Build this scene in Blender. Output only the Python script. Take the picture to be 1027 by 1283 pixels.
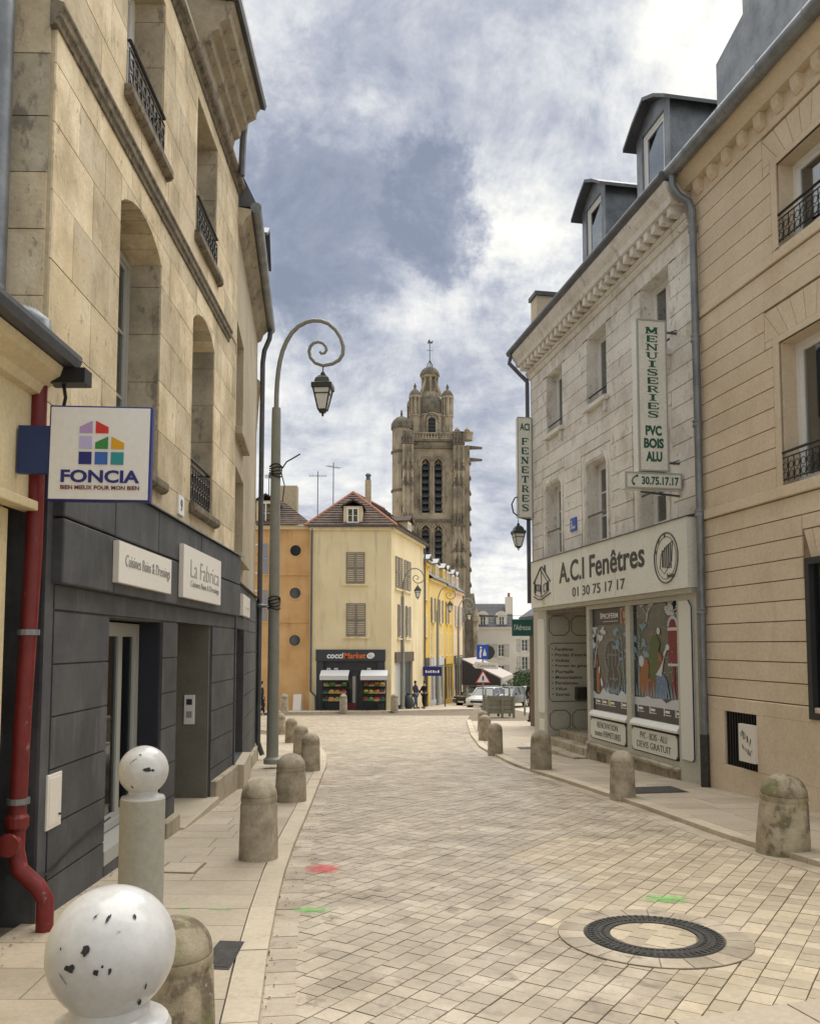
import bpy, bmesh, math, random
import numpy as np
from mathutils import Vector, Matrix
for o in list(bpy.data.objects): bpy.data.objects.remove(o)
S = bpy.context.scene; C = S.collection
R = math.radians
# ------------------------------------------------------------------ camera
CAMZ = 1.6; PITCH = 4.0
cam_d = bpy.data.cameras.new('camera'); cam = bpy.data.objects.new('camera', cam_d); C.objects.link(cam)
cam.location = (0, 0, CAMZ); cam.rotation_euler = (R(90 + PITCH), 0, 0)
cam_d.sensor_fit = 'VERTICAL'; cam_d.sensor_height = 36.0; cam_d.lens = 36.0 * 1028 / 1283
cam_d.shift_y = (808 - 1028 * math.tan(R(PITCH)) - 641.5) / 1283
cam_d.clip_start = 0.05; cam_d.clip_end = 3000
S.camera = cam
S.render.resolution_x = 819; S.render.resolution_y = 1024
# ------------------------------------------------------------------ light
SUN_AZ = 32.0; SUN_EL = 66.0                      # azimuth clockwise from the street axis (+Y), overcast
sun_d = bpy.data.lights.new('sun', 'SUN'); sun_d.energy = 1.5; sun_d.angle = R(72); sun_d.color = (1, .95, .87)
sun = bpy.data.objects.new('sun', sun_d); C.objects.link(sun)
sdir = Vector((math.sin(R(SUN_AZ)) * math.cos(R(SUN_EL)), math.cos(R(SUN_AZ)) * math.cos(R(SUN_EL)), math.sin(R(SUN_EL))))
sun.rotation_euler = sdir.to_track_quat('Z', 'Y').to_euler(); sun.location = (0, 0, 40)
S.view_settings.view_transform = 'Standard'; S.view_settings.look = 'None'
S.view_settings.exposure = 1.62; S.view_settings.gamma = 1.0; S.view_settings.use_curve_mapping = False

def world():
    w = bpy.data.worlds.new('World'); S.world = w; w.use_nodes = True
    nt = w.node_tree; N = nt.nodes; L = nt.links; N.clear()
    def n(t, **k):
        x = N.new(t)
        for a, b in k.items(): setattr(x, a, b)
        return x
    def put(sock, v):
        if isinstance(v, (int, float, tuple)): sock.default_value = v
        else: L.new(v, sock)
    def math_(op, a, b=0.0, clamp=False):
        m = n('ShaderNodeMath', operation=op, use_clamp=clamp); put(m.inputs[0], a); put(m.inputs[1], b); return m.outputs[0]
    def vec(op, a, b=(0, 0, 0)):
        m = n('ShaderNodeVectorMath', operation=op); put(m.inputs[0], a); put(m.inputs[1], b); return m
    def mixc(f, a, b):
        m = n('ShaderNodeMix', data_type='RGBA'); put(m.inputs[0], f); put(m.inputs[6], a); put(m.inputs[7], b); return m.outputs[2]
    def rng(v, a, b):
        m = n('ShaderNodeMapRange', interpolation_type='SMOOTHSTEP'); put(m.inputs[0], v)
        m.inputs[1].default_value = a; m.inputs[2].default_value = b; return m.outputs[0]
    def noise(v, sc, det=6, rough=.55, dist=0.0):
        m = n('ShaderNodeTexNoise'); put(m.inputs['Vector'], v); m.inputs['Scale'].default_value = sc
        m.inputs['Detail'].default_value = det; m.inputs['Roughness'].default_value = rough; m.inputs['Distortion'].default_value = dist
        return m.outputs[0]
    tc = n('ShaderNodeTexCoord'); d = vec('NORMALIZE', tc.outputs['Generated']).outputs[0]
    sep = n('ShaderNodeSeparateXYZ'); L.new(d, sep.inputs[0])
    h = math_('ADD', math_('MAXIMUM', sep.outputs[2], 0.0), .16)
    comb = n('ShaderNodeCombineXYZ'); L.new(math_('DIVIDE', sep.outputs[0], h), comb.inputs[0]); L.new(math_('DIVIDE', sep.outputs[1], h), comb.inputs[1])
    p = comb.outputs[0]
    sky = n('ShaderNodeTexSky', sky_type='NISHITA'); sky.sun_disc = False
    sky.sun_elevation = R(SUN_EL); sky.sun_rotation = R(SUN_AZ); sky.air_density = 1.0; sky.dust_density = 2.0
    warp = n('ShaderNodeTexNoise'); L.new(d, warp.inputs['Vector']); warp.inputs['Scale'].default_value = 6.0; warp.inputs['Detail'].default_value = 6; warp.inputs['Roughness'].default_value = .68
    dw = vec('ADD', d, vec('SCALE', vec('SUBTRACT', warp.outputs['Color'], (.5, .5, .5)).outputs[0]).outputs[0])
    dw.inputs[1].links[0].from_node.inputs[3].default_value = .30
    dwo = dw.outputs[0]
    big = noise(p, 1.5, 6, .62, .6); fine = noise(p, 5.5, 5, .68, .3); veil = noise(d, 7.0, 6, .68, .35)
    # cloud tone: slate blue -> lavender -> white
    t = math_('ADD', math_('ADD', math_('ADD', math_('MULTIPLY', big, .62), math_('MULTIPLY', fine, .38)), .08), math_('MULTIPLY', math_('SUBTRACT', veil, .5), .85))
    def blob(px, r0, r1, src=dwo):
        v = Vector(px).normalized()
        return rng(vec('DISTANCE', src, tuple(v)).outputs['Value'], r1, r0)
    # individual clouds seen over the street: (direction, inner, outer radius, tone change)
    for px, r0, r1, a in CLOUDS:
        t = math_('ADD', t, math_('MULTIPLY', blob(px, r0, r1), a))
    t = math_('ADD', t, math_('MULTIPLY', rng(sep.outputs[2], .30, .0), .16))      # milky air low over the roofs, all round
    cr = n('ShaderNodeValToRGB'); L.new(t, cr.inputs[0]); e = cr.color_ramp.elements
    e[0].position = .12; e[0].color = (1.75, 2.05, 2.75, 1); e[1].position = .82; e[1].color = (7.6, 7.4, 6.8, 1)
    for pos, col in ((.30, (2.35, 2.62, 3.3)), (.43, (3.35, 3.58, 4.15)), (.54, (4.6, 4.75, 5.05)), (.66, (5.8, 5.85, 5.8))):
        x = e.new(pos); x.color = (*col, 1)
    cover = rng(noise(p, .8, 5), .25, .45)
    col = mixc(math_('ADD', math_('MULTIPLY', cover, .25), .75), sky.outputs[0], cr.outputs[0])
    bg = n('ShaderNodeBackground'); L.new(col, bg.inputs[0]); bg.inputs[1].default_value = .05
    out = n('ShaderNodeOutputWorld'); L.new(bg.outputs[0], out.inputs[0])
def azel(a, e):      # sky direction from azimuth (clockwise from the street axis) and elevation, degrees
    return (math.sin(R(a)) * math.cos(R(e)), math.cos(R(a)) * math.cos(R(e)), math.sin(R(e)))
CLOUDS = [(azel(-4.2, 29.5), .05, .19, -.24), (azel(1.8, 28.7), .05, .10, -.24), (azel(-8.8, 25.8), .04, .17, -.13), (azel(7.0, 26.3), .01, .11, .27),
          (azel(22.4, 37.1), .02, .15, .18), (azel(10.7, 32.0), .03, .25, .07), (azel(2.7, 38.8), .05, .3, -.13), (azel(-9.5, 20.3), .01, .1, .2),
          (azel(5.9, 6.5), .02, .17, -.14), (azel(7.2, 17.3), .02, .17, -.10), (azel(5.9, 3.8), .02, .07, .1), (azel(-5.3, 15.8), .05, .3, -.06)]
world()

# ------------------------------------------------------------------ materials
MATS = {}
def mat(name, cols, scale=2.0, rough=.8, bump=.15, bscale=60, rnd=.1, stains=(), metal=0.0, spec=.4, fine=.12, dscale=25, coat=0.0, detail=4, obj=False):
    m = bpy.data.materials.new(name); MATS[name] = m; m.use_nodes = True
    nt = m.node_tree; N = nt.nodes; L = nt.links
    b = N['Principled BSDF']
    geo = N.new('ShaderNodeNewGeometry') if not obj else N.new('ShaderNodeTexCoord')
    P = geo.outputs['Position'] if not obj else geo.outputs['Object']
    def noise(sc, det=4, rough_=.6, vec=None):
        x = N.new('ShaderNodeTexNoise'); x.inputs['Scale'].default_value = sc; x.inputs['Detail'].default_value = det
        x.inputs['Roughness'].default_value = rough_; L.new(vec or P, x.inputs['Vector']); return x.outputs[0]
    def mix(f, a, c, blend='MIX'):
        x = N.new('ShaderNodeMix'); x.data_type = 'RGBA'; x.blend_type = blend
        for s, v in ((x.inputs[0], f), (x.inputs[6], a), (x.inputs[7], c)):
            if isinstance(v, (int, float, tuple)): s.default_value = v
            else: L.new(v, s)
        return x.outputs[2]
    if len(cols) == 1: col = None; cur = (*cols[0], 1)
    else:
        r = N.new('ShaderNodeValToRGB'); L.new(noise(scale, detail), r.inputs[0]); e = r.color_ramp.elements
        ps = [.32 + .36 * i / (len(cols) - 1) for i in range(len(cols))]
        e[0].position = ps[0]; e[0].color = (*cols[0], 1); e[1].position = ps[-1]; e[1].color = (*cols[-1], 1)
        for p_, c_ in zip(ps[1:-1], cols[1:-1]):
            x = e.new(p_); x.color = (*c_, 1)
        cur = r.outputs[0]
    if fine:
        mr = N.new('ShaderNodeMapRange'); L.new(noise(dscale, 3, .7), mr.inputs[0]); mr.inputs[1].default_value = .25; mr.inputs[2].default_value = .75
        mr.inputs[3].default_value = 1 - fine; mr.inputs[4].default_value = 1 + fine
        cb = N.new('ShaderNodeCombineColor'); [L.new(mr.outputs[0], cb.inputs[i]) for i in range(3)]
        cur = mix(1.0, cur, cb.outputs[0], 'MULTIPLY')
    if rnd:
        oi = N.new('ShaderNodeObjectInfo'); gi = N.new('ShaderNodeNewGeometry'); ad = N.new('ShaderNodeMath'); L.new(oi.outputs['Random'], ad.inputs[0]); L.new(gi.outputs['Random Per Island'], ad.inputs[1]); fr = N.new('ShaderNodeMath'); fr.operation = 'FRACT'; L.new(ad.outputs[0], fr.inputs[0]); mr = N.new('ShaderNodeMapRange'); L.new(fr.outputs[0], mr.inputs[0])
        mr.inputs[3].default_value = 1 - rnd; mr.inputs[4].default_value = 1 + rnd
        cb = N.new('ShaderNodeCombineColor'); [L.new(mr.outputs[0], cb.inputs[i]) for i in range(3)]
        cur = mix(1.0, cur, cb.outputs[0], 'MULTIPLY')
    for (sc, vs, lo, hi, c_, amt) in stains:
        mp = N.new('ShaderNodeMapping'); mp.inputs['Scale'].default_value = vs; L.new(P, mp.inputs[0])
        mr = N.new('ShaderNodeMapRange'); mr.interpolation_type = 'SMOOTHSTEP'; L.new(noise(sc, 5, .65, mp.outputs[0]), mr.inputs[0])
        mr.inputs[1].default_value = lo; mr.inputs[2].default_value = hi; mr.inputs[4].default_value = amt
        cur = mix(mr.outputs[0], cur, (*c_, 1))
    if isinstance(cur, tuple): b.inputs['Base Color'].default_value = cur
    else: L.new(cur, b.inputs['Base Color'])
    b.inputs['Roughness'].default_value = rough; b.inputs['Metallic'].default_value = metal
    b.inputs['Specular IOR Level'].default_value = spec; b.inputs['Coat Weight'].default_value = coat
    if bump:
        bp = N.new('ShaderNodeBump'); bp.inputs['Strength'].default_value = bump; bp.inputs['Distance'].default_value = .01
        L.new(noise(bscale, 4, .7), bp.inputs['Height']); L.new(bp.outputs[0], b.inputs['Normal'])
    return m
def plain(name, c, rough=.5, metal=0.0, spec=.5, bump=0.0, **k): return mat(name, [c], rough=rough, metal=metal, spec=spec, bump=bump, fine=k.pop('fine', .05), rnd=0, **k)
def emit(name, c, s):
    m = bpy.data.materials.new(name); MATS[name] = m; m.use_nodes = True; b = m.node_tree.nodes['Principled BSDF']
    b.inputs['Base Color'].default_value = (*c, 1); b.inputs['Emission Color'].default_value = (*c, 1); b.inputs['Emission Strength'].default_value = s; return m
def glass(name, tint=(.72, .76, .78), refl=.12, rough=.02):
    m = bpy.data.materials.new(name); MATS[name] = m; m.use_nodes = True; nt = m.node_tree; N = nt.nodes; L = nt.links; N.clear()
    t = N.new('ShaderNodeBsdfTransparent'); t.inputs[0].default_value = (*tint, 1)
    g = N.new('ShaderNodeBsdfGlossy'); g.inputs['Roughness'].default_value = rough; g.inputs['Color'].default_value = (.9, .93, .95, 1)
    lw = N.new('ShaderNodeLayerWeight'); lw.inputs[0].default_value = .35
    mr = N.new('ShaderNodeMapRange'); L.new(lw.outputs['Fresnel'], mr.inputs[0]); mr.inputs[3].default_value = refl; mr.inputs[4].default_value = .95
    nz = N.new('ShaderNodeTexNoise'); nz.inputs['Scale'].default_value = 1.3; bp = N.new('ShaderNodeBump'); bp.inputs['Strength'].default_value = .04; L.new(nz.outputs[0], bp.inputs['Height']); L.new(bp.outputs[0], g.inputs['Normal'])
    mx = N.new('ShaderNodeMixShader'); L.new(mr.outputs[0], mx.inputs[0]); L.new(t.outputs[0], mx.inputs[1]); L.new(g.outputs[0], mx.inputs[2])
    o = N.new('ShaderNodeOutputMaterial'); L.new(mx.outputs[0], o.inputs[0]); return m

GREY_ST = (.16, .14, .11)
mat('limestone', [(.44, .36, .225), (.60, .50, .335), (.71, .62, .45)], 2.1, .88, .55, 40, .2,
    [(2.2, (1, 1, .55), .55, .72, (.37, .305, .205), .6), (7, (1, 1, .22), .58, .72, (.24, .20, .14), .6), (3.3, (1, 1, .8), .60, .66, (.66, .55, .34), .55), (1.1, (1, 1, 1), .56, .68, (.62, .50, .30), .5), (26, (1, 1, 1), .64, .70, (.14, .115, .085), .65), (11, (1, 1, .6), .62, .67, (.16, .13, .10), .5)])
mat('limestone_grey', [(.27, .23, .17), (.38, .33, .24), (.46, .40, .30)], 2, .9, .4, 45, .1, [(7, (1, 1, .5), .54, .66, (.14, .12, .10), .7)])
mat('limestone_dark', [(.15, .125, .09), (.25, .21, .15)], 5, .9, .4, 40, .1, [(14, (1, 1, 1), .5, .62, (.05, .045, .04), .7)])
mat('mortar', [(.38, .32, .21), (.50, .43, .30)], 6, .95, .3, 80, 0)
mat('charcoal', [(.046, .048, .053), (.066, .068, .073), (.086, .088, .092)], 2.2, .58, .18, 60, .08, [(3, (1, 1, .4), .50, .72, (.14, .14, .14), .5), (9, (1, 1, .12), .58, .72, (.17, .165, .155), .45), (40, (1, 1, 1), .68, .72, (.25, .24, .22), .5)], spec=.35)
mat('white_stucco', [(.60, .565, .51), (.72, .69, .635), (.79, .765, .715)], 1.6, .9, .35, 50, .06,
    [(4, (1, 1, .5), .55, .68, (.40, .33, .26), .6), (15, (1, 1, .7), .61, .68, (.26, .22, .18), .75), (1.2, (1, 1, .8), .55, .7, (.54, .49, .43), .6), (6, (1, 1, .12), .6, .74, (.34, .31, .28), .5)])
mat('stucco_joint', [(.14, .12, .10), (.22, .19, .16)], 8, .95, .2, 60, 0)
mat('tan_render', [(.58, .475, .34), (.64, .535, .395), (.68, .57, .43)], 1.2, .9, .25, 90, .03,
    [(2.5, (1, 1, .3), .56, .76, (.50, .39, .265), .5), (11, (1, 1, .5), .66, .74, (.36, .27, .18), .4)])
mat('tan_joint', [(.20, .145, .09), (.28, .21, .135)], 8, .95, .2, 60, 0)
mat('beige_render', [(.40, .34, .24), (.48, .41, .30)], 1.5, .9, .3, 60, .03, [(4, (1, 1, .3), .56, .72, (.30, .25, .18), .5)])
mat('cream_render', [(.60, .50, .30), (.68, .57, .36)], 1.5, .85, .2, 60, .03, [(4, (1, 1, .35), .57, .74, (.38, .30, .18), .5)])
mat('zinc', [(.15, .165, .18), (.22, .235, .25), (.28, .295, .31)], 2.5, .48, .08, 30, .06, [(6, (1, 1, .4), .55, .7, (.15, .155, .16), .5)], metal=.55)
mat('zinc_dark', [(.085, .09, .10), (.13, .135, .145)], 3, .5, .1, 30, .05, metal=.4)
mat('slate', [(.055, .06, .068), (.09, .095, .105)], 5, .6, .2, 20, .25)
mat('tile_roof', [(.05, .036, .03), (.085, .058, .046), (.13, .085, .065)], 3, .85, .3, 25, .3)
mat('tile_ridge', [(.28, .11, .07), (.36, .16, .10)], 4, .85, .3, 25, .1)
mat('paver', [(.345, .29, .215), (.45, .385, .295), (.53, .465, .365)], 2.3, .44, .4, 50, .15,
    [(1.1, (1, 1, 1), .52, .68, (.28, .235, .175), .6), (5, (1, 1, 1), .57, .67, (.20, .165, .12), .65), (60, (1, 1, 1), .63, .69, (.14, .115, .085), .6), (.35, (1, 1, 1), .5, .65, (.36, .31, .24), .5), (40, (1, 1, 1), .66, .72, (.13, .11, .09), .5)], spec=.45)
mat('paver_new', [(.43, .36, .255), (.53, .45, .33)], 2.5, .5, .3, 50, .18, [(9, (1, 1, 1), .6, .7, (.36, .29, .19), .5)], spec=.45)
mat('joint', [(.13, .105, .075), (.21, .17, .12)], 6, .95, .4, 60, 0)
mat('slab', [(.38, .325, .245), (.46, .395, .305)], 1.5, .68, .22, 60, .09,
    [(2.2, (1, 1, 1), .55, .72, (.34, .28, .20), .55), (22, (1, 1, 1), .66, .72, (.15, .12, .09), .6)], spec=.4)
mat('kerbstone', [(.46, .40, .30), (.54, .47, .36)], 2, .7, .25, 60, .07, [(5, (1, 1, 1), .58, .7, (.33, .27, .19), .5), (30, (1, 1, 1), .66, .72, (.16, .13, .1), .5)])
mat('ground_paving', [(.38, .33, .25), (.46, .40, .31)], .8, .7, .2, 30, 0, [(3, (1, 1, 1), .56, .7, (.32, .27, .2), .5)])
mat('bollard_stone', [(.25, .215, .155), (.37, .32, .235), (.46, .40, .305)], 6, .9, .6, 70, .12,
    [(12, (1, 1, .6), .55, .70, (.17, .145, .105), .5), (5, (1, 1, 1), .60, .74, (.24, .23, .14), .4), (30, (1, 1, 1), .64, .7, (.45, .42, .35), .45)])
mat('bollard_mossy', [(.21, .18, .12), (.35, .30, .205), (.45, .39, .28)], 5, .92, .7, 60, .1,
    [(7, (1, 1, .8), .48, .62, (.10, .075, .05), .75), (4, (1, 1, 1), .52, .66, (.19, .20, .08), .6), (14, (1, 1, 1), .66, .71, (.5, .47, .4), .6)])
mat('bollard_post', [(.33, .32, .27), (.37, .36, .30)], 3, .55, .06, 30, .02, [(20, (1, 1, .5), .66, .74, (.25, .23, .18), .4)])
mat('white_gloss', [(.50, .50, .485), (.57, .57, .555)], 3, .28, .03, 20, 0, [(6, (1, 1, 1), .6, .74, (.55, .53, .48), .5), (40, (1, 1, 1), .69, .73, (.2, .18, .15), .6)], coat=.3)
plain('chip', (.025, .023, .022), .8, fine=.3)
mat('red_paint', [(.13, .013, .013), (.18, .02, .019)], 6, .42, .1, 30, 0, [(20, (1, 1, .4), .63, .70, (.30, .26, .24), .55), (5, (1, 1, 1), .6, .72, (.12, .02, .018), .5)])
mat('cast_iron', [(.05, .048, .045), (.085, .08, .075)], 14, .6, .3, 60, .05, metal=.5)
plain('black_iron', (.018, .018, .02), .5, .3)
mat('lamp_paint', [(.24, .245, .21), (.29, .29, .25)], 3, .5, .05, 40, .02, [(18, (1, 1, .4), .66, .74, (.10, .10, .08), .5)])
plain('lantern_black', (.045, .05, .045), .45, .2)
plain('milk_glass', (.72, .73, .70), .25)
plain('white_pvc', (.74, .74, .72), .35)
plain('grey_frame', (.36, .36, .33), .45)
plain('dark_frame', (.03, .031, .034), .4)
plain('curtain', (.62, .60, .55), .9, fine=.08)
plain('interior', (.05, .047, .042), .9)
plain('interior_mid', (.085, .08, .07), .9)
plain('shop_cream', (.68, .68, .62), .45, fine=.04)
mat('shop_panel', [(.46, .45, .385), (.51, .50, .43)], 3, .55, .04, 30, 0)
mat('fascia', [(.69, .69, .62), (.75, .75, .69)], 2, .35, .02, 20, 0, [(5, (1, 1, .3), .6, .76, (.50, .49, .42), .5)])
plain('letter_dark', (.045, .048, .05), .5); plain('letter_green', (.012, .10, .065), .45); plain('line_dark', (.08, .085, .085), .5)
plain('sign_white', (.72, .72, .70), .35); plain('sign_cream', (.74, .70, .62), .35); plain('letter_grey', (.30, .29, .28), .5)
plain('navy', (.012, .018, .16), .4); plain('dark_blue', (.01, .03, .12), .45); plain('sign_blue', (.02, .09, .45), .4)
plain('logo_lilac', (.40, .28, .52), .4); plain('logo_lavender', (.45, .42, .68), .4); plain('logo_red', (.55, .03, .025), .4)
plain('logo_green', (.03, .22, .05), .4); plain('logo_amber', (.62, .32, .01), .4); plain('logo_blue', (.03, .12, .40), .4); plain('logo_teal', (.02, .25, .27), .4); plain('maroon', (.16, .02, .03), .5)
plain('sign_green', (.01, .10, .085), .4); plain('white', (.78, .78, .77), .5); plain('orange_letter', (.75, .16, .03), .45)
mat('orange_render', [(.58, .34, .14), (.68, .43, .20)], .8, .9, .2, 40, 0, [(1.5, (1, 1, .25), .50, .68, (.50, .29, .13), .6), (3, (1, 1, .08), .56, .7, (.40, .24, .12), .5), (6, (1, 1, 1), .64, .7, (.62, .48, .30), .5)])
mat('corner_wall_render', [(.72, .60, .36), (.80, .69, .45)], .5, .9, .2, 40, 0, [(.8, (1, 1, .22), .52, .70, (.52, .42, .26), .6), (2.2, (1, 1, .08), .56, .70, (.40, .34, .24), .5), (5, (1, 1, .6), .64, .72, (.45, .38, .27), .5)])
mat('yellow_render', [(.72, .53, .19), (.78, .60, .25)], .6, .9, .15, 40, 0); mat('yellow_deep', [(.70, .46, .08), (.76, .52, .12)], .6, .9, .15, 40, 0)
mat('peach_render', [(.74, .56, .36), (.80, .63, .43)], .6, .9, .15, 40, 0); mat('far_white', [(.62, .59, .53), (.70, .67, .61)], .4, .9, .1, 20, 0)
mat('shutter_grey', [(.20, .18, .155), (.26, .235, .20)], 2, .75, .1, 30, .06); plain('shutter_pale', (.45, .45, .42), .7); plain('shutter_blue', (.30, .34, .40), .7)
mat('church_stone', [(.17, .145, .11), (.31, .265, .195), (.43, .37, .275)], .35, .95, .5, 4, .05,
    [(1.4, (1, 1, .35), .52, .68, (.09, .08, .062), .75), (.5, (1, 1, .6), .56, .7, (.42, .35, .23), .6)])
mat('church_dark', [(.10, .088, .068), (.18, .155, .115)], .8, .95, .5, 4, .05, [(2, (1, 1, .5), .5, .64, (.06, .055, .045), .7)])
plain('louvre', (.06, .065, .075), .8); plain('tower_void', (.02, .02, .022), .9)
plain('shop_charcoal', (.035, .042, .05), .5); plain('wood_dark', (.09, .06, .035), .6, bump=.1); mat('planter_wood', [(.20, .19, .14), (.27, .25, .19)], 5, .8, .2, 40, .08)
plain('awning_white', (.60, .60, .60), .8); plain('awning_cafe', (.40, .36, .33), .8); plain('awning_dark', (.05, .045, .045), .8); plain('crate_green', (.05, .16, .06), .6); plain('crate_wood', (.42, .30, .16), .7)
for nm, c in (('fruit_orange', (.75, .24, .02)), ('fruit_red', (.55, .03, .02)), ('fruit_yellow', (.75, .55, .06)), ('fruit_green', (.22, .36, .05)), ('fruit_violet', (.10, .03, .10))): plain(nm, c, .45)
plain('skin', (.50, .30, .21), .6); plain('hair', (.025, .018, .014), .7); plain('cloth_black', (.02, .02, .024), .85); plain('cloth_jeans', (.10, .13, .19), .85); plain('cloth_navy', (.025, .035, .07), .85); plain('cloth_brown', (.09, .065, .05), .85)
mat('car_white', [(.62, .63, .64)], rough=.25, rnd=0, bump=0, fine=.02, coat=.8); mat('car_dark', [(.02, .021, .024)], rough=.25, rnd=0, bump=0, fine=.02, coat=.8); plain('tyre', (.018, .018, .018), .85); plain('rim', (.45, .46, .47), .35, .8); plain('car_glass', (.03, .04, .045), .08, spec=.7); plain('headlight', (.6, .62, .65), .15)
plain('leaf', (.045, .085, .03), .6, fine=.35, dscale=9); plain('leaf_light', (.10, .15, .05), .6, fine=.3); plain('bark', (.10, .075, .05), .9)
plain('metal_pole', (.27, .28, .26), .45, .5)
plain('snow_blue', (.20, .31, .38), .6); plain('snow_white', (.55, .57, .60), .6); plain('fox_orange', (.30, .125, .05), .6); plain('fox_brown', (.20, .085, .045), .6); plain('gnome_green', (.10, .13, .045), .6); plain('gnome_blue', (.13, .19, .29), .6); plain('vinyl_dark', (.045, .045, .05), .4); plain('portrait', (.45, .30, .22), .6); plain('mail_red', (.20, .02, .03), .5); plain('navy_dark', (.012, .015, .025), .5); mat('jamb_greige', [(.13, .125, .10), (.16, .155, .125)], 3, .6, .05, 30, 0); plain('frosted', (.18, .19, .18), .5); plain('lime', (.5, .6, .05), .5)
def spray(name, c, thr):
    m = plain(name, c, .7, fine=.2); nt = m.node_tree; N = nt.nodes; L = nt.links; b = N['Principled BSDF']; geo = N.new('ShaderNodeNewGeometry'); tc = N.new('ShaderNodeTexCoord')
    nz = N.new('ShaderNodeTexNoise'); nz.inputs['Scale'].default_value = 16; nz.inputs['Detail'].default_value = 6; nz.inputs['Roughness'].default_value = .75; L.new(geo.outputs['Position'], nz.inputs['Vector'])
    sb = N.new('ShaderNodeVectorMath'); sb.operation = 'DISTANCE'; sb.inputs[1].default_value = (.5, .5, .5); L.new(tc.outputs['Generated'], sb.inputs[0])
    ad = N.new('ShaderNodeMath'); ad.operation = 'MULTIPLY_ADD'; L.new(sb.outputs['Value'], ad.inputs[0]); ad.inputs[1].default_value = -.75; L.new(nz.outputs[0], ad.inputs[2])
    mr = N.new('ShaderNodeMapRange'); L.new(ad.outputs[0], mr.inputs[0]); mr.inputs[1].default_value = thr; mr.inputs[2].default_value = thr + .32; mr.inputs[4].default_value = .72
    t = N.new('ShaderNodeBsdfTransparent'); mx = N.new('ShaderNodeMixShader'); L.new(mr.outputs[0], mx.inputs[0]); L.new(t.outputs[0], mx.inputs[1]); L.new(b.outputs[0], mx.inputs[2]); L.new(mx.outputs[0], N['Material Output'].inputs[0])
spray('paint_red', (.70, .09, .10), .12); spray('paint_green', (.20, .58, .14), .16)
glass('glass', (.72, .76, .78), .2); glass('shop_glass', (.6, .62, .61), .06); glass('dark_glass', (.35, .38, .40), .2)
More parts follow.
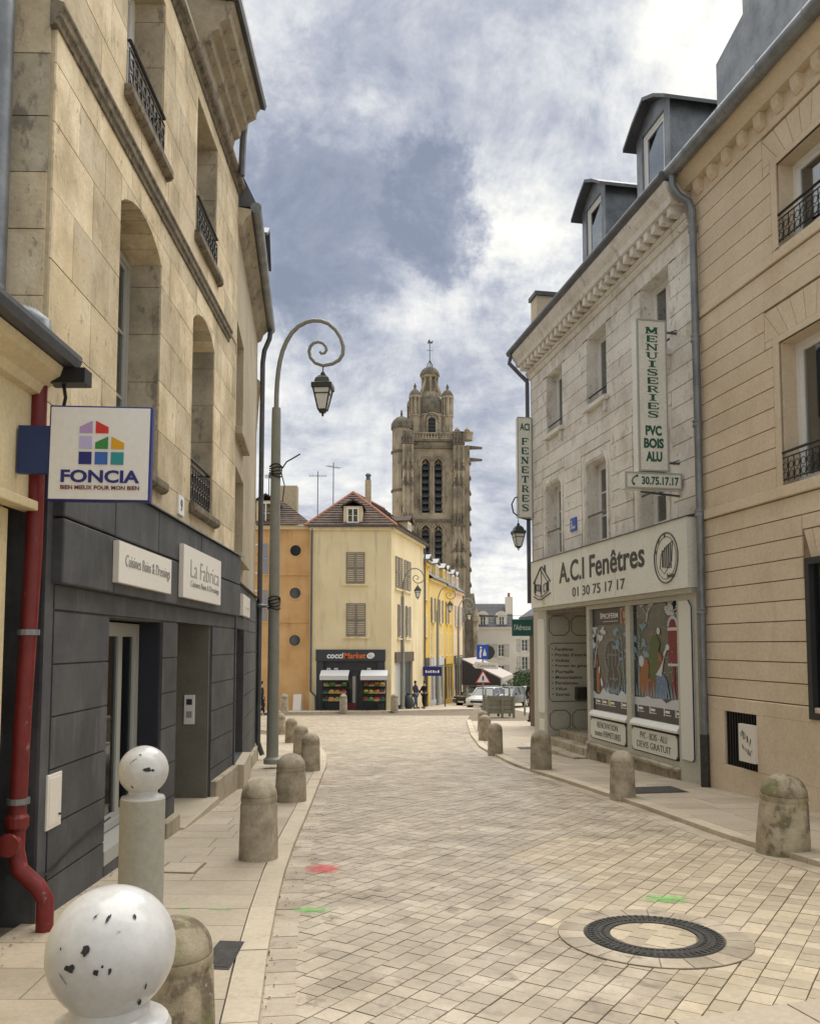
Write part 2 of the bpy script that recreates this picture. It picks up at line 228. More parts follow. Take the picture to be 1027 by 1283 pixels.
# ------------------------------------------------------------------ helpers
GY = [-30, 0, 12, 25, 47, 58, 80, 110, 200, 2000]; GZ = [1.2, 0, -.5, -1.1, -2.28, -2.85, -3.8, -4.5, -5, -5]
def gz(y): return float(np.interp(y, GY, GZ))
ZB = {}                                             # base height of each root
class MB:
    def __init__(s): s.v = []; s.f = []; s.mi = []; s.m = 0
    def add(s, vs, fs):
        o = len(s.v); s.v += [tuple(v) for v in vs]
        for f in fs: s.f.append([i + o for i in f]); s.mi.append(s.m)
        return s
    def box(s, x0, x1, y0, y1, z0, z1):
        return s.add([(x0, y0, z0), (x1, y0, z0), (x1, y1, z0), (x0, y1, z0), (x0, y0, z1), (x1, y0, z1), (x1, y1, z1), (x0, y1, z1)],
                     [(0, 3, 2, 1), (4, 5, 6, 7), (0, 1, 5, 4), (1, 2, 6, 5), (2, 3, 7, 6), (3, 0, 4, 7)])
    def prism(s, poly, a, b, ax='y'):               # poly (u,w) extruded along ax; u,w = x,z for y; y,z for x; x,y for z
        n = len(poly)
        P = {'y': lambda u, w, t: (u, t, w), 'x': lambda u, w, t: (t, u, w), 'z': lambda u, w, t: (u, w, t)}[ax]
        vs = [P(u, w, a) for u, w in poly] + [P(u, w, b) for u, w in poly]
        return s.add(vs, [tuple(range(n)), tuple(range(2 * n - 1, n - 1, -1))] + [(i, i + n, (i + 1) % n + n, (i + 1) % n) for i in range(n)])
    def tube(s, pts, r, n=8, cap=True):
        pts = [Vector(p) for p in pts]; rr = r if isinstance(r, (list, tuple)) else [r] * len(pts); o = len(s.v)
        t = (pts[1] - pts[0]).normalized(); up = Vector((0, 0, 1)) if abs(t.z) < .9 else Vector((1, 0, 0)); a = t.cross(up).normalized()
        for i, p in enumerate(pts):
            t = ((pts[min(i + 1, len(pts) - 1)] - pts[max(i - 1, 0)])).normalized()
            a = (a - t * a.dot(t)).normalized(); b = t.cross(a)
            for k in range(n):
                w = 2 * math.pi * k / n; s.v.append(tuple(p + (a * math.cos(w) + b * math.sin(w)) * rr[i]))
        for i in range(len(pts) - 1):
            for k in range(n):
                s.f.append([o + i * n + k, o + i * n + (k + 1) % n, o + (i + 1) * n + (k + 1) % n, o + (i + 1) * n + k]); s.mi.append(s.m)
        if cap:
            s.f.append([o + k for k in range(n)][::-1]); s.mi.append(s.m)
            s.f.append([o + (len(pts) - 1) * n + k for k in range(n)]); s.mi.append(s.m)
        return s
    def lathe(s, prof, n=16, c=(0, 0, 0), a0=0.0, cap=True):  # prof (r,z)
        o = len(s.v)
        for r, z in prof:
            for k in range(n):
                w = a0 + 2 * math.pi * k / n; s.v.append((c[0] + r * math.cos(w), c[1] + r * math.sin(w), c[2] + z))
        for i in range(len(prof) - 1):
            for k in range(n):
                s.f.append([o + i * n + k, o + i * n + (k + 1) % n, o + (i + 1) * n + (k + 1) % n, o + (i + 1) * n + k]); s.mi.append(s.m)
        if not cap: return s
        s.f.append([o + k for k in range(n)][::-1]); s.mi.append(s.m)
        s.f.append([o + (len(prof) - 1) * n + k for k in range(n)]); s.mi.append(s.m)
        return s
    def ball(s, c, r, n=12, sz=1.0):
        m = max(4, n // 2)
        return s.lathe([(max(1e-4, r * math.sin(math.pi * i / m)), -r * sz * math.cos(math.pi * i / m)) for i in range(m + 1)], n, c)
    def walls(s, x0, x1, z0, z1, y0, y1, holes):    # slab with rectangular openings
        xs = sorted({x0, x1} | {min(max(h[i], x0), x1) for h in holes for i in (0, 1)}); zs = sorted({z0, z1} | {min(max(h[i], z0), z1) for h in holes for i in (2, 3)})
        for za, zb in zip(zs, zs[1:]):
            run = None
            for xa, xb in list(zip(xs, xs[1:])) + [(x1, None)]:
                free = xb is not None and not any(h[0] < (xa + xb) / 2 < h[1] and h[2] < (za + zb) / 2 < h[3] for h in holes)
                if free and run is None: run = xa
                if not free and run is not None: s.box(run, xa, y0, y1, za, zb); run = None
        return s
def root_of(o):
    while o.parent: o = o.parent
    return o
def link(name, me, parent=None, label=None, cat=None, group=None, kind=None):
    o = bpy.data.objects.new(name, me); C.objects.link(o)
    if parent: o.parent = parent
    for k, v in (('label', label), ('category', cat), ('group', group), ('kind', kind)):
        if v: o[k] = v
    return o
def build(mb, name, mats, parent=None, smooth=False, bevel=0.0, seg=2, **kw):
    me = bpy.data.meshes.new(name); z = ZB.get(root_of(parent).name, 0) if parent else 0
    me.from_pydata([(x, y, w - z) for x, y, w in mb.v] if z else mb.v, [], mb.f)
    for m in (mats if isinstance(mats, (list, tuple)) else [mats]): me.materials.append(MATS[m])
    me.polygons.foreach_set('material_index', mb.mi)
    if bevel or smooth:
        bm = bmesh.new(); bm.from_mesh(me); bmesh.ops.remove_doubles(bm, verts=bm.verts, dist=1e-5); bmesh.ops.recalc_face_normals(bm, faces=bm.faces)
        if bevel: bmesh.ops.bevel(bm, geom=[e for e in bm.edges if len(e.link_faces) == 2 and e.calc_face_angle(0) > .5], offset=bevel, segments=seg, affect='EDGES', profile=.5)
        bm.to_mesh(me); bm.free()
    me.update()
    if smooth:
        me.polygons.foreach_set('use_smooth', [True] * len(me.polygons)); me.set_sharp_from_angle(angle=R(40))
    return link(name, me, parent, **kw)
def thing(name, loc, ang, label, cat, group=None, z0=None):
    o = bpy.data.objects.new(name, None); C.objects.link(o); o.location = (loc[0], loc[1], loc[2]); o.rotation_euler = (0, 0, ang); o.empty_display_size = .2
    o['label'] = label; o['category'] = cat
    if group: o['group'] = group
    ZB[o.name] = loc[2] if z0 is None else z0
    return o
UC = {}
def block(name, m, parent, x0, x1, y0, y1, z0, z1, **kw):   # box piece sharing one unit mesh per material
    if m not in UC:
        b = MB().box(0, 1, 0, 1, 0, 1); me = bpy.data.meshes.new('unit_' + m); me.from_pydata(b.v, [], b.f); me.materials.append(MATS[m]); UC[m] = me
    z = ZB.get(root_of(parent).name, 0) if parent else 0
    o = link(name, UC[m], parent, **kw); o.location = (x0, y0, z0 - z); o.scale = (x1 - x0, y1 - y0, z1 - z0); return o
def copy_tree(o, parent=None):
    c = o.copy(); C.objects.link(c); c.parent = parent
    for ch in list(o.children): copy_tree(ch, c)
    return c
def ashlar(parent, name, m, x0, x1, zs, holes, L, rnd, y0=-.012, y1=.02, gap=.008, jit=.003):
    for ci, (za, zb) in enumerate(zip(zs, zs[1:])):
        cuts = sorted({x0, x1} | {h[i] for h in holes for i in (0, 1) if x0 < h[i] < x1 and h[2] < zb - .005 and h[3] > za + .005})
        cells = []
        for xa, xb in zip(cuts, cuts[1:]):
            segs = [(za, zb)]
            for h in holes:
                if h[0] < (xa + xb) / 2 < h[1]:
                    ns = []
                    for a, b in segs:
                        if h[2] >= b or h[3] <= a: ns.append((a, b)); continue
                        if h[2] > a: ns.append((a, h[2]))
                        if h[3] < b: ns.append((h[3], b))
                    segs = ns
            for sg in segs:
                if sg[1] - sg[0] < .03: continue
                if cells and cells[-1][2] == sg and abs(cells[-1][1] - xa) < 1e-6: cells[-1][1] = xb
                else: cells.append([xa, xb, sg])
        for xa, xb, (a, b) in cells:
            ln = xb - xa
            if L is None or ln < L * .9: parts = [xa, xb]
            else:
                n = max(1, round(ln / L)); off = (.5 if ci % 2 else 0) * ln / n
                parts = [xa] + [q for q in (xa + off + ln / n * i + rnd.uniform(-.12, .12) * L for i in range(0, n + 1)) if xa + .18 * L < q < xb - .18 * L] + [xb]
            for p, q in zip(parts, parts[1:]):
                block(name, m, parent, p + gap / 2, q - gap / 2, y0 - rnd.uniform(0, jit), y1, a + gap / 2, b - gap / 2)
def text(name, body, x0, x1, z0, z1, y, m, parent, bold=0.0, th=.004, shear=0.0, **kw):   # lettering fitted to a rectangle, facing -y
    cu = bpy.data.curves.new('t', 'FONT'); cu.body = body; cu.size = 1; cu.offset = bold; cu.extrude = .5; cu.shear = shear; cu.align_x = 'LEFT'; cu.resolution_u = 3; cu.space_line = .95
    ob = bpy.data.objects.new('t', cu); me = bpy.data.meshes.new_from_object(ob); bpy.data.objects.remove(ob); bpy.data.curves.remove(cu)
    co = np.array([v.co[:] for v in me.vertices]); lo = co.min(0); hi = co.max(0); z = ZB.get(root_of(parent).name, 0)
    for v, c in zip(me.vertices, co):
        v.co = (x0 + (c[0] - lo[0]) / (hi[0] - lo[0]) * (x1 - x0), y + (0 if c[2] < 0 else -th), z0 - z + (c[1] - lo[1]) / (hi[1] - lo[1]) * (z1 - z0))
    me.materials.clear(); me.materials.append(MATS[m]); me.name = name
    return link(name, me, parent, **kw)
SLAB = {  # slab-serif capitals as strokes on a 0..1 box, (x0,z0,x1,z1,thickness)
    'M': [(.12, 0, .12, 1, .17), (.88, 0, .88, 1, .17), (.12, .95, .5, .2, .2), (.88, .95, .5, .2, .2), 's00', 's01', 's80', 's81'],
    'E': [(.2, 0, .2, 1, .24), (.1, .93, .95, .93, .14), (.1, .07, .95, .07, .14), (.2, .5, .7, .5, .13), (.92, .93, .92, .7, .1), (.92, .07, .92, .3, .1), (.68, .36, .68, .64, .09)],
    'N': [(.16, 0, .16, 1, .13), (.84, 0, .84, 1, .13), (.16, .95, .84, .05, .24), 's00', 's01', 's81'],
    'U': [(.2, .25, .2, 1, .22), (.82, .25, .82, 1, .13), (.2, .3, .35, .08, .2), (.82, .3, .65, .08, .15), (.3, .07, .7, .07, .14), 's01', 's81'],
    'I': [(.5, 0, .5, 1, .26), (.2, .94, .8, .94, .12), (.2, .06, .8, .06, .12)],
    'S': [(.2, .93, .78, .93, .13), (.2, .07, .8, .07, .13), (.18, .9, .18, .6, .2), (.2, .62, .8, .4, .24), (.82, .42, .82, .1, .2), (.86, .95, .86, .68, .1), (.14, .05, .14, .32, .1)],
    'R': [(.22, 0, .22, 1, .24), (.1, .93, .7, .93, .13), (.2, .48, .7, .48, .13), (.78, .86, .78, .55, .22), (.55, .48, .85, .05, .22), (.05, .06, .42, .06, .12), (.75, .06, 1, .06, .12)],
    'F': [(.25, 0, .25, 1, .24), (.1, .93, .95, .93, .14), (.25, .5, .72, .5, .13), (.92, .93, .92, .68, .1), (.7, .36, .7, .64, .09), (.08, .06, .48, .06, .12)],
    'T': [(.5, 0, .5, 1, .26), (.05, .93, .95, .93, .14), (.09, .93, .09, .66, .1), (.91, .93, .91, .66, .1), (.28, .06, .72, .06, .12)]}
def slab_text(name, body, xc, w, ztop, h, pitch, y, m, parent):
    mb = MB()
    for i, ch in enumerate(body):
        z0 = ztop - i * pitch - h; x0 = xc - w / 2; dy = 0
        for st in SLAB[ch]:
            if isinstance(st, str):
                cx = {'0': .14, '8': .86}[st[1]]; cz = {'0': .05, '1': .95}[st[2]]; st = (cx - .18, cz, cx + .18, cz, .1)
            a, b, c, d, t = st; dy += .0002
            p = Vector((x0 + a * w, z0 + b * h)); q = Vector((x0 + c * w, z0 + d * h)); u = (q - p).normalized(); nn = Vector((-u.y, u.x)) * t * (w if abs(u.y) > abs(u.x) else h) / 2
            mb.prism([tuple(p + nn), tuple(p - nn), tuple(q - nn), tuple(q + nn)], y - .003 - dy, y)
    return build(mb, name, m, parent)
def arc(cx, cz, r, a0, a1, n, sx=1.0): return [(cx + sx * r * math.cos(R(a0 + (a1 - a0) * i / n)), cz + r * math.sin(R(a0 + (a1 - a0) * i / n))) for i in range(n + 1)]
def window(parent, x0, x1, z0, z1, y, m='white_pvc', leaves=2, bars=0, g='glass', fr=.055, curtain=None, depth=.9, inner='interior', name='window', room=True):
    mb = MB(); t = .06
    mb.walls(x0, x1, z0, z1, y, y + t, [(x0 + fr, x1 - fr, z0 + fr, z1 - fr)])
    w = (x1 - x0 - 2 * fr) / leaves; lf = fr * .75
    for i in range(leaves):
        a = x0 + fr + w * i; mb.walls(a, a + w, z0 + fr, z1 - fr, y + .012, y + t - .01, [(a + lf, a + w - lf, z0 + fr + lf, z1 - fr - lf)])
        for b in range(bars):
            zz = z0 + fr + lf + (z1 - z0 - 2 * fr - 2 * lf) * (b + 1) / (bars + 1); mb.box(a + lf, a + w - lf, y + .02, y + .045, zz - .014, zz + .014)
    f = build(mb, name, m, parent)
    for i in range(leaves):
        a = x0 + fr + w * i; block('pane', g, f, a + lf, a + w - lf, y + .03, y + .036, z0 + fr + lf, z1 - fr - lf)
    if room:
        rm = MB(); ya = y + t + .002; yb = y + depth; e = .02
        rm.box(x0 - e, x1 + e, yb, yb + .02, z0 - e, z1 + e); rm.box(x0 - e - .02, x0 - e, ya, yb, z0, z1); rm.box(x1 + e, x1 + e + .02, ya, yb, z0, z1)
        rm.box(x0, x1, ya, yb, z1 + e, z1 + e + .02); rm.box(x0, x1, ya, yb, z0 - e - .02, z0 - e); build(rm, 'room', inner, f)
    if curtain:
        for a, b in curtain:
            cb = MB(); n = 28; xa = x0 + fr + a * (x1 - x0 - 2 * fr); xb = x0 + fr + b * (x1 - x0 - 2 * fr); pts = []
            for i in range(n + 1): pts.append((xa + (xb - xa) * i / n, y + t + .06 + .022 * math.sin(i * 1.9) + .01 * math.sin(i * .7)))
            for i in range(n): cb.add([(*pts[i], z0), (*pts[i + 1], z0), (*pts[i + 1], z1), (*pts[i], z1)], [(0, 1, 2, 3)])
            build(cb, 'curtain', 'curtain', f)
    return f
def guard(parent, x0, x1, z0, z1, y, m='black_iron', scroll=True):   # wrought-iron window guard
    mb = MB()
    for zz, r in ((z1, .018), (z1 - .07, .009), (z0 + .03, .009)): mb.tube([(x0, y, zz), (x1, y, zz)], r, 6)
    n = max(4, int((x1 - x0) / .11))
    for i in range(n + 1):
        x = x0 + (x1 - x0) * i / n; mb.tube([(x, y, z0), (x, y, z1 - .07)], .007, 5)
    if scroll:
        for i in range(n):
            xc = x0 + (x1 - x0) * (i + .5) / n; h = (z1 - .1 - z0)
            for zc, rr in ((z0 + h * .3, h * .17), (z0 + h * .72, h * .17)): mb.tube([(xc + min(rr, .045) * math.cos(k * .8), y, zc + rr * math.sin(k * .8)) for k in range(9)], .006, 4)
    mb.tube([(x0, y, z1), (x0, y + .3, z1)], .01, 5); mb.tube([(x1, y, z1), (x1, y + .3, z1)], .01, 5)
    return build(mb, 'window_guard', m, parent)

# ------------------------------------------------------------------ ground
rnd = random.Random(7)
def sheet(name, m, pts_rows, dz=0.0, **kw):          # rows of points -> draped sheet
    v = []; f = []; w = len(pts_rows[0])
    for r in pts_rows: v += [(x, y, gz(y) + dz) for x, y in r]
    for i in range(len(pts_rows) - 1):
        for j in range(w - 1): f.append((i * w + j, i * w + j + 1, (i + 1) * w + j + 1, (i + 1) * w + j))
    mb = MB(); mb.add(v, f); return build(mb, name, m, **kw)
ys = [-30, -10, 0, 4, 8, 12, 16, 20, 25, 30, 36, 42, 47, 52, 58, 66, 73, 80, 90, 100, 110, 140, 200, 400, 1500]
sheet('ground', 'ground_paving', [[(x, y) for x in (-900, -60, -20, 0, 20, 60, 900)] for y in ys], -.05, kind='structure')
LK = ([-2, 3, 3.96, 4.62, 5.68, 6.93, 8.07, 10.26, 12.55, 15.54, 18.1, 20.4, 23, 26, 29, 32, 34.5], [-.1, -.58, -.70, -.79, -.91, -1.03, -1.11, -1.23, -1.37, -1.55, -1.83, -2.25, -3.0, -4.1, -6, -9.5, -16])
RK = ([-2, 3, 5, 7.07, 8.27, 10.45, 12.55, 15.54, 19.67, 24.4, 36, 46, 52], [7.5, 5.0, 4.2, 3.52, 3.2, 2.87, 2.49, 1.93, 1.66, 1.78, 2.45, 3.4, 4.1])
xl = lambda y: float(np.interp(y, *LK)); xr = lambda y: float(np.interp(y, *RK))
far_y = lambda x: float(np.interp(x, [-40, -8.4, -1.56, 3.93, 8], [45.2, 45.2, 47.6, 53.0, 57]))
road = sheet('road', 'joint', [[(-40 + 47 * i / 24, y if y < 44 else min(y, far_y(-40 + 47 * i / 24) + 1)) for i in range(25)] for y in ([-8, 0, 2, 4, 6, 8, 10, 12, 14, 16, 18, 20, 22.5, 25, 28, 31, 36, 40, 44, 47, 50, 58])], -.013, kind='structure')
PA = R(57); PD = np.array([math.cos(PA), math.sin(PA)]); PN = np.array([-PD[1], PD[0]])
MH = np.array([1.52, 5.27])                          # round cover
def quad_piece(P, zt, th=.03, tilt=0):               # four ground points -> low prism
    top = [(x, y, gz(y) + zt) for x, y in P]; bot = [(x, y, gz(y) + zt - th) for x, y in P]; n = len(P)
    return top + bot, [tuple(range(n))] + [(i, i + n, (i + 1) % n + n, (i + 1) % n)[::-1] for i in range(n)]
pavers = []
CW = .13
for i in range(-300, 380):
    a = -9.0 + rnd.uniform(0, .2)
    pos = -40.0 + rnd.uniform(0, .2)
    n0 = i * CW + math.sin(i * 1.7) * .0015
    while pos < 48:
        ln = rnd.choice((.115, .125, .13, .135, .14, .155)); c = PD * (pos + ln / 2) + PN * (n0 + CW / 2)
        if 2.9 < c[1] < 43 and xl(c[1]) - .05 < c[0] < xr(c[1]) + .05 and c[0] > -13 and abs(c[0]) < c[1] * .56 + .6:
            pavers.append((c, ln))
        pos += ln
def paver_pts(c, ln):
    u = PD * (ln / 2 - .0030); w = PN * (CW / 2 - .0036); j = lambda: np.array([rnd.uniform(-.0012, .0012), rnd.uniform(-.0012, .0012)])
    return [c - u - w + j(), c + u - w + j(), c + u + w + j(), c - u + w + j()]
pavers.sort(key=lambda p: (abs(p[0][0] - .1 * p[0][1]) > p[0][1] * .47) * 100 + p[0][1])
near = [p for p in pavers if np.hypot(*(p[0] - MH)) > .5 and xl(p[0][1]) + .2 < p[0][0] and not (p[0][1] < 3.6 + .325 * p[0][0])]
ids = set(id(p) for p in near[:300]); rest = MB()
for p in pavers:
    v, f = quad_piece(paver_pts(*p), rnd.uniform(-.0018, .0012))
    isnew = (p[0][0] > 1.15 + .25 * math.sin(p[0][1] * 3.1) and p[0][1] < 8.5)
    if id(p) in ids: build(MB().add(v, f), 'paver', 'paver_new' if isnew else 'paver', road)
    else: rest.m = 1 if isnew else 0; rest.add(v, f)
build(rest, 'paver_field', ['paver', 'paver_new'], road, kind='stuff')
# round cover with radial ring and paved centre
def wedge(c, r0, r1, a0, a1, n=3): return [tuple(c + r1 * np.array([math.cos(a), math.sin(a)])) for a in np.linspace(a0, a1, n)] + [tuple(c + r0 * np.array([math.cos(a), math.sin(a)])) for a in np.linspace(a1, a0, n)]
v, f = quad_piece(wedge(MH, .05, .588, 0, 2 * math.pi - .001, 49), .0045); build(MB().add(v, f), 'ring_bed', 'joint', road)
for k in range(20):
    a0 = 2 * math.pi * k / 20 + .1; v, f = quad_piece(wedge(MH, .43, .585, a0 + .007, a0 + 2 * math.pi / 20 - .007), .008); build(MB().add(v, f), 'ring_paver', 'paver', road)
mh = thing('manhole_cover', (MH[0], MH[1], gz(MH[1])), 0, 'round cast iron manhole frame with a paved centre set in the street', 'manhole cover')
mh.rotation_euler = (-math.atan(.0417), 0, 0)
mb = MB(); prof = [(.27, .004), (.27, .012), (.30, .014), (.335, .014), (.34, .009), (.35, .009), (.355, .014), (.415, .014), (.42, .006), (.42, -.02), (.27, -.02)]
o_ = len(mb.v); nn = 64
for r_, z_ in prof:
    for k in range(nn): mb.v.append((r_ * math.cos(2 * math.pi * k / nn), r_ * math.sin(2 * math.pi * k / nn), z_ + ZB[mh.name]))
for i in range(len(prof)):
    for k in range(nn): mb.f.append([i * nn + k, i * nn + (k + 1) % nn, (i + 1) % len(prof) * nn + (k + 1) % nn, (i + 1) % len(prof) * nn + k]); mb.mi.append(0)
for k in range(60):
    a = 2 * math.pi * k / 60
    for rr in (.31, .375, .397):
        c_, s_ = math.cos(a), math.sin(a); x, y = rr * c_, rr * s_; e = .008
        mb.box(x - e, x + e, y - e, y + e, ZB[mh.name] + .01, ZB[mh.name] + .019)
build(mb, 'cover_frame', 'cast_iron', mh)
b_ = MB(); b_.lathe([(.268, -.02), (.268, .0)], 40, (0, 0, ZB[mh.name])); build(b_, 'cover_tray', 'joint', mh)
for i in range(-3, 3):
    for j in range(-2, 3):
        c = PD * ((j + (.5 if i % 2 else 0)) * .2) + PN * ((i + .5) * CW); q = [tuple(np.array(t)) for t in (c - PD * .095 - PN * .065, c + PD * .095 - PN * .065, c + PD * .095 + PN * .065, c - PD * .095 + PN * .065)]
        poly = []
        if all(np.hypot(*t) > .262 for t in q) and np.hypot(*c) > .2: continue
        q2 = []                                         # dense outline pulled inside the tray
        for a_, b2 in zip(q, q[1:] + q[:1]):
            for s_ in np.linspace(0, 1, 6)[:-1]: q2.append(np.array(a_) * (1 - s_) + np.array(b2) * s_)
        q2 = [t if np.hypot(*t) < .262 else t / np.hypot(*t) * .262 for t in q2]
        m2 = MB(); n_ = len(q2); z_ = ZB[mh.name]
        m2.add([(t[0], t[1], z_ + .008) for t in q2] + [(t[0], t[1], z_ - .01) for t in q2], [tuple(range(n_))] + [(a_, (a_ + 1) % n_, (a_ + 1) % n_ + n_, a_ + n_) for a_ in range(n_)])
        build(m2, 'paver', 'paver_new', mh)
# slab band crossing at the lower right
for k in range(5):
    a = np.array([-.1, 3.55]) + np.array([1.0, .325]) * (k * .62 + .1); d_ = np.array([.951, .309]); n_ = np.array([.25, -.968])
    v, f = quad_piece([tuple(a + n_ * .9), tuple(a + d_ * .64 + n_ * .9), tuple(a + d_ * .64), tuple(a)], .0075); build(MB().add(v, f), 'crossing_slab', 'slab', road)
def offset_line(fx, y, d):                            # point beside an edge line
    e = .05; t = np.array([fx(y + e) - fx(y - e), 2 * e]); t /= np.hypot(*t); return np.array([fx(y), y]) + np.array([t[1], -t[0]]) * d
PVH = .05
def edge_strip(parent, name, m, fx, ya, yb, d0, d1, L, zt, th, gap=.004):
    y = ya
    while y < yb:
        e = .05; sl = math.hypot((fx(y + e) - fx(y - e)) / (2 * e), 1); y2 = min(y + L * rnd.uniform(.85, 1.15) / sl, yb); g = gap / sl
        P = [tuple(offset_line(fx, y + g, d0)), tuple(offset_line(fx, y + g, d1)), tuple(offset_line(fx, y2 - g, d1)), tuple(offset_line(fx, y2 - g, d0))]
        v, f = quad_piece(P, zt + rnd.uniform(-.002, .002), th); build(MB().add(v, f), name, m, parent); y = y2
LFX = lambda y: -2.43 - .02 * (y - 5.35) if y < 11.77 else -2.56 - .12 * (y - 11.77)      # left building line
RFX = lambda y: 2.97 + (19.73 - y) * .185
pl = sheet('pavement_left', 'joint', [[(min(LFX(y), xl(y) - .6) - 1.5 - max(0, y - 17) * 2, y), (xl(y) - .02, y)] for y in np.arange(1, 30, .5)], .026, kind='structure')
pr = sheet('pavement_right', 'joint', [[(xr(y) + .02, y), (max(RFX(y), xr(y)) + 1.5 + max(0, y - 18) * .35, y)] for y in np.arange(2.5, 46, .5)], .026, kind='structure')
edge_strip(pl, 'kerb_stone', 'kerbstone', xl, 2.8, 27, -.17, -.003, 1.0, PVH, .08)
edge_strip(pr, 'kerb_stone', 'kerbstone', xr, 5.5, 36, .003, .19, 1.0, PVH, .08)
edge_strip(road, 'gutter_sett', 'paver', xl, 2.8, 22, .006, .165, .21, .004, .03, .005)
edge_strip(road, 'gutter_slab', 'paver', xr, 5.5, 24, -.19, -.006, .75, .004, .03, .005)
def slabs(parent, fa, fb, ya, yb, cw, L, clip=None):
    y = ya
    while y < yb:
        y2 = y + cw * rnd.uniform(.85, 1.15); a0, a1, b0, b1 = fa(y), fa(y2), fb(y), fb(y2)
        n = max(1, round((b0 - a0) / L)); cuts = [0] + sorted(min(.95, max(.05, (k + rnd.uniform(-.3, .3)) / n)) for k in range(1, n)) + [1]
        for s, t in zip(cuts, cuts[1:]):
            g = .003; wx = b0 - a0
            P = [(a0 + (b0 - a0) * s + g, y + g), (a0 + (b0 - a0) * t - g, y + g), (a1 + (b1 - a1) * t - g, y2 - g), (a1 + (b1 - a1) * s + g, y2 - g)]
            if (t - s) * wx < .05: continue
            v, f = quad_piece(P, PVH - rnd.uniform(0, .002), .024); build(MB().add(v, f), 'slab', 'slab', parent)
        y = y2
slabs(pl, lambda y: LFX(y) - .05 - max(0, y - 17) * .5, lambda y: xl(y) - .176, 2.6, 24, .40, .62)
slabs(pr, lambda y: xr(y) + .196, lambda y: max(RFX(y), xr(y) + 1.1) + .35 + max(0, y - 19.5) * .25, 5.5, 34, .44, .75)
# raised pavement in front of the corner shop and along the cross street
far_line = [(-40, 45.2), (-8.4, 45.2), (-1.56, 47.6), (3.93, 53.0), (5.2, 58), (9, 75)]
back_line = [(-40, 50.5), (-8.4, 50.5), (-1.3, 50.5), (-.2, 54.5), (1.0, 58), (4.8, 75)]
mb = MB(); nP = len(far_line)
def dens(l, n=8):
    o = []
    for a, b in zip(l, l[1:]): o += [(a[0] + (b[0] - a[0]) * i / n, a[1] + (b[1] - a[1]) * i / n) for i in range(n)]
    return o + [l[-1]]
A, B = dens(far_line), dens(back_line)
mb.add([(x, y, gz(y) + .1) for x, y in A] + [(x, y, gz(y) + .1) for x, y in B], [(i, i + 1, i + 1 + len(A), i + len(A)) for i in range(len(A) - 1)])
pf = build(mb, 'pavement_far', 'slab', kind='structure')
for i in range(6, len(A) - 8):
    (xa, ya), (xb, yb) = A[i], A[i + 1]; L_ = math.hypot(xb - xa, yb - ya); k = max(1, round(L_ / 1.1))
    if xb < -14: continue
    for j in range(k):
        p = np.array([xa + (xb - xa) * j / k, ya + (yb - ya) * j / k]); q = np.array([xa + (xb - xa) * (j + 1) / k, ya + (yb - ya) * (j + 1) / k]); t = (q - p) / np.hypot(*(q - p)); n_ = np.array([-t[1], t[0]])
        v, f = quad_piece([tuple(p - n_ * .1 + t * .01), tuple(q - n_ * .1 - t * .01), tuple(q + n_ * .15 - t * .01), tuple(p + n_ * .15 + t * .01)], .115, .16); build(MB().add(v, f), 'kerb_stone', 'kerbstone', pf)
# survey paint sprayed on the street
def splat(name, m, x, y, w, h, seed, par, dz=.0105, ang=0.0, label=None):
    n = 24; P = [(x, y)] + [(x + w * .6 * math.cos(t) * math.cos(ang) - h * .6 * math.sin(t) * math.sin(ang), y + w * .6 * math.cos(t) * math.sin(ang) + h * .6 * math.sin(t) * math.cos(ang)) for t in [2 * math.pi * k / n for k in range(n)]]
    build(MB().add([(a, b, gz(b) + dz) for a, b in P], [(0, 1 + k, 1 + (k + 1) % n) for k in range(n)]), name, m, par, label=label)
splat('paint_mark', 'paint_red', -.73, 7.1, .26, .52, 1, road, .0055, .2, 'red sprayed survey paint mark'); splat('paint_mark', 'paint_green', -.68, 5.85, .26, .2, 2, road, .0062, .2, 'green sprayed survey paint mark')
splat('paint_mark', 'paint_green', 1.87, 6.15, .36, .34, 3, road, .0055, .5, 'green sprayed survey paint mark'); splat('paint_mark', 'paint_green', -1.28, 5.7, .2, .05, 5, pl, PVH + .004, .05, 'green sprayed survey paint mark')
splat('paint_mark', 'paint_green', -1.55, 5.72, .13, .05, 6, pl, PVH + .004, .2, 'green sprayed survey paint mark'); splat('paint_mark', 'paint_red', -1.33, 13.0, .08, .5, 7, pl, PVH + .004, 1.4, 'red sprayed survey paint mark')
def flat_cover(name, P, m, par, frame=True):
    c = np.mean(P, axis=0); v, f = quad_piece([tuple(c + (np.array(p) - c) * 1.0) for p in P], PVH + .004, .02); o = build(MB().add(v, f), name, m, par)
    v, f = quad_piece([tuple(c + (np.array(p) - c) * .88) for p in P], PVH + .007, .02); build(MB().add(v, f), 'lid', 'slab' if m != 'cast_iron' else 'cast_iron', o)
flat_cover('access_cover', [(-2.05, 6.75), (-1.72, 6.72), (-1.72, 7.1), (-2.05, 7.13)], 'joint', pl)
flat_cover('access_cover', [(-1.15, 4.55), (-.97, 4.53), (-.98, 5.0), (-1.13, 5.02)], 'cast_iron', pl)
flat_cover('access_cover', [(2.95, 11.3), (3.85, 11.5), (3.8, 12.15), (3.0, 11.95)], 'cast_iron', pr)
flat_cover('access_cover', [(2.5, 18.8), (3.2, 19.0), (3.1, 19.7), (2.5, 19.5)], 'cast_iron', pr)
flat_cover('access_cover', [(4.3, 7.3), (4.8, 7.35), (4.8, 7.75), (4.3, 7.7)], 'cast_iron', pr)

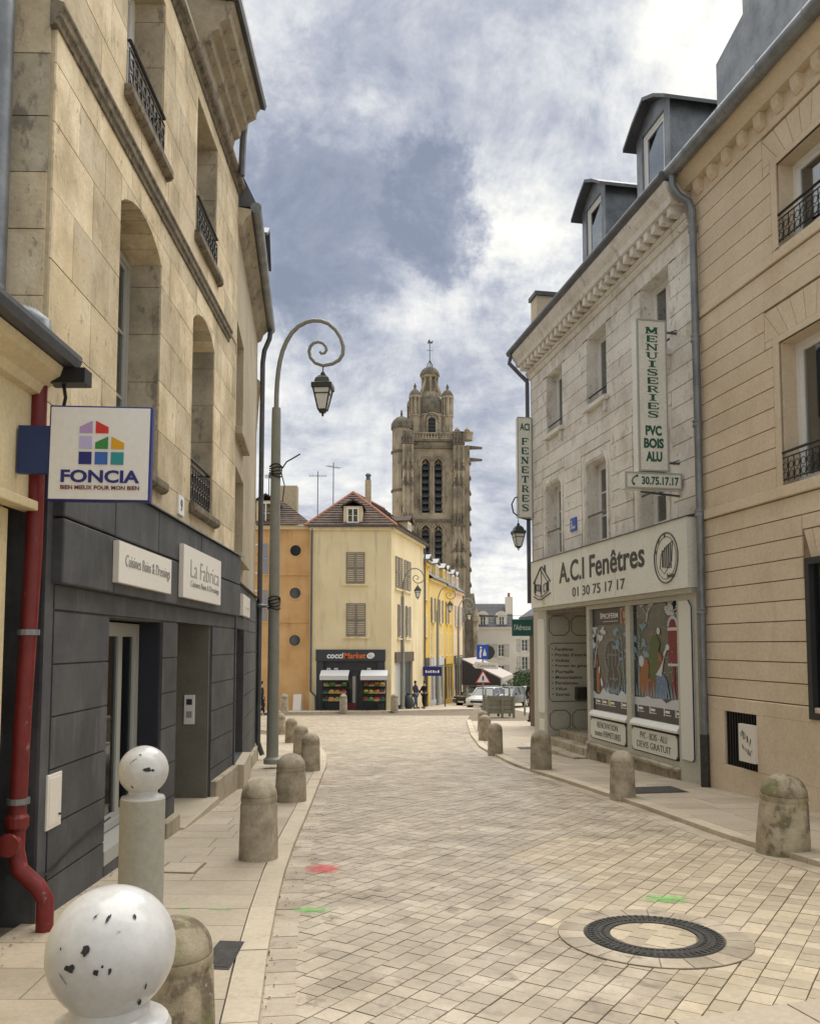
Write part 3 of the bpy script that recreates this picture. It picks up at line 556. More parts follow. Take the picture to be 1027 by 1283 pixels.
# dry leaves and grit gathered along walls and kerbs
lit = MB(); r_ = random.Random(12)
for k in range(420):
    y = r_.uniform(3.8, 16); side = r_.choice((0, 0, 0, 1, 2, 2))
    if side == 0: x = LFX(y) + .05 + abs(r_.gauss(0, .09)); z = PVH
    elif side == 1: x = RFX(y) - .06 - abs(r_.gauss(0, .09)); z = PVH
    else: x = xl(y) + abs(r_.gauss(.02, .08)); z = .006
    s_ = r_.uniform(.004, .015); a = r_.uniform(0, 6.3); t = r_.uniform(.3, .7); zz = gz(y) + z + .006
    lit.m = r_.choice((0, 0, 1)); lit.add([(x + s_ * math.cos(a), y + s_ * math.sin(a), zz), (x - s_ * t * math.sin(a), y + s_ * t * math.cos(a), zz + .004), (x - s_ * math.cos(a), y - s_ * math.sin(a), zz + .001), (x + s_ * t * math.sin(a), y - s_ * t * math.cos(a), zz + .003)], [(0, 1, 2, 3)])
build(lit, 'leaf_litter', ['bark', 'joint'], kind='stuff', label='dry leaves and grit along the wall bases and kerb', cat='litter')
# ------------------------------------------------------------------ left side of the street
rs = random.Random(3)
def stepped(mb, x0, x1, prof):                       # cornice: prof (y,z) polygon swept along x
    return mb.prism(prof, x0, x1, 'x')
def arch_fill(parent, x0, x1, zs, rise, ztop, y0, y1, m, n=7, name='voussoir', gap=.004):
    c = (x0 + x1) / 2; hw = (x1 - x0) / 2; r = (hw * hw + rise * rise) / (2 * rise); cz = zs + rise - r; a = math.asin(hw / r)
    for k in range(n):
        t0 = -a + 2 * a * k / n; t1 = -a + 2 * a * (k + 1) / n; g = gap
        P0 = (c + r * math.sin(t0) + g, cz + r * math.cos(t0)); P1 = (c + r * math.sin(t1) - g, cz + r * math.cos(t1)); tm = (t0 + t1) / 2; PM = (c + r * math.sin(tm), cz + r * math.cos(tm))
        build(MB().prism([P0, PM, P1, (P1[0], ztop), (P0[0], ztop)], y0, y1), name, m, parent)
H1 = thing('stone_house', (-2.43, 5.35, -.2), math.atan2(1, -.02), 'yellow limestone townhouse with arched windows above a charcoal shopfront', 'building')
holes = [(1.36, 2.58, 3.22, 5.58), (3.87, 5.0, 3.22, 5.58), (1.41, 2.52, 6.42, 8.06), (3.9, 4.98, 6.42, 8.06)]
mb = MB().walls(0.0, 6.42, 2.86, 8.75, 0, .40, holes); mb.box(0, .3, .40, 7, -.6, 8.75); mb.box(6.1, 6.42, .4, 7, -.6, 8.75); mb.box(0, 6.42, 6.7, 7, -.6, 8.75)
build(mb, 'wall', 'mortar', H1)
zs = [2.9, 3.22, 3.7, 4.2, 4.68, 5.16, 5.58, 5.83]
ashlar(H1, 'stone', 'limestone', 0.0, 6.42, zs, holes, .82, rs)
ashlar(H1, 'stone', 'limestone', 0.0, 6.42, [6.0, 6.42, 6.9, 7.4, 7.86, 8.06, 8.26], holes, .86, rs)
ashlar(H1, 'stone', 'limestone', 0.0, 6.42, [8.45, 8.75], [], .86, rs)
za = 2.6
while za < 8.5:                                      # end wall above the low agency building
    zb = za + rs.uniform(.36, .56)
    ya = 0.03 if rs.random() < .5 else .0
    for y0_, y1_ in ((0.02, rs.uniform(.32, .6)), (.62, 1.2)): block('stone', 'limestone' if rs.random() < .6 else 'limestone_grey', H1, -.014 - rs.uniform(0, .006), .02, y0_ + .004, y1_ - .004, za + .004, zb - .004)
    za = zb
for x0, x1, *_ in holes[:2]: arch_fill(H1, x0, x1, 5.36, .2, 5.578, -.013, .39, 'limestone')
for i, (x0, x1, z0, z1) in enumerate(holes):
    for ja, jb_ in ((x1 - .012, x1 + .02), (x0 - .02, x0 + .012)):
        zj = z0
        while zj < (5.3 if i < 2 else z1 - .05):
            zk = min(zj + .48, 5.36 if i < 2 else z1); block('jamb_stone', 'limestone_grey', H1, ja, jb_, .0, .37, zj + .003, zk - .003); zj = zk
    window(H1, x0 + .014, x1 - .014, z0 + .02, (5.36 if i < 2 else z1), .29, 'white_pvc' if i > 1 else 'grey_frame', 2, 2, 'glass', .06, [(0, .3), (.72, 1)] if i in (2, 3) else None)
    sb = MB(); sb.prism([(-.085, z0 - .02), (-.085, z0 - .09), (-.06, z0 - .12), (.0, z0 - .135), (.3, z0 - .135), (.3, z0 + .018)], x0 - .05, x1 + .17, 'x'); build(sb, 'sill', 'limestone_dark', H1, bevel=.008)
    if i > 0: guard(H1, x0 + .02, x1 - .02, z0 + .02, z0 + (.52 if i == 1 else .42), -.03 if i > 1 else .02)
bd = MB(); stepped(bd, -.05, 5.85, [(.02, 5.81), (-.03, 5.82), (-.035, 5.86), (-.055, 5.88), (-.06, 5.93), (-.075, 5.95), (-.075, 5.975), (.02, 6.01)]); build(bd, 'string_course', 'limestone_dark', H1, bevel=.004)
bd = MB(); stepped(bd, -.08, 6.42, [(.02, 8.25), (-.03, 8.26), (-.05, 8.31), (-.09, 8.34), (-.11, 8.38), (-.11, 8.42), (.02, 8.46)]); build(bd, 'cornice', 'limestone_dark', H1)
rf = MB(); rf.prism([(.35, 8.9), (1.6, 11.3), (3.5, 12.4), (5.4, 11.3), (7.0, 8.9)], .02, 6.4, 'x'); RF1 = build(rf, 'roof', 'slate', H1)
def eave_dormer(xa, xb):                             # upper windows under heavy moulded eaves
    w = MB().walls(xa, xb, 8.62, 9.13, .0, .3, [(xa + .45, xb - .45, 8.68, 9.08)]); w.box(xa, xa + .2, .3, 1.8, 8.62, 9.13); w.box(xb - .2, xb, .3, 1.8, 8.62, 9.13); o = build(w, 'dormer', 'limestone', H1)
    c = MB(); stepped(c, xa - .05, xb + .05, [(.05, 8.60), (-.05, 8.62), (-.07, 8.72), (-.14, 8.76), (-.16, 8.86), (-.24, 8.90), (-.26, 8.98), (-.36, 9.04), (-.38, 9.14), (-.42, 9.18), (-.42, 9.24), (.3, 9.30), (.3, 8.60)]); build(c, 'eave_moulding', 'limestone_grey', o)
    g = MB(); stepped(g, xa - .12, xb + .12, [(-.36, 9.25), (-.48, 9.22), (-.5, 9.28), (-.5, 9.35), (.1, 9.50), (1.6, 10.08), (1.6, 9.98), (.1, 9.38)]); build(g, 'eave_gutter', 'zinc_dark', o)
    window(H1, xa + .45, xb - .45, 8.68, 9.08, .12, 'grey_frame', 2, 0)
eave_dormer(.6, 2.55); eave_dormer(3.95, 5.75)
build(MB().tube([(5.95, -.2, 9.3), (5.95, -.16, 8.9), (5.95, -.14, 8.3)], .05, 8), 'downpipe', 'zinc_dark', H1)
# charcoal shopfront
DS = [(1.24, 2.77, -.12, 1.82), (3.33, 5.0, -.32, 1.86)]
mb = MB().walls(0.02, 6.42, -.7, 2.86, -.03, .38, DS); build(mb, 'shopfront_wall', 'charcoal', H1)
ashlar(H1, 'shopfront_panel', 'charcoal', .16, 6.42, [-.7, -.3, .05, .4, .77, 1.12, 1.47, 1.83], DS, None, rs, -.045, -.02, .012, .001)
block('shopfront_panel', 'charcoal', H1, .015, .148, -.042, -.02, -.7, 2.84)
block('lintel_panel', 'charcoal', H1, .16, 6.42, -.047, -.02, 1.842, 2.005)
for a, b, c, d in ((.1, 1.1, 2.01, 2.45), (.1, 1.1, 2.462, 2.86), (1.112, 3.0, 2.01, 2.45), (1.112, 2.3, 2.462, 2.86), (2.312, 4.0, 2.462, 2.86), (3.012, 6.44, 2.01, 2.45), (4.012, 6.44, 2.462, 2.86)):
    build(MB().box(a, b, -.12, -.02, c, d), 'fascia_panel', 'charcoal', H1, bevel=.012)
fl = MB(); fl.prism([(.02, 2.93), (-.15, 2.875), (-.15, 2.862), (.02, 2.90)], .0, 6.44, 'x'); build(fl, 'flashing', 'zinc', H1)
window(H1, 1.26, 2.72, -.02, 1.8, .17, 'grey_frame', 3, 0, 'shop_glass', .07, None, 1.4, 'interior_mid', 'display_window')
block('window_ledge', 'grey_frame', H1, 1.24, 2.77, -.05, .3, -.14, -.03); block('reveal', 'navy_dark', H1, 2.73, 2.772, -.02, .32, -.1, 1.82)
# shop interior furniture seen through the first window
DW = window(H1, 3.36, 4.3, -.28, 1.84, .42, 'dark_frame', 1, 0, 'shop_glass', .07, None, 1.2, 'interior_mid', 'door')
build(MB().tube([(4.15, .40, .55), (4.15, .36, .6), (4.15, .36, 1.3), (4.15, .40, 1.35)], .015, 8), 'handle', 'grey_frame', DW)
JB = MB(); JB.box(4.93, 5.002, -.018, .56, -.3, 1.86); JB.box(4.31, 4.93, .42, .5, -.3, 1.86); build(JB, 'door_jamb', 'jamb_greige', H1)
ic = build(MB().box(4.90, 4.93, .14, .27, .62, .98), 'intercom', 'sign_white', H1, bevel=.006); build(MB().box(4.896, 4.902, .17, .24, .86, .93), 'display', 'dark_frame', ic); build(MB().box(4.896, 4.902, .17, .24, .70, .78), 'keypad', 'letter_grey', ic)
build(MB().box(2.8, 3.3, -.12, .0, -.8, -.14), 'plinth', 'limestone_grey', H1, bevel=.01); build(MB().box(5.03, 6.44, -.12, .0, -.9, -.1), 'plinth', 'limestone_grey', H1, bevel=.01)
build(MB().box(3.3, 5.03, -.16, .5, -.75, -.285), 'door_step', 'kerbstone', H1, bevel=.012)
bx = build(MB().box(.12, .35, -.056, -.03, .38, .74), 'meter_box', 'sign_cream', H1, bevel=.004); build(MB().box(.145, .325, -.06, -.05, .405, .715), 'lid', 'sign_cream', bx); build(MB().tube([(.3, -.075, .46), (.3, -.06, .46)], .008, 8), 'lock', 'black_iron', bx)
build(MB().tube([(-.02, -.06, .12), (.2, -.055, .10), (.5, -.056, .16), (.9, -.056, .2), (1.34, -.056, .22)], .007, 6), 'cable', 'black_iron', H1)
nb = build(MB().box(3.33, 3.56, -.03, -.01, 3.0, 3.21), 'number_plate', 'sign_white', H1); text('numeral', '9', 3.41, 3.48, 3.04, 3.17, -.03, 'letter_dark', nb, .01)
def wall_sign(frame, x0, x1, z0, z1, y, label, lines, lm, m='sign_cream', group='cream panels on the charcoal shopfront'):
    M = frame.matrix_basis; P = M @ Vector((x0, y, 0)); t = thing('shop_sign', (P.x, P.y, z0), frame.rotation_euler.z, label, 'sign', group)
    build(MB().box(0, x1 - x0, 0, .05, z0, z1), 'panel', m, t, bevel=.004)
    for s, a, b, c, d, bo in lines: text('lettering', s, a * (x1 - x0), b * (x1 - x0), z0 + c * (z1 - z0), z0 + d * (z1 - z0), -.0005, lm, t, bo)
    return t
wall_sign(H1, 1.06, 2.58, 2.09, 2.42, -.17, 'wide low cream panel with one line of lettering on the charcoal shopfront', [('Cuisines Bains & Dressings', .1, .96, .34, .72, -.012)], 'letter_grey')
wall_sign(H1, 3.04, 4.86, 2.09, 2.64, -.17, 'taller cream panel with two lines of lettering on the charcoal shopfront', [('La Fabrica', .16, .93, .42, .76, -.016), ('Cuisines Bains & Dressings', .16, .93, .2, .36, -.014)], 'letter_grey')
H2 = thing('rendered_house', (-2.56, 11.77, -.5), math.atan2(1, -.12), 'narrow beige rendered house beyond the yellow limestone townhouse', 'building')
h2 = [(.12, 1.32, 4.8, 6.42), (.2, 1.62, 2.95, 4.25), (.15, 1.45, -.1, 1.84)]
mb = MB().walls(0.02, 4.6, 2.52, 8.05, -.01, .35, h2); mb.box(4.3, 4.6, .35, 6, -1, 8.05); mb.box(.02, 4.6, 5.7, 6, -1, 8.05); build(mb, 'wall', 'beige_render', H2)
mb = MB().walls(0.03, 4.62, -1.2, 2.5, -.05, .33, h2[2:]); build(mb, 'shopfront_wall', 'charcoal', H2)
ashlar(H2, 'shopfront_panel', 'charcoal', .03, 4.63, [-.35, .05, .4, .77, 1.12, 1.47, 1.83, 2.03, 2.5], h2[2:], None, rs, -.065, -.03, .012, .001)
build(MB().box(.03, 4.63, -.12, -.0, -1.2, -.36), 'plinth', 'limestone_grey', H2); build(MB().prism([(.02, 2.57), (-.12, 2.51), (.02, 2.53)], .02, 4.63, 'x'), 'flashing', 'zinc', H2)
for x0, x1, z0, z1 in h2[:2]:
    window(H2, x0, x1, z0, z1, .24, 'white_pvc', 2, 1); build(MB().box(x0 - .1, x1 + .15, -.12, .24, z0 - .12, z0 - .005), 'sill', 'limestone_grey', H2, bevel=.01)
window(H2, .15, 1.45, -.1, 1.84, .25, 'dark_frame', 1, 0, 'dark_glass', .08, name='door'); build(MB().box(.1, 1.5, -.2, .3, -.9, -.11), 'door_step', 'kerbstone', H2)
cn = MB(); stepped(cn, -.02, 4.65, [(.0, 7.75), (-.08, 7.8), (-.12, 7.92), (-.2, 8.0), (-.2, 8.06), (.1, 8.1)]); build(cn, 'cornice', 'limestone_grey', H2)
build(MB().tube([(.0, -.27, 8.1), (4.7, -.27, 8.06)], .085, 12), 'gutter', 'zinc', H2, smooth=True)
build(MB().prism([(-.3, 8.12), (.9, 10.6), (3, 11.4), (6, 8.12)], .02, 4.65, 'x'), 'roof', 'slate', H2)
dm = MB(); dm.box(3.3, 4.5, -.12, 1.2, 8.12, 9.3); D2 = build(dm, 'dormer', 'zinc_dark', H2); build(MB().prism([(3.15, 9.28), (3.9, 9.75), (4.65, 9.28), (4.65, 9.34), (3.9, 9.82), (3.15, 9.34)], -.26, 1.4), 'dormer_roof', 'zinc_dark', D2)
build(MB().tube([(4.5, -.27, 8.0), (4.5, -.25, 7.8), (4.5, -.15, 7.55), (4.5, -.12, 7.3), (4.5, -.12, 4.6), (4.5, -.12, -.3), (4.55, -.2, -.55)], .05, 10), 'downpipe', 'zinc_dark', H2, smooth=True)
build(MB().lathe([(.05, 2.32), (.16, 2.34), (.16, 2.38), (.05, 2.42)], 14, (4.5, -.12, 0)), 'pipe_collar', 'zinc_dark', H2)
wall_sign(H2, .1, 1.4, 2.03, 2.34, -.16, 'small cream panel on the charcoal shopfront nearest the corner', [('Cuisines', .2, .8, .35, .6, -.016)], 'sign_cream')
# low agency building at the left edge
H0 = thing('agency_building', (-2.47, -2.0, 0), math.atan2(1, 0), 'low cream rendered agency building with zinc gutter at left edge', 'building')
mb = MB(); mb.box(0, 7.26, -.03, 3, 2.52, 3.22); mb.box(0, 7.06, .06, 3, -.1, 2.5); build(mb, 'wall', 'cream_render', H0)
mb = MB(); mb.box(0, 7.27, -.09, .03, 2.455, 2.518); mb.box(6.72, 7.08, .035, .1, -.1, 2.45); mb.box(6.45, 6.66, .045, .1, -.1, 2.45); build(mb, 'moulding', 'cream_render', H0, bevel=.008)
mb = MB(); stepped(mb, 0, 7.28, [(.0, 3.2), (-.08, 3.22), (-.1, 3.28), (-.2, 3.34), (-.22, 3.40), (.02, 3.42)]); build(mb, 'cornice', 'cream_render', H0)
mb = MB(); stepped(mb, 0, 7.3, [(-.17, 3.405), (-.29, 3.41), (-.31, 3.46), (-.31, 3.49), (.3, 3.62), (.3, 3.45)]); build(mb, 'gutter', 'zinc_dark', H0)
build(MB().prism([(.1, 3.55), (3.2, 5.0), (3.2, 3.4), (.1, 3.4)], 0, 7.24, 'x'), 'roof', 'slate', H0)
mb = MB(); mb.box(7.22, 7.34, -.36, -.12, 3.30, 3.40); mb.tube([(7.28, -.2, 3.3), (7.29, -.21, 3.22), (7.3, -.19, 3.14)], .012, 6); build(mb, 'flood_lamp', 'black_iron', H0)
PX, PY_ = -2.415, 5.245
dp = build(MB().tube([(PX, PY_, 3.52), (PX, PY_, 2.2), (PX - .035, PY_, 1.2), (PX - .05, PY_, .45), (PX - .05, PY_ - .005, .32), (PX - .02, PY_ - .01, .2), (PX + .10, PY_ - .02, .1), (PX + .15, PY_ - .02, .02), (PX + .15, PY_ - .02, -.2)], .053, 14), 'x', 'red_paint', None, smooth=True)
dp.name = 'downpipe'; dp.parent = H0; dp.matrix_parent_inverse = (Matrix.Translation(H0.location) @ Matrix.Rotation(H0.rotation_euler.z, 4, 'Z')).inverted()
def sub(mb, name, m, par, **k):                      # sub-part of a part given in world space
    o = build(mb, name, m, None, **k); o.parent = par; return o
sub(MB().lathe([(.053, 3.4), (.085, 3.46), (.09, 3.6), (.07, 3.61)], 14, (PX, PY_, 0)), 'hopper', 'red_paint', dp, smooth=True)
for zz, dx in ((1.68, -.018), (.62, -.047)): sub(MB().lathe([(.054, zz - .018), (.068, zz - .018), (.068, zz + .018), (.054, zz + .018)], 14, (PX + dx, PY_, 0)), 'pipe_bracket', 'zinc', dp)
sub(MB().lathe([(.055, .44), (.07, .46), (.07, .52), (.055, .54)], 14, (PX - .05, PY_, 0)), 'pipe_joint', 'red_paint', dp)
sub(MB().tube([(PX - .05, PY_ - .05, .37), (PX - .05, PY_ - .105, .37), (PX - .05, PY_ - .106, .37), (PX - .05, PY_ - .12, .37)], [.06, .06, .072, .07], 16), 'inspection_cap', 'red_paint', dp)
zp = MB().tube([(-2.70, 5.2, 9), (-2.70, 5.2, 3.95), (-2.69, 5.2, 3.85), (-2.60, 5.22, 3.78), (-2.47, 5.235, 3.74), (-2.41, 5.24, 3.70), (-2.395, 5.245, 3.56)], .062, 12); z2_ = build(zp, 'rainwater_pipe', 'zinc', None, smooth=True); z2_.parent = H0; z2_.matrix_parent_inverse = dp.matrix_parent_inverse.copy()
# projecting agency sign
A = thing('agency_sign', (-2.45, 5.0, 2.5), 0, 'square white projecting sign with a coloured block logo, above the red downpipe', 'sign')
A.rotation_euler = (0, R(0.6), R(2))
build(MB().box(.21, .84, 0, .055, 2.49, 3.09), 'case', 'navy', A, bevel=.006); build(MB().box(.222, .828, -.004, .01, 2.502, 3.078), 'face', 'sign_white', A); build(MB().box(.02, .21, .005, .05, 2.66, 2.96), 'bracket', 'dark_blue', A)
u = .0122; X0 = .40; Z0 = 2.72; cs = .078; gp = .02
for i, j, m, sl in ((0, 0, 'navy', 0), (1, 0, 'logo_blue', 0), (2, 0, 'logo_teal', 0), (0, 1, 'logo_lavender', 0), (1, 1, 'logo_green', 1), (2, 1, 'logo_amber', -1), (0, 2, 'logo_lilac', 1), (1, 2, 'logo_red', -1)):
    x = X0 + i * (cs + gp); z = Z0 + j * (cs + gp); b, t = z, z + cs
    P = [(x, b), (x + cs, b), (x + cs, t if sl >= 0 else b + cs * .5), (x, t if sl <= 0 else b + cs * .5)]
    build(MB().prism(P, -.008, -.003), 'logo_block', m, A)
text('lettering', 'FONCIA', .295, .775, 2.605, 2.685, -.0045, 'navy', A, .03); text('lettering', 'BIEN MIEUX POUR MON BIEN', .295, .775, 2.562, 2.588, -.0045, 'maroon', A, .012)

# side-street house beyond the bend on the left
H3 = thing('side_street_house', (-4.05, 19.9, -.9), math.atan2(23, -4.75), 'beige rendered house set back behind the bend on the left', 'building')
h3 = [(1.2 + 3.2 * k, 2.3 + 3.2 * k, z, z + 1.7) for k in range(6) for z in (2.6, 5.4)]
mb = MB().walls(0, 20, -2.2, 8.0, 0, .35, h3); mb.box(0, .35, .35, 7, -2, 8); build(mb, 'wall', 'beige_render', H3)
for a, b, c, d in h3: window(H3, a, b, c, d, .2, 'white_pvc', 2, 2, 'car_glass', .06, None, room=False)
cn = MB(); stepped(cn, -.1, 20, [(.0, 7.7), (-.1, 7.75), (-.2, 7.95), (-.35, 8.0), (-.35, 8.1), (.1, 8.15)]); build(cn, 'cornice', 'limestone_grey', H3)
mb = MB(); mb.prism([(-.35, 8.1), (2.5, 10.8), (7, 8.1)], -.05, 20, 'x'); build(mb, 'roof', 'slate', H3)
# ------------------------------------------------------------------ right side of the street
RA = math.atan2(-1, .185); RD = np.array([math.cos(RA), math.sin(RA)]); RO = np.array([2.97, 19.73])
W = thing('white_house', (RO[0], RO[1], -.75), RA, 'weathered white rusticated house above the window shop with dormers', 'building')
top = [(1.13, 2.1, 6.38, 7.8), (3.48, 4.42, 6.36, 7.8), (5.85, 6.86, 6.36, 7.8)]
mid = [(.98, 1.95, 3.5, 5.24), (3.33, 4.32, 3.5, 5.24), (5.68, 6.66, 3.5, 5.24)]
mb = MB().walls(0, 7.55, 2.3, 8.75, 0, .34, top + mid); mb.box(0, .3, .34, 7, -1.2, 8.75); mb.box(0, 7.55, 6.7, 7, -1.2, 8.75); build(mb, 'wall', 'stucco_joint', W)
def reveal(par, a, b, c, d, dep, m):
    for nm, x0, x1, z0, z1 in (('reveal', a - .01, a + .011, c, d), ('reveal', b - .011, b + .01, c, d), ('reveal_head', a + .011, b - .011, d - .011, d + .01)): block(nm, m, par, x0, x1, .0, dep + .01, z0, z1)
lint = [(a - .22, b + .22, d, d + .28) for a, b, c, d in top]; sur = [(a - .22, b + .22, 3.5, d + .22) for a, b, c, d in mid]
ashlar(W, 'stucco_course', 'white_stucco', .0, 7.55, [3.56 + (8.08 - 3.56) / 15 * i for i in range(16)], top + lint + sur, None, rs, -.02, .02, .014, .002)
for a, b, c, d in top:                                # fanned lintel blocks
    n = 5
    for k in range(n):
        f0, f1 = k / n, (k + 1) / n; w0 = b - a; w1 = w0 + .44; g = .006
        build(MB().prism([(a + w0 * f0 + g, d), (a + w0 * f1 - g, d), (a - .22 + w1 * f1 - g, d + .275), (a - .22 + w1 * f0 + g, d + .275)], -.022, .02), 'lintel_block', 'white_stucco', W)
    for e, sx in ((a - .22, 1), (b + .22, -1)):
        build(MB().prism([(e, d + .006), (e + sx * .214, d + .006), (e + sx * .004, d + .268)], -.02, .02), 'lintel_block', 'white_stucco', W)
    sb = MB(); sb.box(a - .1, b + .1, -.12, .26, c - .09, c - .002); sb.box(a - .02, a + .08, -.08, .0, c - .3, c - .09); sb.box(b - .08, b + .02, -.08, .0, c - .3, c - .09); build(sb, 'sill', 'white_stucco', W, bevel=.01)
    reveal(W, a, b, c, d, .22, 'white_stucco'); window(W, a + .012, b - .012, c, d - .012, .22, 'white_pvc', 2, 0, 'glass', .06, [(0, .75)]); build(MB().tube([(a, .02, c + .22), (b, .02, c + .22)], .016, 6), 'rail', 'black_iron', W)
def surround(par, x0, x1, z0, z1, w, y, m, r=.16):
    mb = MB()
    for k, (o0, o1, yy) in enumerate(((0, w * .45, y - .012), (w * .45, w * .8, y - .035), (w * .8, w, y - .02))):
        def path(o):
            X0, X1, Z1 = x0 - w + o, x1 + w - o, z1 + w - o; rr = max(.02, r + w - o)
            return [(X0, z0), (X0, Z1 - rr)] + arc(X0 + rr, Z1 - rr, rr, 180, 90, 6)[1:] + arc(X1 - rr, Z1 - rr, rr, 90, 0, 6) + [(X1, z0)]
        A_, B_ = path(o0), path(o1)
        for i in range(len(A_) - 1): mb.prism([A_[i], A_[i + 1], B_[i + 1], B_[i]], yy, .02 - k * .001)
    rr = r; inn = [(x0, z0), (x0, z1 - rr)] + arc(x0 + rr, z1 - rr, rr, 180, 90, 6)[1:]
    for sx in (0, 1):                                  # rounded inner corners
        P = [(x0, z1)] + arc(x0 + rr, z1 - rr, rr, 90, 180, 6); P = [((x0 + x1 - u if sx else u), v) for u, v in P]; mb.prism(P, y - .01, .2)
    for sx in (0, 1):                                  # wall corners outside the rounded moulding
        X0, Z1, rr = x0 - w, z1 + w, r + w; P = [(X0, Z1)] + arc(X0 + rr, Z1 - rr, rr, 90, 180, 6); P = [((x0 + x1 - u if sx else u), v) for u, v in P]; build(MB().prism(P, y - .018, .018), 'corner_render', m, par)
    return build(mb, 'window_surround', m, par)
for a, b, c, d in mid:
    surround(W, a, b, 3.56, d, .21, 0, 'white_stucco')
    reveal(W, a, b, 3.6, d, .24, 'white_stucco'); window(W, a + .012, b - .012, 3.6, d - .012, .24, 'white_pvc', 2, 2, 'glass', .065, [(0, .6)]); build(MB().tube([(a, .03, 4.18), (b, .03, 4.18)], .02, 6), 'rail', 'stucco_joint', W); build(MB().box(a, b, .0, .24, 3.5, 3.598), 'sill', 'white_stucco', W)
cn = MB(); stepped(cn, -.06, 7.6, [(.0, 8.080), (-.06, 8.080), (-.09, 8.130), (-.09, 8.180), (0, 8.190)]); build(cn, 'cornice', 'white_stucco', W)
for k in range(29): block('dentil', 'white_stucco', W, .04 + k * .262, .17 + k * .262, -.3, .0, 8.270, 8.410)
cn = MB(); stepped(cn, -.1, 7.6, [(.0, 8.192), (-.1, 8.192), (-.12, 8.265), (0, 8.268)]); stepped(cn, -.12, 7.6, [(.0, 8.412), (-.34, 8.412), (-.36, 8.510), (-.42, 8.590), (-.46, 8.670), (-.46, 8.730), (.0, 8.760)]); build(cn, 'cornice', 'white_stucco', W)
build(MB().tube([(-.3, -.46, 8.810), (7.6, -.46, 8.810)], .085, 12), 'gutter', 'zinc_dark', W, smooth=True)
build(MB().prism([(-.5, 8.830), (2.6, 11.2), (5, 12.2), (7.3, 8.830)], -.1, 7.55, 'x'), 'roof', 'slate', W)
build(MB().tube([(-.12, -.46, 8.760), (-.12, -.52, 8.510), (-.06, -.25, 8.210), (-.04, -.1, 8.060), (-.04, -.09, 8.0), (-.04, -.09, 2.6)], .05, 10), 'downpipe', 'zinc_dark', W, smooth=True)
def zinc_dormer(par, x0, x1, z0, z1, y, zr):
    d = MB(); d.walls(x0, x1, z0, z1, y, y + .1, [(x0 + .22, x1 - .22, z0 + .05, z1 - .12)]); d.box(x0, x0 + .06, y + .1, y + 2.2, z0, z1); d.box(x1 - .06, x1, y + .1, y + 2.2, z0, z1); d.prism([(x0, z1), (x1, z1), ((x0 + x1) / 2, zr - .08)], y, y + .1)
    o = build(d, 'dormer', 'zinc', par); xc = (x0 + x1) / 2; e = .18
    r = MB(); P = [(x0 - e, z1 - .12), (x0 + .22, z1 + .16), (xc, zr), (x1 - .22, z1 + .16), (x1 + e, z1 - .12)]
    r.prism(P + [(u, v - .07) for u, v in P[::-1]], y - .2, y + 2.4); build(r, 'dormer_roof', 'zinc_dark', o)
    window(par, x0 + .22, x1 - .22, z0 + .05, z1 - .12, y + .04, 'white_pvc', 1, 0, 'glass', .07, [(0, 1)], .6)
zinc_dormer(W, 2.0, 3.24, 9.3, 11.35, .55, 11.72); zinc_dormer(W, 4.7, 6.0, 9.3, 11.35, .55, 11.72)
ch = MB(); ch.box(-.02, .4, .02, .62, 8.8, 10.05); CH = build(ch, 'chimney', 'tan_render', W); build(MB().box(-.07, .45, -.03, .67, 10.05, 10.15), 'coping', 'zinc_dark', CH)
pq = build(MB().box(2.52, 2.86, -.045, -.02, 3.98, 4.26), 'street_plaque', 'sign_blue', W); text('lettering', 'RUE\nDE LA\nCOUTELLERIE', 2.57, 2.81, 4.03, 4.21, -.0455, 'white', pq, .01)
# --- shopfront
build(MB().box(.42, 7.58, -.2, .02, 2.46, 3.53), 'fascia_board', 'fascia', W); build(MB().prism([(.03, 3.60), (-.22, 3.545), (-.22, 3.532), (.03, 3.54)], .40, 7.6, 'x'), 'flashing', 'zinc_dark', W)
mb = MB(); mb.box(.44, 7.56, -.14, .02, 2.385, 2.456); build(mb, 'soffit_moulding', 'shop_panel', W)
FA = bpy.data.objects['fascia_board']
for xj in (1.9, 3.5, 5.05): block('panel_joint', 'line_dark', FA, xj, xj + .004, -.2012, -.19, 2.47, 3.52)
text('lettering', 'A.C.I Fenêtres', 2.26, 6.2, 2.9, 3.34, -.2, 'letter_dark', FA, .018, .006); text('lettering', '01 30 75 17 17', 3.0, 5.44, 2.58, 2.77, -.2, 'letter_dark', FA, .0, .008)
ro = MB(); DX = .35
for rr, t in ((.44, .012), (.37, .005)): ro.tube([(6.93 + rr * .86 * math.cos(k * math.pi / 24), -.203, 2.97 + rr * .9 * math.sin(k * math.pi / 24)) for k in range(49)], t, 5, False)
for x0, x1, zz in ((6.45, 6.5, .12), (6.53, 6.56, .16), (6.59, 6.62, .18), (6.65, 6.69, .2), (6.72, 6.75, .22)): ro.box(x0 + DX, x1 + DX, -.206, -.198, 2.86 - zz * .3, 2.98 + zz)
ro.tube([(6.73, -.204, 2.82), (6.87, -.204, 2.72), (7.11, -.204, 2.9), (7.15, -.204, 3.22), (6.95, -.204, 3.14), (6.77, -.204, 3.03), (6.73, -.204, 2.82)], .006, 5)
LG = build(ro, 'round_logo', 'letter_dark', FA)
for chh, ang in (('A', 160), ('C', 130), ('I', 95)): text('lettering', chh, 6.91 + .335 * math.cos(R(ang)), 6.95 + .335 * math.cos(R(ang)), 2.94 + .355 * math.sin(R(ang)), 3.0 + .355 * math.sin(R(ang)), -.203, 'letter_dark', LG, .02)
text('lettering', 'Fenêtres', 6.96, 7.2, 2.65, 2.72, -.203, 'letter_dark', LG, .01)
lg = MB()                                              # little house emblem with open shutters
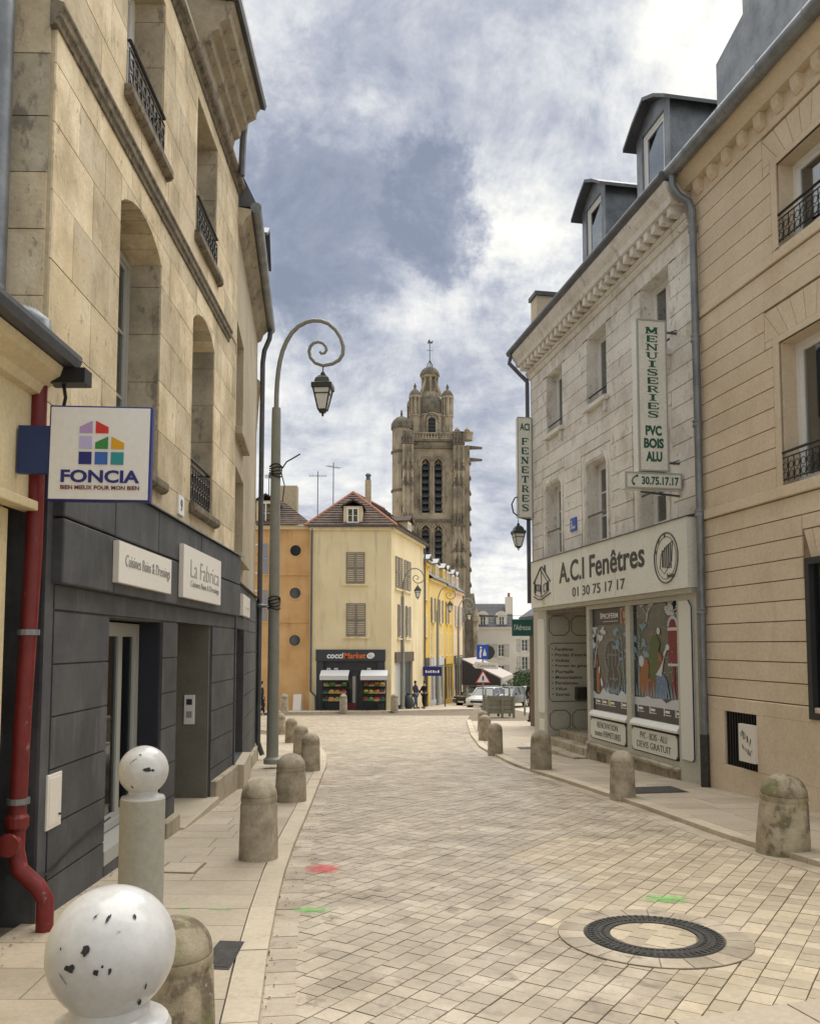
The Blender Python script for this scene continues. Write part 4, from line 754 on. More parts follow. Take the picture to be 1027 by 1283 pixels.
hs_ = lambda pts, r=.012: lg.tube([(u, -.204, v) for u, v in pts], r, 5)
hs_([(.62, 3.02), (1.12, 3.36), (1.2, 3.36), (1.72, 3.0)], .02); hs_([(1.12, 3.36), (1.1, 3.3), (1.62, 2.95)]); hs_([(.72, 3.08), (.72, 2.75), (1.15, 2.68), (1.15, 3.3)]); hs_([(1.15, 2.68), (1.6, 2.8), (1.6, 3.02)]); hs_([(.8, 2.98), (1.05, 2.96), (1.05, 2.82), (.8, 2.85), (.8, 2.98)], .016); hs_([(.92, 2.97), (.92, 2.83)])
hs_([(.62, 2.72), (.9, 2.64), (1.15, 2.63), (1.5, 2.7), (1.74, 2.74)], .016); hs_([(1.3, 2.95), (1.48, 2.98), (1.48, 2.82), (1.3, 2.78), (1.3, 2.95)]); hs_([(1.35, 3.28), (1.35, 3.38), (1.42, 3.38), (1.42, 3.22)])
for u0, u1, v0, v1 in ((.64, .78, 2.8, 3.0), (1.08, 1.14, 2.75, 2.95), (1.5, 1.62, 2.8, 3.0)): lg.box(u0, u1, -.206, -.199, v0, v1)
build(lg, 'house_logo', 'letter_dark', FA); build(MB().tube([(1.1, -.203, 2.6), (1.35, -.203, 2.62), (1.2, -.203, 2.54), (1.4, -.203, 2.53), (1.25, -.203, 2.49)], .008, 5), 'scribble', 'lime', FA)
GB = -1.0
mb = MB(); mb.box(.05, .40, -.02, .3, GB, 2.385); mb.box(.44, .97, -.05, .05, GB, 2.384); build(mb, 'pilaster', 'shop_panel', W)
build(MB().prism([(.52, .05), (.88, .05), (.92, .12), (.92, 2.1), (.88, 2.2), (.52, 2.2), (.48, 2.1), (.48, .12)], -.075, -.04), 'pilaster_panel', 'shop_cream', W, bevel=.008); build(MB().box(.52, .88, -.07, -.04, -.6, -.1), 'pilaster_panel', 'shop_cream', W, bevel=.008)
EP = build(MB().box(.0, 1.3, 0, .08, GB, 2.385), 'entrance_panel', 'shop_panel', W); EP.location = (1.0, -.045, 0); EP.rotation_euler = (0, 0, R(90))
def octa(par, x0, x1, z0, z1, c, y, m='line_dark', r=.009):
    P = [(x0 + c, z0), (x1 - c, z0), (x1, z0 + c), (x1, z1 - c), (x1 - c, z1), (x0 + c, z1), (x0, z1 - c), (x0, z0 + c)]; mb = MB()
    mb.tube([(u, y, v) for u, v in P + P[:2]], r, 5, False); return build(mb, 'panel_moulding', m, par)
for z0, z1 in ((1.82, 2.26), (-.32, .12)):
    for x0 in (.06, .6): octa(EP, x0, x0 + .48, z0, z1, .1, -.004)
octa(EP, .05, 1.2, .32, 1.64, .07, -.004)
for i, s_ in enumerate(('Fenêtres', "Portes d'entrée", 'Volets', 'Portes de garage', 'Portails', 'Motorisation', 'Persiennes', 'Vélux', 'Stores')): text('lettering', '• ' + s_, .12, .12 + .052 * (len(s_) + 2), 1.465 - i * .128, 1.465 - i * .128 + .075, 0, 'letter_dark', EP, .015, .003)
mbx = MB().box(.66, .95, -.16, .0, .36, .64); build(mbx, 'letter_box', 'dark_frame', EP)
mb = MB(); mb.box(1.0, 3.3, 1.25, 1.3, GB, 2.4); mb.box(1.0, 3.3, .0, 1.25, 2.37, 2.42); build(mb, 'porch', 'shop_panel', W)
DR = build(MB().walls(1.6, 2.6, -.28, 1.85, 1.19, 1.245, [(1.72, 2.48, .5, 1.7)]), 'door', 'grey_frame', W); block('pane', 'dark_glass', DR, 1.72, 2.48, 1.21, 1.22, .5, 1.7)
st = [(-.34, -.62), (-.06, -.46), (.22, -.30)]
for y0, zt in st: build(MB().box(1.02, 3.28, y0, 1.25, GB, zt), 'step', 'limestone_grey', W, bevel=.012)
# display windows
fr = MB()
for x0, x1 in ((3.28, 3.43), (5.06, 5.24), (6.90, 6.99)): fr.box(x0, x1, -.03, .08, -.3, 2.383)
fr.box(3.43, 6.9, -.029, .08, 2.30, 2.382); fr.box(3.43, 6.9, -.028, .08, -.3, -.22); fr.box(3.28, 3.33, .08, 1.25, -.3, 2.383); fr.box(3.43, 6.9, -.02, .08, .2, .28)
FR = build(fr, 'shop_window_frame', 'shop_panel', W, bevel=.006)
mb = MB(); stepped(mb, 3.43, 5.06, [(-.02, .205), (-.07, .215), (-.07, .25), (-.03, .3), (.0, .33), (.05, .33), (.05, .2)]); stepped(mb, 5.24, 6.9, [(-.02, .205), (-.07, .215), (-.07, .25), (-.03, .3), (.0, .33), (.05, .33), (.05, .2)]); build(mb, 'window_sill', 'fascia', W)
DWS = []
for x0, x1 in ((3.43, 5.06), (5.24, 6.9)): DWS.append(block('display_pane', 'shop_glass', W, x0, x1, .04, .05, .33, 2.3))
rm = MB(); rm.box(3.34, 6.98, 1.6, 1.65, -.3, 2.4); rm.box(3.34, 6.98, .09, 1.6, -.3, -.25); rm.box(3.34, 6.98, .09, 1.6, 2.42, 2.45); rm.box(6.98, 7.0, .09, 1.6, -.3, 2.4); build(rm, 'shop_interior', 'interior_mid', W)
for x0, x1, ls in ((3.47, 5.02, ('RENOVATION', 'toutes FERMETURES')), (5.28, 6.86, ('PVC - BOIS - ALU', 'DEVIS GRATUIT'))):
    c = .06; z0, z1 = -.2, .17
    P = [(x0 + c, z0), (x1 - c, z0), (x1, z0 + c), (x1, z1 - c), (x1 - c, z1), (x0 + c, z1), (x0, z1 - c), (x0, z0 + c)]
    sp = build(MB().prism(P, -.045, .0), 'sign_panel', 'shop_cream', W); text('lettering', ls[0], x0 + .32, x1 - .32, .015, .125, -.045, 'letter_dark', sp, -.005); text('lettering', ls[1], x0 + .2, x1 - .2, -.14, -.03, -.045, 'letter_dark', sp, -.005)
    octa(sp, x0 - .01, x1 + .01, z0 - .01, z1 + .01, c, -.03, 'line_dark', .01)
mb = MB(); mb.box(6.99, 7.56, -.06, .3, GB, 2.384); build(mb, 'pilaster', 'shop_panel', W)
pp = [(7.06, -.15), (7.4, -.15), (7.45, -.1), (7.45, 2.18), (7.36, 2.28), (7.06, 2.28)]; build(MB().prism(pp, -.085, -.05), 'pilaster_panel', 'shop_cream', W, bevel=.008); build(MB().tube([(u, -.085, v) for u, v in pp[1:5]], .011, 5), 'panel_moulding', 'dark_blue', W)
mb = MB(); mb.box(3.28, 6.99, -.05, .3, GB, -.38); stepped(mb, 3.28, 6.99, [(-.05, -.379), (-.09, -.37), (-.09, -.33), (-.04, -.302), (.1, -.302), (.1, -.379)]); build(mb, 'plinth', 'limestone_grey', W)
for k in range(8): block('vent_slat', 'limestone_dark', W, 3.75 + k * .055, 3.78 + k * .055, -.056, -.04, -.62, -.46)
# window graphics: winter forest, animals and letter box on the panes
G0, G1 = DWS; gy = .036
def vinyl(par, name, m, polys, dy=0.0):
    d = 0; z = ZB[W.name]; small = MB(); jobs = []
    for P in polys:
        d += .00008; big = max(u for u, _ in P) - min(u for u, _ in P) > .05
        mb = MB() if big else small; mb.prism(P, gy - dy - d - .0006, gy - dy)
        if big: jobs.append((mb, None))
    if small.v: jobs.append((small, 'stuff'))
    for mb, kd in jobs:
        o = build(mb, name if not kd else 'snow_flakes', m, None, kind=kd)
        for v in o.data.vertices: v.co = ((v.co.x - par.location.x) / par.scale.x, (v.co.y - par.location.y) / par.scale.y, (v.co.z - z - par.location.z) / par.scale.z)
        o.parent = par
def ell(cx, cz, rx, rz, n=14, a=0): return [(cx + rx * math.cos(t) * math.cos(a) - rz * math.sin(t) * math.sin(a), cz + rx * math.cos(t) * math.sin(a) + rz * math.sin(t) * math.cos(a)) for t in [2 * math.pi * k / n for k in range(n)]]
def branch(x, z, h, lean, seed, k=4):
    r_ = random.Random(seed); out = [[(x - .02, z), (x + .02, z), (x + lean + .008, z + h), (x + lean - .008, z + h)]]
    for i in range(k):
        f_ = .35 + .6 * i / k; bx, bz = x + lean * f_, z + h * f_; dx = (1 if i % 2 else -1) * r_.uniform(.12, .26); dz = r_.uniform(.08, .22)
        out.append([(bx, bz - .012), (bx + dx, bz + dz - .006), (bx + dx, bz + dz + .006), (bx, bz + .012)])
        for q in range(5): out.append(ell(bx + dx + r_.uniform(-.1, .1), bz + dz + r_.uniform(-.03, .09), r_.uniform(.04, .09), r_.uniform(.02, .05), 8, r_.uniform(-.6, .6)))
    return out
vinyl(G0, 'window_graphic', 'vinyl_dark', [[(3.44, .34), (5.05, .34), (5.05, .62), (4.3, .64), (3.44, .68)], [(3.45, 1.98), (5.05, 1.98), (5.05, 2.29), (3.45, 2.29)]])
vinyl(G1, 'window_graphic', 'vinyl_dark', [[(5.25, .34), (6.89, .34), (6.89, .62), (5.25, .68)]])
vinyl(G0, 'portrait_photo', 'portrait', [[(4.72, 1.99), (5.04, 1.99), (5.04, 2.28), (4.72, 2.28)]], .001); vinyl(G0, 'portrait_hair', 'fox_brown', [ell(4.86, 2.15, .1, .12), ell(4.82, 2.06, .05, .08)], .0016); vinyl(G0, 'portrait_face', 'portrait', [ell(4.88, 2.15, .055, .08)], .0025)
t_ = text('lettering', 'PROFERM', 3.9, 4.62, 2.10, 2.2, .034, 'white', W, .015, .002); vinyl(G0, 'logo_bar', 'white', [[(3.83, 2.1), (3.87, 2.1), (3.87, 2.22), (3.83, 2.22)], [(3.95, 2.04), (4.62, 2.04), (4.62, 2.05), (3.95, 2.05)]], .001)
for g_, xs in ((G0, (3.56, 3.86, 4.2, 4.7)), (G1, (5.36, 5.8, 6.3, 6.68))):
    for x in xs: vinyl(g_, 'brand_mark', 'white', [q for q in ([(x, .44), (x + .03, .44), (x + .03, .56), (x, .56)], [(x + .05, .49), (x + .2, .49), (x + .2, .53), (x + .05, .53)], [(x + .05, .45), (x + .24, .45), (x + .24, .462), (x + .05, .462)])], .001)
vinyl(G0, 'brand_mark', 'lime', [[(4.13, .45), (4.18, .45), (4.18, .57), (4.13, .57)]], .0014)
def snow(x0, x1, z, seed):
    r_ = random.Random(seed); n = 10; return [[(x0, z - .1)] + [(x1 - (x1 - x0) * 0, z - .1)] + [(x1 - (x1 - x0) * i / n, z + r_.uniform(-.02, .07) + (.06 if i in (2, 7) else 0)) for i in range(n + 1)]]
rg = random.Random(9)
spk = lambda x0, x1, n: [ell(rg.uniform(x0, x1), rg.uniform(.8, 2.2), .008, .008, 6) for _ in range(n)]
def grass(x0, x1, z, n): return [[(x - .03, z), (x + .03, z), (x + rg.uniform(-.05, .05), z + rg.uniform(.1, .28))] for x in [x0 + (x1 - x0) * i / n for i in range(n + 1)]]
vinyl(G0, 'window_graphic', 'snow_blue', branch(4.85, .8, 1.1, -.12, 4, 5) + grass(4.0, 5.0, .7, 12)); vinyl(G0, 'window_graphic', 'snow_white', branch(3.5, 1.15, .75, .22, 3, 5) + snow(3.44, 5.05, .66, 1) + spk(3.5, 5.0, 24), .001)
vinyl(G0, 'window_graphic', 'frosted', [ell(4.33, 1.38, .36, .36, 24), ell(4.38, .98, .32, .28, 20)], .0004); vinyl(G0, 'window_graphic', 'vinyl_dark', [ell(4.33, 1.38, .3, .3, 24), ell(4.38, .98, .26, .22, 20)], .0008)
vinyl(G0, 'window_graphic', 'frosted', [[(4.16, 1.2), (4.19, 1.2), (4.19, 1.58), (4.16, 1.58)], [(4.32, 1.14), (4.35, 1.14), (4.35, 1.64), (4.32, 1.64)], [(4.47, 1.2), (4.5, 1.2), (4.5, 1.58), (4.47, 1.58)], [(4.1, 1.4), (4.56, 1.4), (4.56, 1.43), (4.1, 1.43)], [(4.2, .95), (4.58, .95), (4.58, .98), (4.2, .98)], [(4.37, .8), (4.4, .8), (4.4, 1.16), (4.37, 1.16)]], .0014)
vinyl(G0, 'window_graphic', 'fox_orange', [ell(3.68, .92, .07, .2, 12, .1), ell(3.63, 1.26, .05, .12), ell(3.72, 1.06, .06, .1), [(3.6, .7), (3.75, .7), (3.72, .95), (3.63, .95)]], .0016); vinyl(G0, 'window_graphic', 'mail_red', [ell(4.05, .76, .08, .13, 10, .4), ell(4.72, .68, .06, .07), ell(3.62, 1.36, .03, .07)], .002); vinyl(G0, 'window_graphic', 'snow_white', [ell(3.85, .88, .05, .09, 10, .5), ell(3.74, 1.12, .03, .07), ell(4.14, .72, .05, .08)], .0024)
vinyl(G1, 'window_graphic', 'snow_blue', branch(5.42, .75, 1.15, .06, 8, 6) + grass(5.35, 6.8, .72, 14)); vinyl(G1, 'window_graphic', 'snow_white', branch(6.85, 1.75, .55, -.25, 5, 5) + branch(5.75, 2.0, .28, .1, 6, 2) + snow(5.25, 6.89, .66, 2) + spk(5.3, 6.8, 26), .001)
vinyl(G1, 'window_graphic', 'fox_orange', [ell(5.62, 1.06, .16, .32, 14, -.35), ell(5.75, .82, .13, .22, 12, -.3), ell(6.12, 1.3, .17, .2)], .0016); vinyl(G1, 'window_graphic', 'fox_brown', [ell(6.0, .82, .26, .28), ell(6.2, 1.22, .1, .12), ell(6.02, .62, .3, .08)], .0022)
vinyl(G1, 'window_graphic', 'gnome_green', [[(5.82, 1.12), (6.1, 1.05), (6.14, 1.45), (6.22, 1.62), (6.1, 1.78), (5.95, 1.76), (5.85, 1.55)], ell(5.98, 1.35, .17, .36)], .0028); vinyl(G1, 'window_graphic', 'gnome_blue', [[(6.0, .72), (6.4, .75), (6.36, 1.1), (6.1, 1.12)], ell(6.3, .9, .16, .2)], .0034)
vinyl(G1, 'window_graphic', 'snow_white', [[(6.05, 1.1), (6.25, 1.08), (6.36, 1.42), (6.28, 1.3), (6.18, 1.2)], ell(5.54, 1.32, .09, .1), ell(6.17, 1.83, .06, .06), [(6.36, 1.4), (6.5, 1.58), (6.46, 1.62), (6.33, 1.45)], ell(6.47, 1.56, .06, .05)], .004)
vinyl(G1, 'window_graphic', 'mail_red', [[(6.5, 1.28), (6.8, 1.28), (6.8, 1.8), (6.5, 1.8)], ell(6.65, 1.85, .15, .2), [(6.61, .7), (6.69, .7), (6.69, 1.28), (6.61, 1.28)], ell(6.78, .86, .06, .2), ell(6.0, 1.0, .02, .02)], .002); vinyl(G1, 'window_graphic', 'snow_white', [[(6.48, 1.83), (6.82, 1.83), (6.82, 1.88), (6.48, 1.88)], arc(6.65, 1.9, .17, 0, 180, 8) + arc(6.65, 1.9, .12, 180, 0, 8), [(6.48, 1.26), (6.82, 1.26), (6.82, 1.3), (6.48, 1.3)]], .003); vinyl(G1, 'window_graphic', 'maroon', [[(6.55, 1.5), (6.75, 1.5), (6.75, 1.54), (6.55, 1.54)], [(6.55, 1.64), (6.75, 1.64), (6.75, 1.67), (6.55, 1.67)], ell(6.65, 1.97, .06, .05)], .0036)
# --- tan house
T = 7.64; TP = RO + RD * T
TH = thing('tan_house', (TP[0], TP[1], -.4), RA, 'tan rendered house with grooved courses and zinc gutter at right', 'building')
q = lambda s: s - T
wins = [(q(9.66), q(10.9), 3.6, 5.45), (q(9.72), q(10.9), 6.68, 7.78)]; case_ = (q(10.08), q(11.0), .74, 2.64); gr = (q(8.21), q(8.97), -.07, .68)
E_ = 6.3
mb = MB().walls(.0, E_, .8, 8.8, 0, .32, wins + [case_]); mb.box(E_ - .3, E_, .32, 7, -.8, 8.8); mb.box(0, E_, 6.7, 7, -.8, 8.8); build(mb, 'wall', 'tan_joint', TH)
lnt = [(a - .3, b + .3, d + .1, d + .5) for a, b, c, d in wins]; jam = [(a - .14, b + .14, c, d + .1) for a, b, c, d in wins]
zc = [.87 + (3.44 - .87) / 10 * i for i in range(11)]; zm = [3.6 + (6.5 - 3.6) / 11 * i for i in range(12)]; zu = [6.64 + (8.3 - 6.64) / 6 * i for i in range(7)]
clint = (case_[0] - .1, case_[1] + .3, 2.64, 3.0)
for zz in (zc, zm, zu): ashlar(TH, 'render_course', 'tan_render', .0, E_, zz, wins + lnt + jam + [case_, clint], None, rs, -.02, .02, .014, .0)
for a, b, c, d in wins + [(case_[0] + .05, case_[1], 0, 2.64)]:
    n = 7; ht = .5 if d > 3 else .36; ov = .3 if d > 3 else .12; w0 = b - a; w1 = w0 + 2 * ov
    dd = d + (.1 if d > 3 else 0); ht -= (.1 if d > 3 else 0)
    for k in range(n):
        f0, f1 = k / n, (k + 1) / n; g = .005; build(MB().prism([(a + w0 * f0 + g, dd), (a + w0 * f1 - g, dd), (a - ov + w1 * f1 - g, dd + ht - .01), (a - ov + w1 * f0 + g, dd + ht - .01)], -.021, .02), 'lintel_block', 'tan_render', TH)
    if d > 3:
        for e, sx in ((a - ov, 1), (b + ov, -1)): build(MB().prism([(e, d + .1), (e + sx * (ov - .005), d + .1), (e + sx * .006, d + .47)], -.02, .02), 'lintel_block', 'tan_render', TH)
        js = MB().walls(a - .135, b + .135, c, d + .095, -.024, .02, [(a, b, c - 1, d)]); js.walls(a - .07, b + .07, c, d + .05, -.038, .02, [(a + .0, b - .0, c - 1, d)]); build(js, 'window_surround', 'tan_render', TH)
        reveal(TH, a, b, c, d, .2, 'tan_render'); window(TH, a + .012, b - .012, c, d - .012, .2, 'white_pvc', 2, 0, 'glass', .07, [(.35, 1)] if c > 5 else [(0, .5)])
        guard(TH, a - .02, b + .02, c + .04, c + .42, -.02); build(MB().box(a - .03, b + .03, .0, .2, c - .06, c + .0), 'sill', 'white', TH)
    if d < 3:
        js = MB().walls(case_[0] - .02, case_[1], case_[2] - .02, case_[3], -.07, .05, [(case_[0] + .06, case_[1] - .08, case_[2] + .06, case_[3] - .08)]); FC = build(js, 'display_case', 'dark_frame', TH); block('pane', 'shop_glass', FC, case_[0] + .06, case_[1] - .08, .0, .008, case_[2] + .06, case_[3] - .08); build(MB().box(case_[0], case_[1], .06, .08, case_[2], case_[3]), 'backing', 'logo_amber', FC)
mb = MB().walls(.06, E_, -.9, .86, -.05, .3, [gr]); build(mb, 'plinth', 'tan_render', TH, bevel=.01)
for z0, z1, pr_ in ((3.45, 3.595, -.06), (6.51, 6.63, -.05), (8.305, 8.36, -.04)): build(MB().box(.0, E_, pr_, .02, z0, z1), 'string_course', 'tan_render', TH, bevel=.012)
build(MB().box(0, E_, -.03, .02, 8.36, 8.72), 'frieze', 'tan_render', TH)
for k in range(15):
    x = .22 + k * .385; mb = MB(); mb.prism([(-.02, 8.40), (-.05, 8.40), (-.10, 8.45), (-.125, 8.51), (-.125, 8.598), (-.02, 8.598)], x, x + .14, 'x'); build(mb, 'corbel', 'tan_render', TH)
mb = MB(); stepped(mb, -.02, E_, [(.0, 8.6), (-.15, 8.6), (-.17, 8.63), (-.26, 8.76), (-.28, 8.80), (0, 8.86)]); build(mb, 'cornice', 'tan_render', TH)
build(MB().tube([(-.08, -.36, 8.86), (E_, -.36, 8.86)], .105, 14), 'gutter', 'zinc', TH, smooth=True)
for k in range(7): build(MB().tube([(.5 + k * .9, -.36, 8.86), (.54 + k * .9, -.36, 8.86)], .109, 14), 'gutter_joint', 'zinc', TH)
build(MB().tube([(.05, -.36, 8.78), (.05, -.36, 8.6), (.08, -.28, 8.45), (.15, -.15, 8.32), (.17, -.11, 8.18), (.17, -.11, 7.9), (.16, -.1, 5), (.13, -.1, .3)], .055, 12), 'downpipe', 'zinc', TH, smooth=True)
for zz in (7.9, 6.2, 4.9, 3.55, 2.1): build(MB().lathe([(.056, zz - .05), (.07, zz - .05), (.07, zz - .02), (.058, zz), (.07, zz + .02), (.07, zz + .05), (.056, zz + .05)], 12, (.155 - (7.9 - zz) * .003, -.102, 0)), 'pipe_bracket', 'zinc', TH)
build(MB().tube([(.13, -.1, .3), (.13, -.1, -.5)], .066, 12), 'pipe_foot', 'cast_iron', TH)
build(MB().prism([(-.2, 8.9), (2.2, 10.6), (4.6, 11.4), (7.2, 8.9)], .0, E_, 'x'), 'roof', 'slate', TH)
zc_ = MB(); zc_.prism([(.25, 8.9), (5.6, 8.9), (5.6, 13), (.97, 13), (.97, 10.75), (.25, 10.5)], .3, 1.6); build(zc_, 'zinc_chimney_breast', 'zinc', TH)
gb = MB()
for k in range(12): x = gr[0] + .03 + k * (gr[1] - gr[0] - .06) / 11; gb.box(x - .012, x + .012, -.02, .004, gr[2], gr[3])
gb.box(gr[0], gr[1], .02, .04, gr[2], gr[3]); build(gb, 'vent_grille', 'black_iron', TH)
hb = build(MB().box(q(8.63), q(8.99), -.1, -.045, .04, .54), 'meter_hatch', 'sign_cream', TH, bevel=.006)
sc = MB(); r_ = random.Random(4)
for i_ in range(2):
    for k in range(4):
        cx, cz = q(8.71) + k * .06 + .03 * i_, .42 - i_ * .16 - k * .035; sc.tube([(cx + r_.uniform(-.03, .03), -.103, cz + r_.uniform(-.06, .06)) for _ in range(5)], .004, 4)
build(sc, 'graffiti', 'letter_dark', hb)
# projecting blade signs
def on_r(s, off): return RO + RD * s + np.array([-RD[1], RD[0]]) * off
BA = RA + R(90)                                        # board runs inward, face toward the street's near end
B1p = on_r(7.18, -.74); B1 = thing('blade_sign', (B1p[0], B1p[1], 4.29), BA, 'tall white blade sign lettered MENUISERIES PVC BOIS ALU in green', 'sign')
build(MB().box(0, .49, 0, .2, 4.29, 6.7), 'case', 'fascia', B1, bevel=.01); build(MB().walls(-.004, .494, 4.286, 6.704, -.008, .03, [(.02, .47, 4.31, 6.68)]), 'trim', 'grey_frame', B1)
slab_text('lettering', 'MENUISERIES', .245, .2, 6.58, .105, .134, 0, 'letter_green', B1)
for s_, z0, w in (('PVC', 4.85, .27), ('BOIS', 4.65, .33), ('ALU', 4.44, .27)): text('lettering', s_, .245 - w / 2, .245 + w / 2, z0, z0 + .16, -.001, 'letter_green', B1, .045)
for zz in (6.55, 4.45): build(MB().tube([(.45, .1, zz), (.76, .1, zz)], .02, 6).tube([(.49, .1, zz - .03), (.74, .1, zz + .06)], .01, 5), 'bracket', 'zinc_dark', B1)
ph = on_r(7.2, -.98); B3 = thing('phone_sign', (ph[0], ph[1], 4.0), BA, 'long white sign with green telephone number under the blade sign', 'sign')
build(MB().box(0, .93, 0, .22, 4.01, 4.26), 'case', 'fascia', B3, bevel=.01); build(MB().walls(-.004, .934, 4.006, 4.264, -.008, .03, [(.02, .91, 4.03, 4.24)]), 'trim', 'grey_frame', B3); text('lettering', '30.75.17.17', .26, .88, 4.07, 4.2, -.001, 'letter_green', B3, .03)
hs = MB(); hs.tube([(.12, -.004, 4.07), (.1, -.004, 4.12), (.12, -.004, 4.17), (.18, -.004, 4.21)], [.014, .01, .01, .014], 6); hs.ball((.13, -.004, 4.075), .02, 8); hs.ball((.185, -.004, 4.205), .02, 8); build(hs, 'handset_symbol', 'letter_green', B3)
build(MB().tube([(.3, .12, 3.98), (.95, .12, 3.93)], .018, 6), 'bracket', 'zinc_dark', B3)
b2 = on_r(.12, -.40); B2 = thing('blade_sign', (b2[0], b2[1], 4.65), BA, 'narrow white blade sign with green letters at the house corner above the wall lantern', 'sign')
build(MB().box(0, .36, 0, .16, 4.65, 7.11), 'case', 'fascia', B2, bevel=.01); build(MB().walls(-.004, .364, 4.646, 7.114, -.006, .03, [(.015, .345, 4.67, 7.09)]), 'trim', 'grey_frame', B2)
text('lettering', 'ACI', .06, .30, 6.78, 6.96, -.001, 'letter_green', B2, .03); slab_text('lettering', 'FENETRES', .18, .19, 6.6, .17, .232, 0, 'letter_green', B2)
[build(MB().tube([(.3, .08, zz), (.6, .08, zz)], .018, 6), 'bracket', 'zinc_dark', B2) for zz in (7.0, 4.68)]
# neighbour beyond the corner, with estate sign
NB = thing('brown_house', (4.36, 30, -1.3), R(-85), 'brown low house partly hidden behind the white house corner', 'building')
mb = MB(); mb.box(0, 6.5, 0, 4, -1.6, 2.55); build(mb, 'wall', 'wood_dark', NB); build(MB().prism([(-.35, 2.5), (-.35, 2.6), (2, 4.2), (4.3, 2.5)], -.2, 6.6, 'x'), 'roof', 'slate', NB)
LA = thing('estate_sign', (2.98, 24, 1.86), 0, 'dark green projecting sign with white lettering beyond the white house corner', 'sign')
build(MB().box(0, .6, 0, .08, 1.86, 2.35), 'case', 'sign_green', LA, bevel=.006); text('lettering', "l'Adresse", .06, .54, 2.03, 2.2, 0, 'white', LA, .0); build(MB().tube([(.55, .04, 2.3), (.95, .04, 2.3)], .015, 6), 'bracket', 'zinc_dark', LA)
# ------------------------------------------------------------------ far end of the street
def roof_slope(mb, a, b, c, d, n, lift=.05):           # a,b eave; c,d ridge (c above b): overlapping courses of tile
    a, b, c, d = map(Vector, (a, b, c, d)); nn = (b - a).cross(d - a).normalized()
    for i in range(n):
        t0, t1 = i / n, (i + 1.12) / n; t1 = min(t1, 1)
        p, q, r, s = a.lerp(d, t0), b.lerp(c, t0), b.lerp(c, t1), a.lerp(d, t1)
        mb.add([p + nn * lift, q + nn * lift, r, s, p - nn * .02, q - nn * .02], [(0, 1, 2, 3), (4, 5, 1, 0)])
def shutter(par, x0, x1, z0, z1, y, m, rows=14):
    mb = MB().walls(x0, x1, z0, z1, y, y + .04, [(x0 + .05, x1 - .05, z0 + .06, z1 - .06)]); mb.box(x0, x1, y + .002, y + .038, (z0 + z1) / 2 - .04, (z0 + z1) / 2 + .04)
    for k in range(rows): zz = z0 + .06 + (z1 - z0 - .12) * (k + .5) / rows; mb.prism([(y + .005, zz - .05), (y + .03, zz + .02), (y + .035, zz + .01), (y + .01, zz - .055)], x0 + .05, x1 - .05, 'x')
    return build(mb, 'shutter', m, par)
def place(o, loc, ang): o.location = (loc[0], loc[1], o.location.z); o.rotation_euler = (0, 0, ang); return o
CA = math.atan2(1, .225)
K = thing('corner_house', (-6.1, 50, -2.35), 0, 'pale yellow corner house with grey shutters above the corner market', 'building')
fw = [(2.2, 3.34, 5.35, 7.26), (2.22, 3.4, 2.13, 4.13)]
shop = (.43, 4.58, -3, 1.3)
mb = MB().walls(0, 4.96, -2.9, 8.8, 0, .3, [shop]); build(mb, 'wall', 'corner_wall_render', K)
mb = MB(); mb.walls(0.004, 9.7, -3.2, 8.8, -.0, .3, [(1.0, 6.0, -4, 1.1)]); sw = place(build(mb, 'side_wall', 'corner_wall_render', K), (4.96, 0), CA)
for x0, x1, z0, z1 in fw:
    xm = (x0 + x1) / 2; shutter(K, x0, xm - .01, z0, z1, -.045, 'shutter_grey'); shutter(K, xm + .01, x1, z0, z1, -.045, 'shutter_grey'); build(MB().box(x0 - .2, x1 + .2, -.14, .0, z0 - .14, z0 - .04), 'sill', 'corner_wall_render', K)
for x0, x1, z0, z1, opn in ((1.0, 1.9, 5.2, 7.15, 0), (1.93, 2.85, 5.2, 7.15, 0), (3.4, 4.3, 5.2, 7.15, 0), (4.33, 5.25, 5.2, 7.15, 0), (1.6, 2.1, 2.1, 4.15, 0), (2.6, 3.1, 2.1, 4.15, 0), (3.75, 4.25, 2.1, 4.15, 0), (4.75, 5.25, 2.1, 4.15, 0)): place(shutter(K, x0, x1, z0, z1, -.06, 'shutter_grey'), (4.96, 0), CA)
for x0, x1 in ((2.1, 2.6), (4.25, 4.75)): place(window(K, x0, x1, 2.1, 4.15, -.03, 'white_pvc', 1, 2, 'car_glass', .05, None, room=False), (4.96, 0), CA)
for x0, x1, z in ((.9, 2.9, 5.1), (3.3, 5.35, 5.1), (1.5, 3.2, 2.0), (3.65, 5.35, 2.0)): place(build(MB().box(x0, x1, -.12, .0, z - .08, z + .02), 'sill', 'corner_wall_render', K), (4.96, 0), CA)
build(MB().box(-.02, 4.98, -.16, .0, 8.6, 8.82), 'cornice', 'corner_wall_render', K); place(build(MB().box(.0, 9.7, -.16, .0, 8.6, 8.82), 'cornice', 'corner_wall_render', K), (4.96, 0), CA)
build(MB().tube([(-.1, -.3, 8.86), (5.2, -.3, 8.86)], .08, 8), 'gutter', 'zinc_dark', K); place(build(MB().tube([(-.1, -.3, 8.86), (9.8, -.3, 8.86)], .08, 8), 'gutter', 'zinc_dark', K), (4.96, 0), CA)
ev = 8.88; ap = (2.35, 3.6, 11.65); rg2 = (4.2, 10.2, 11.65); e0 = (-.3, -.35, ev); e1 = (5.3, -.4, ev); e2 = (5.3 + .225 * 10.1, 9.7, ev); e3 = (-.3, 9.7, ev)
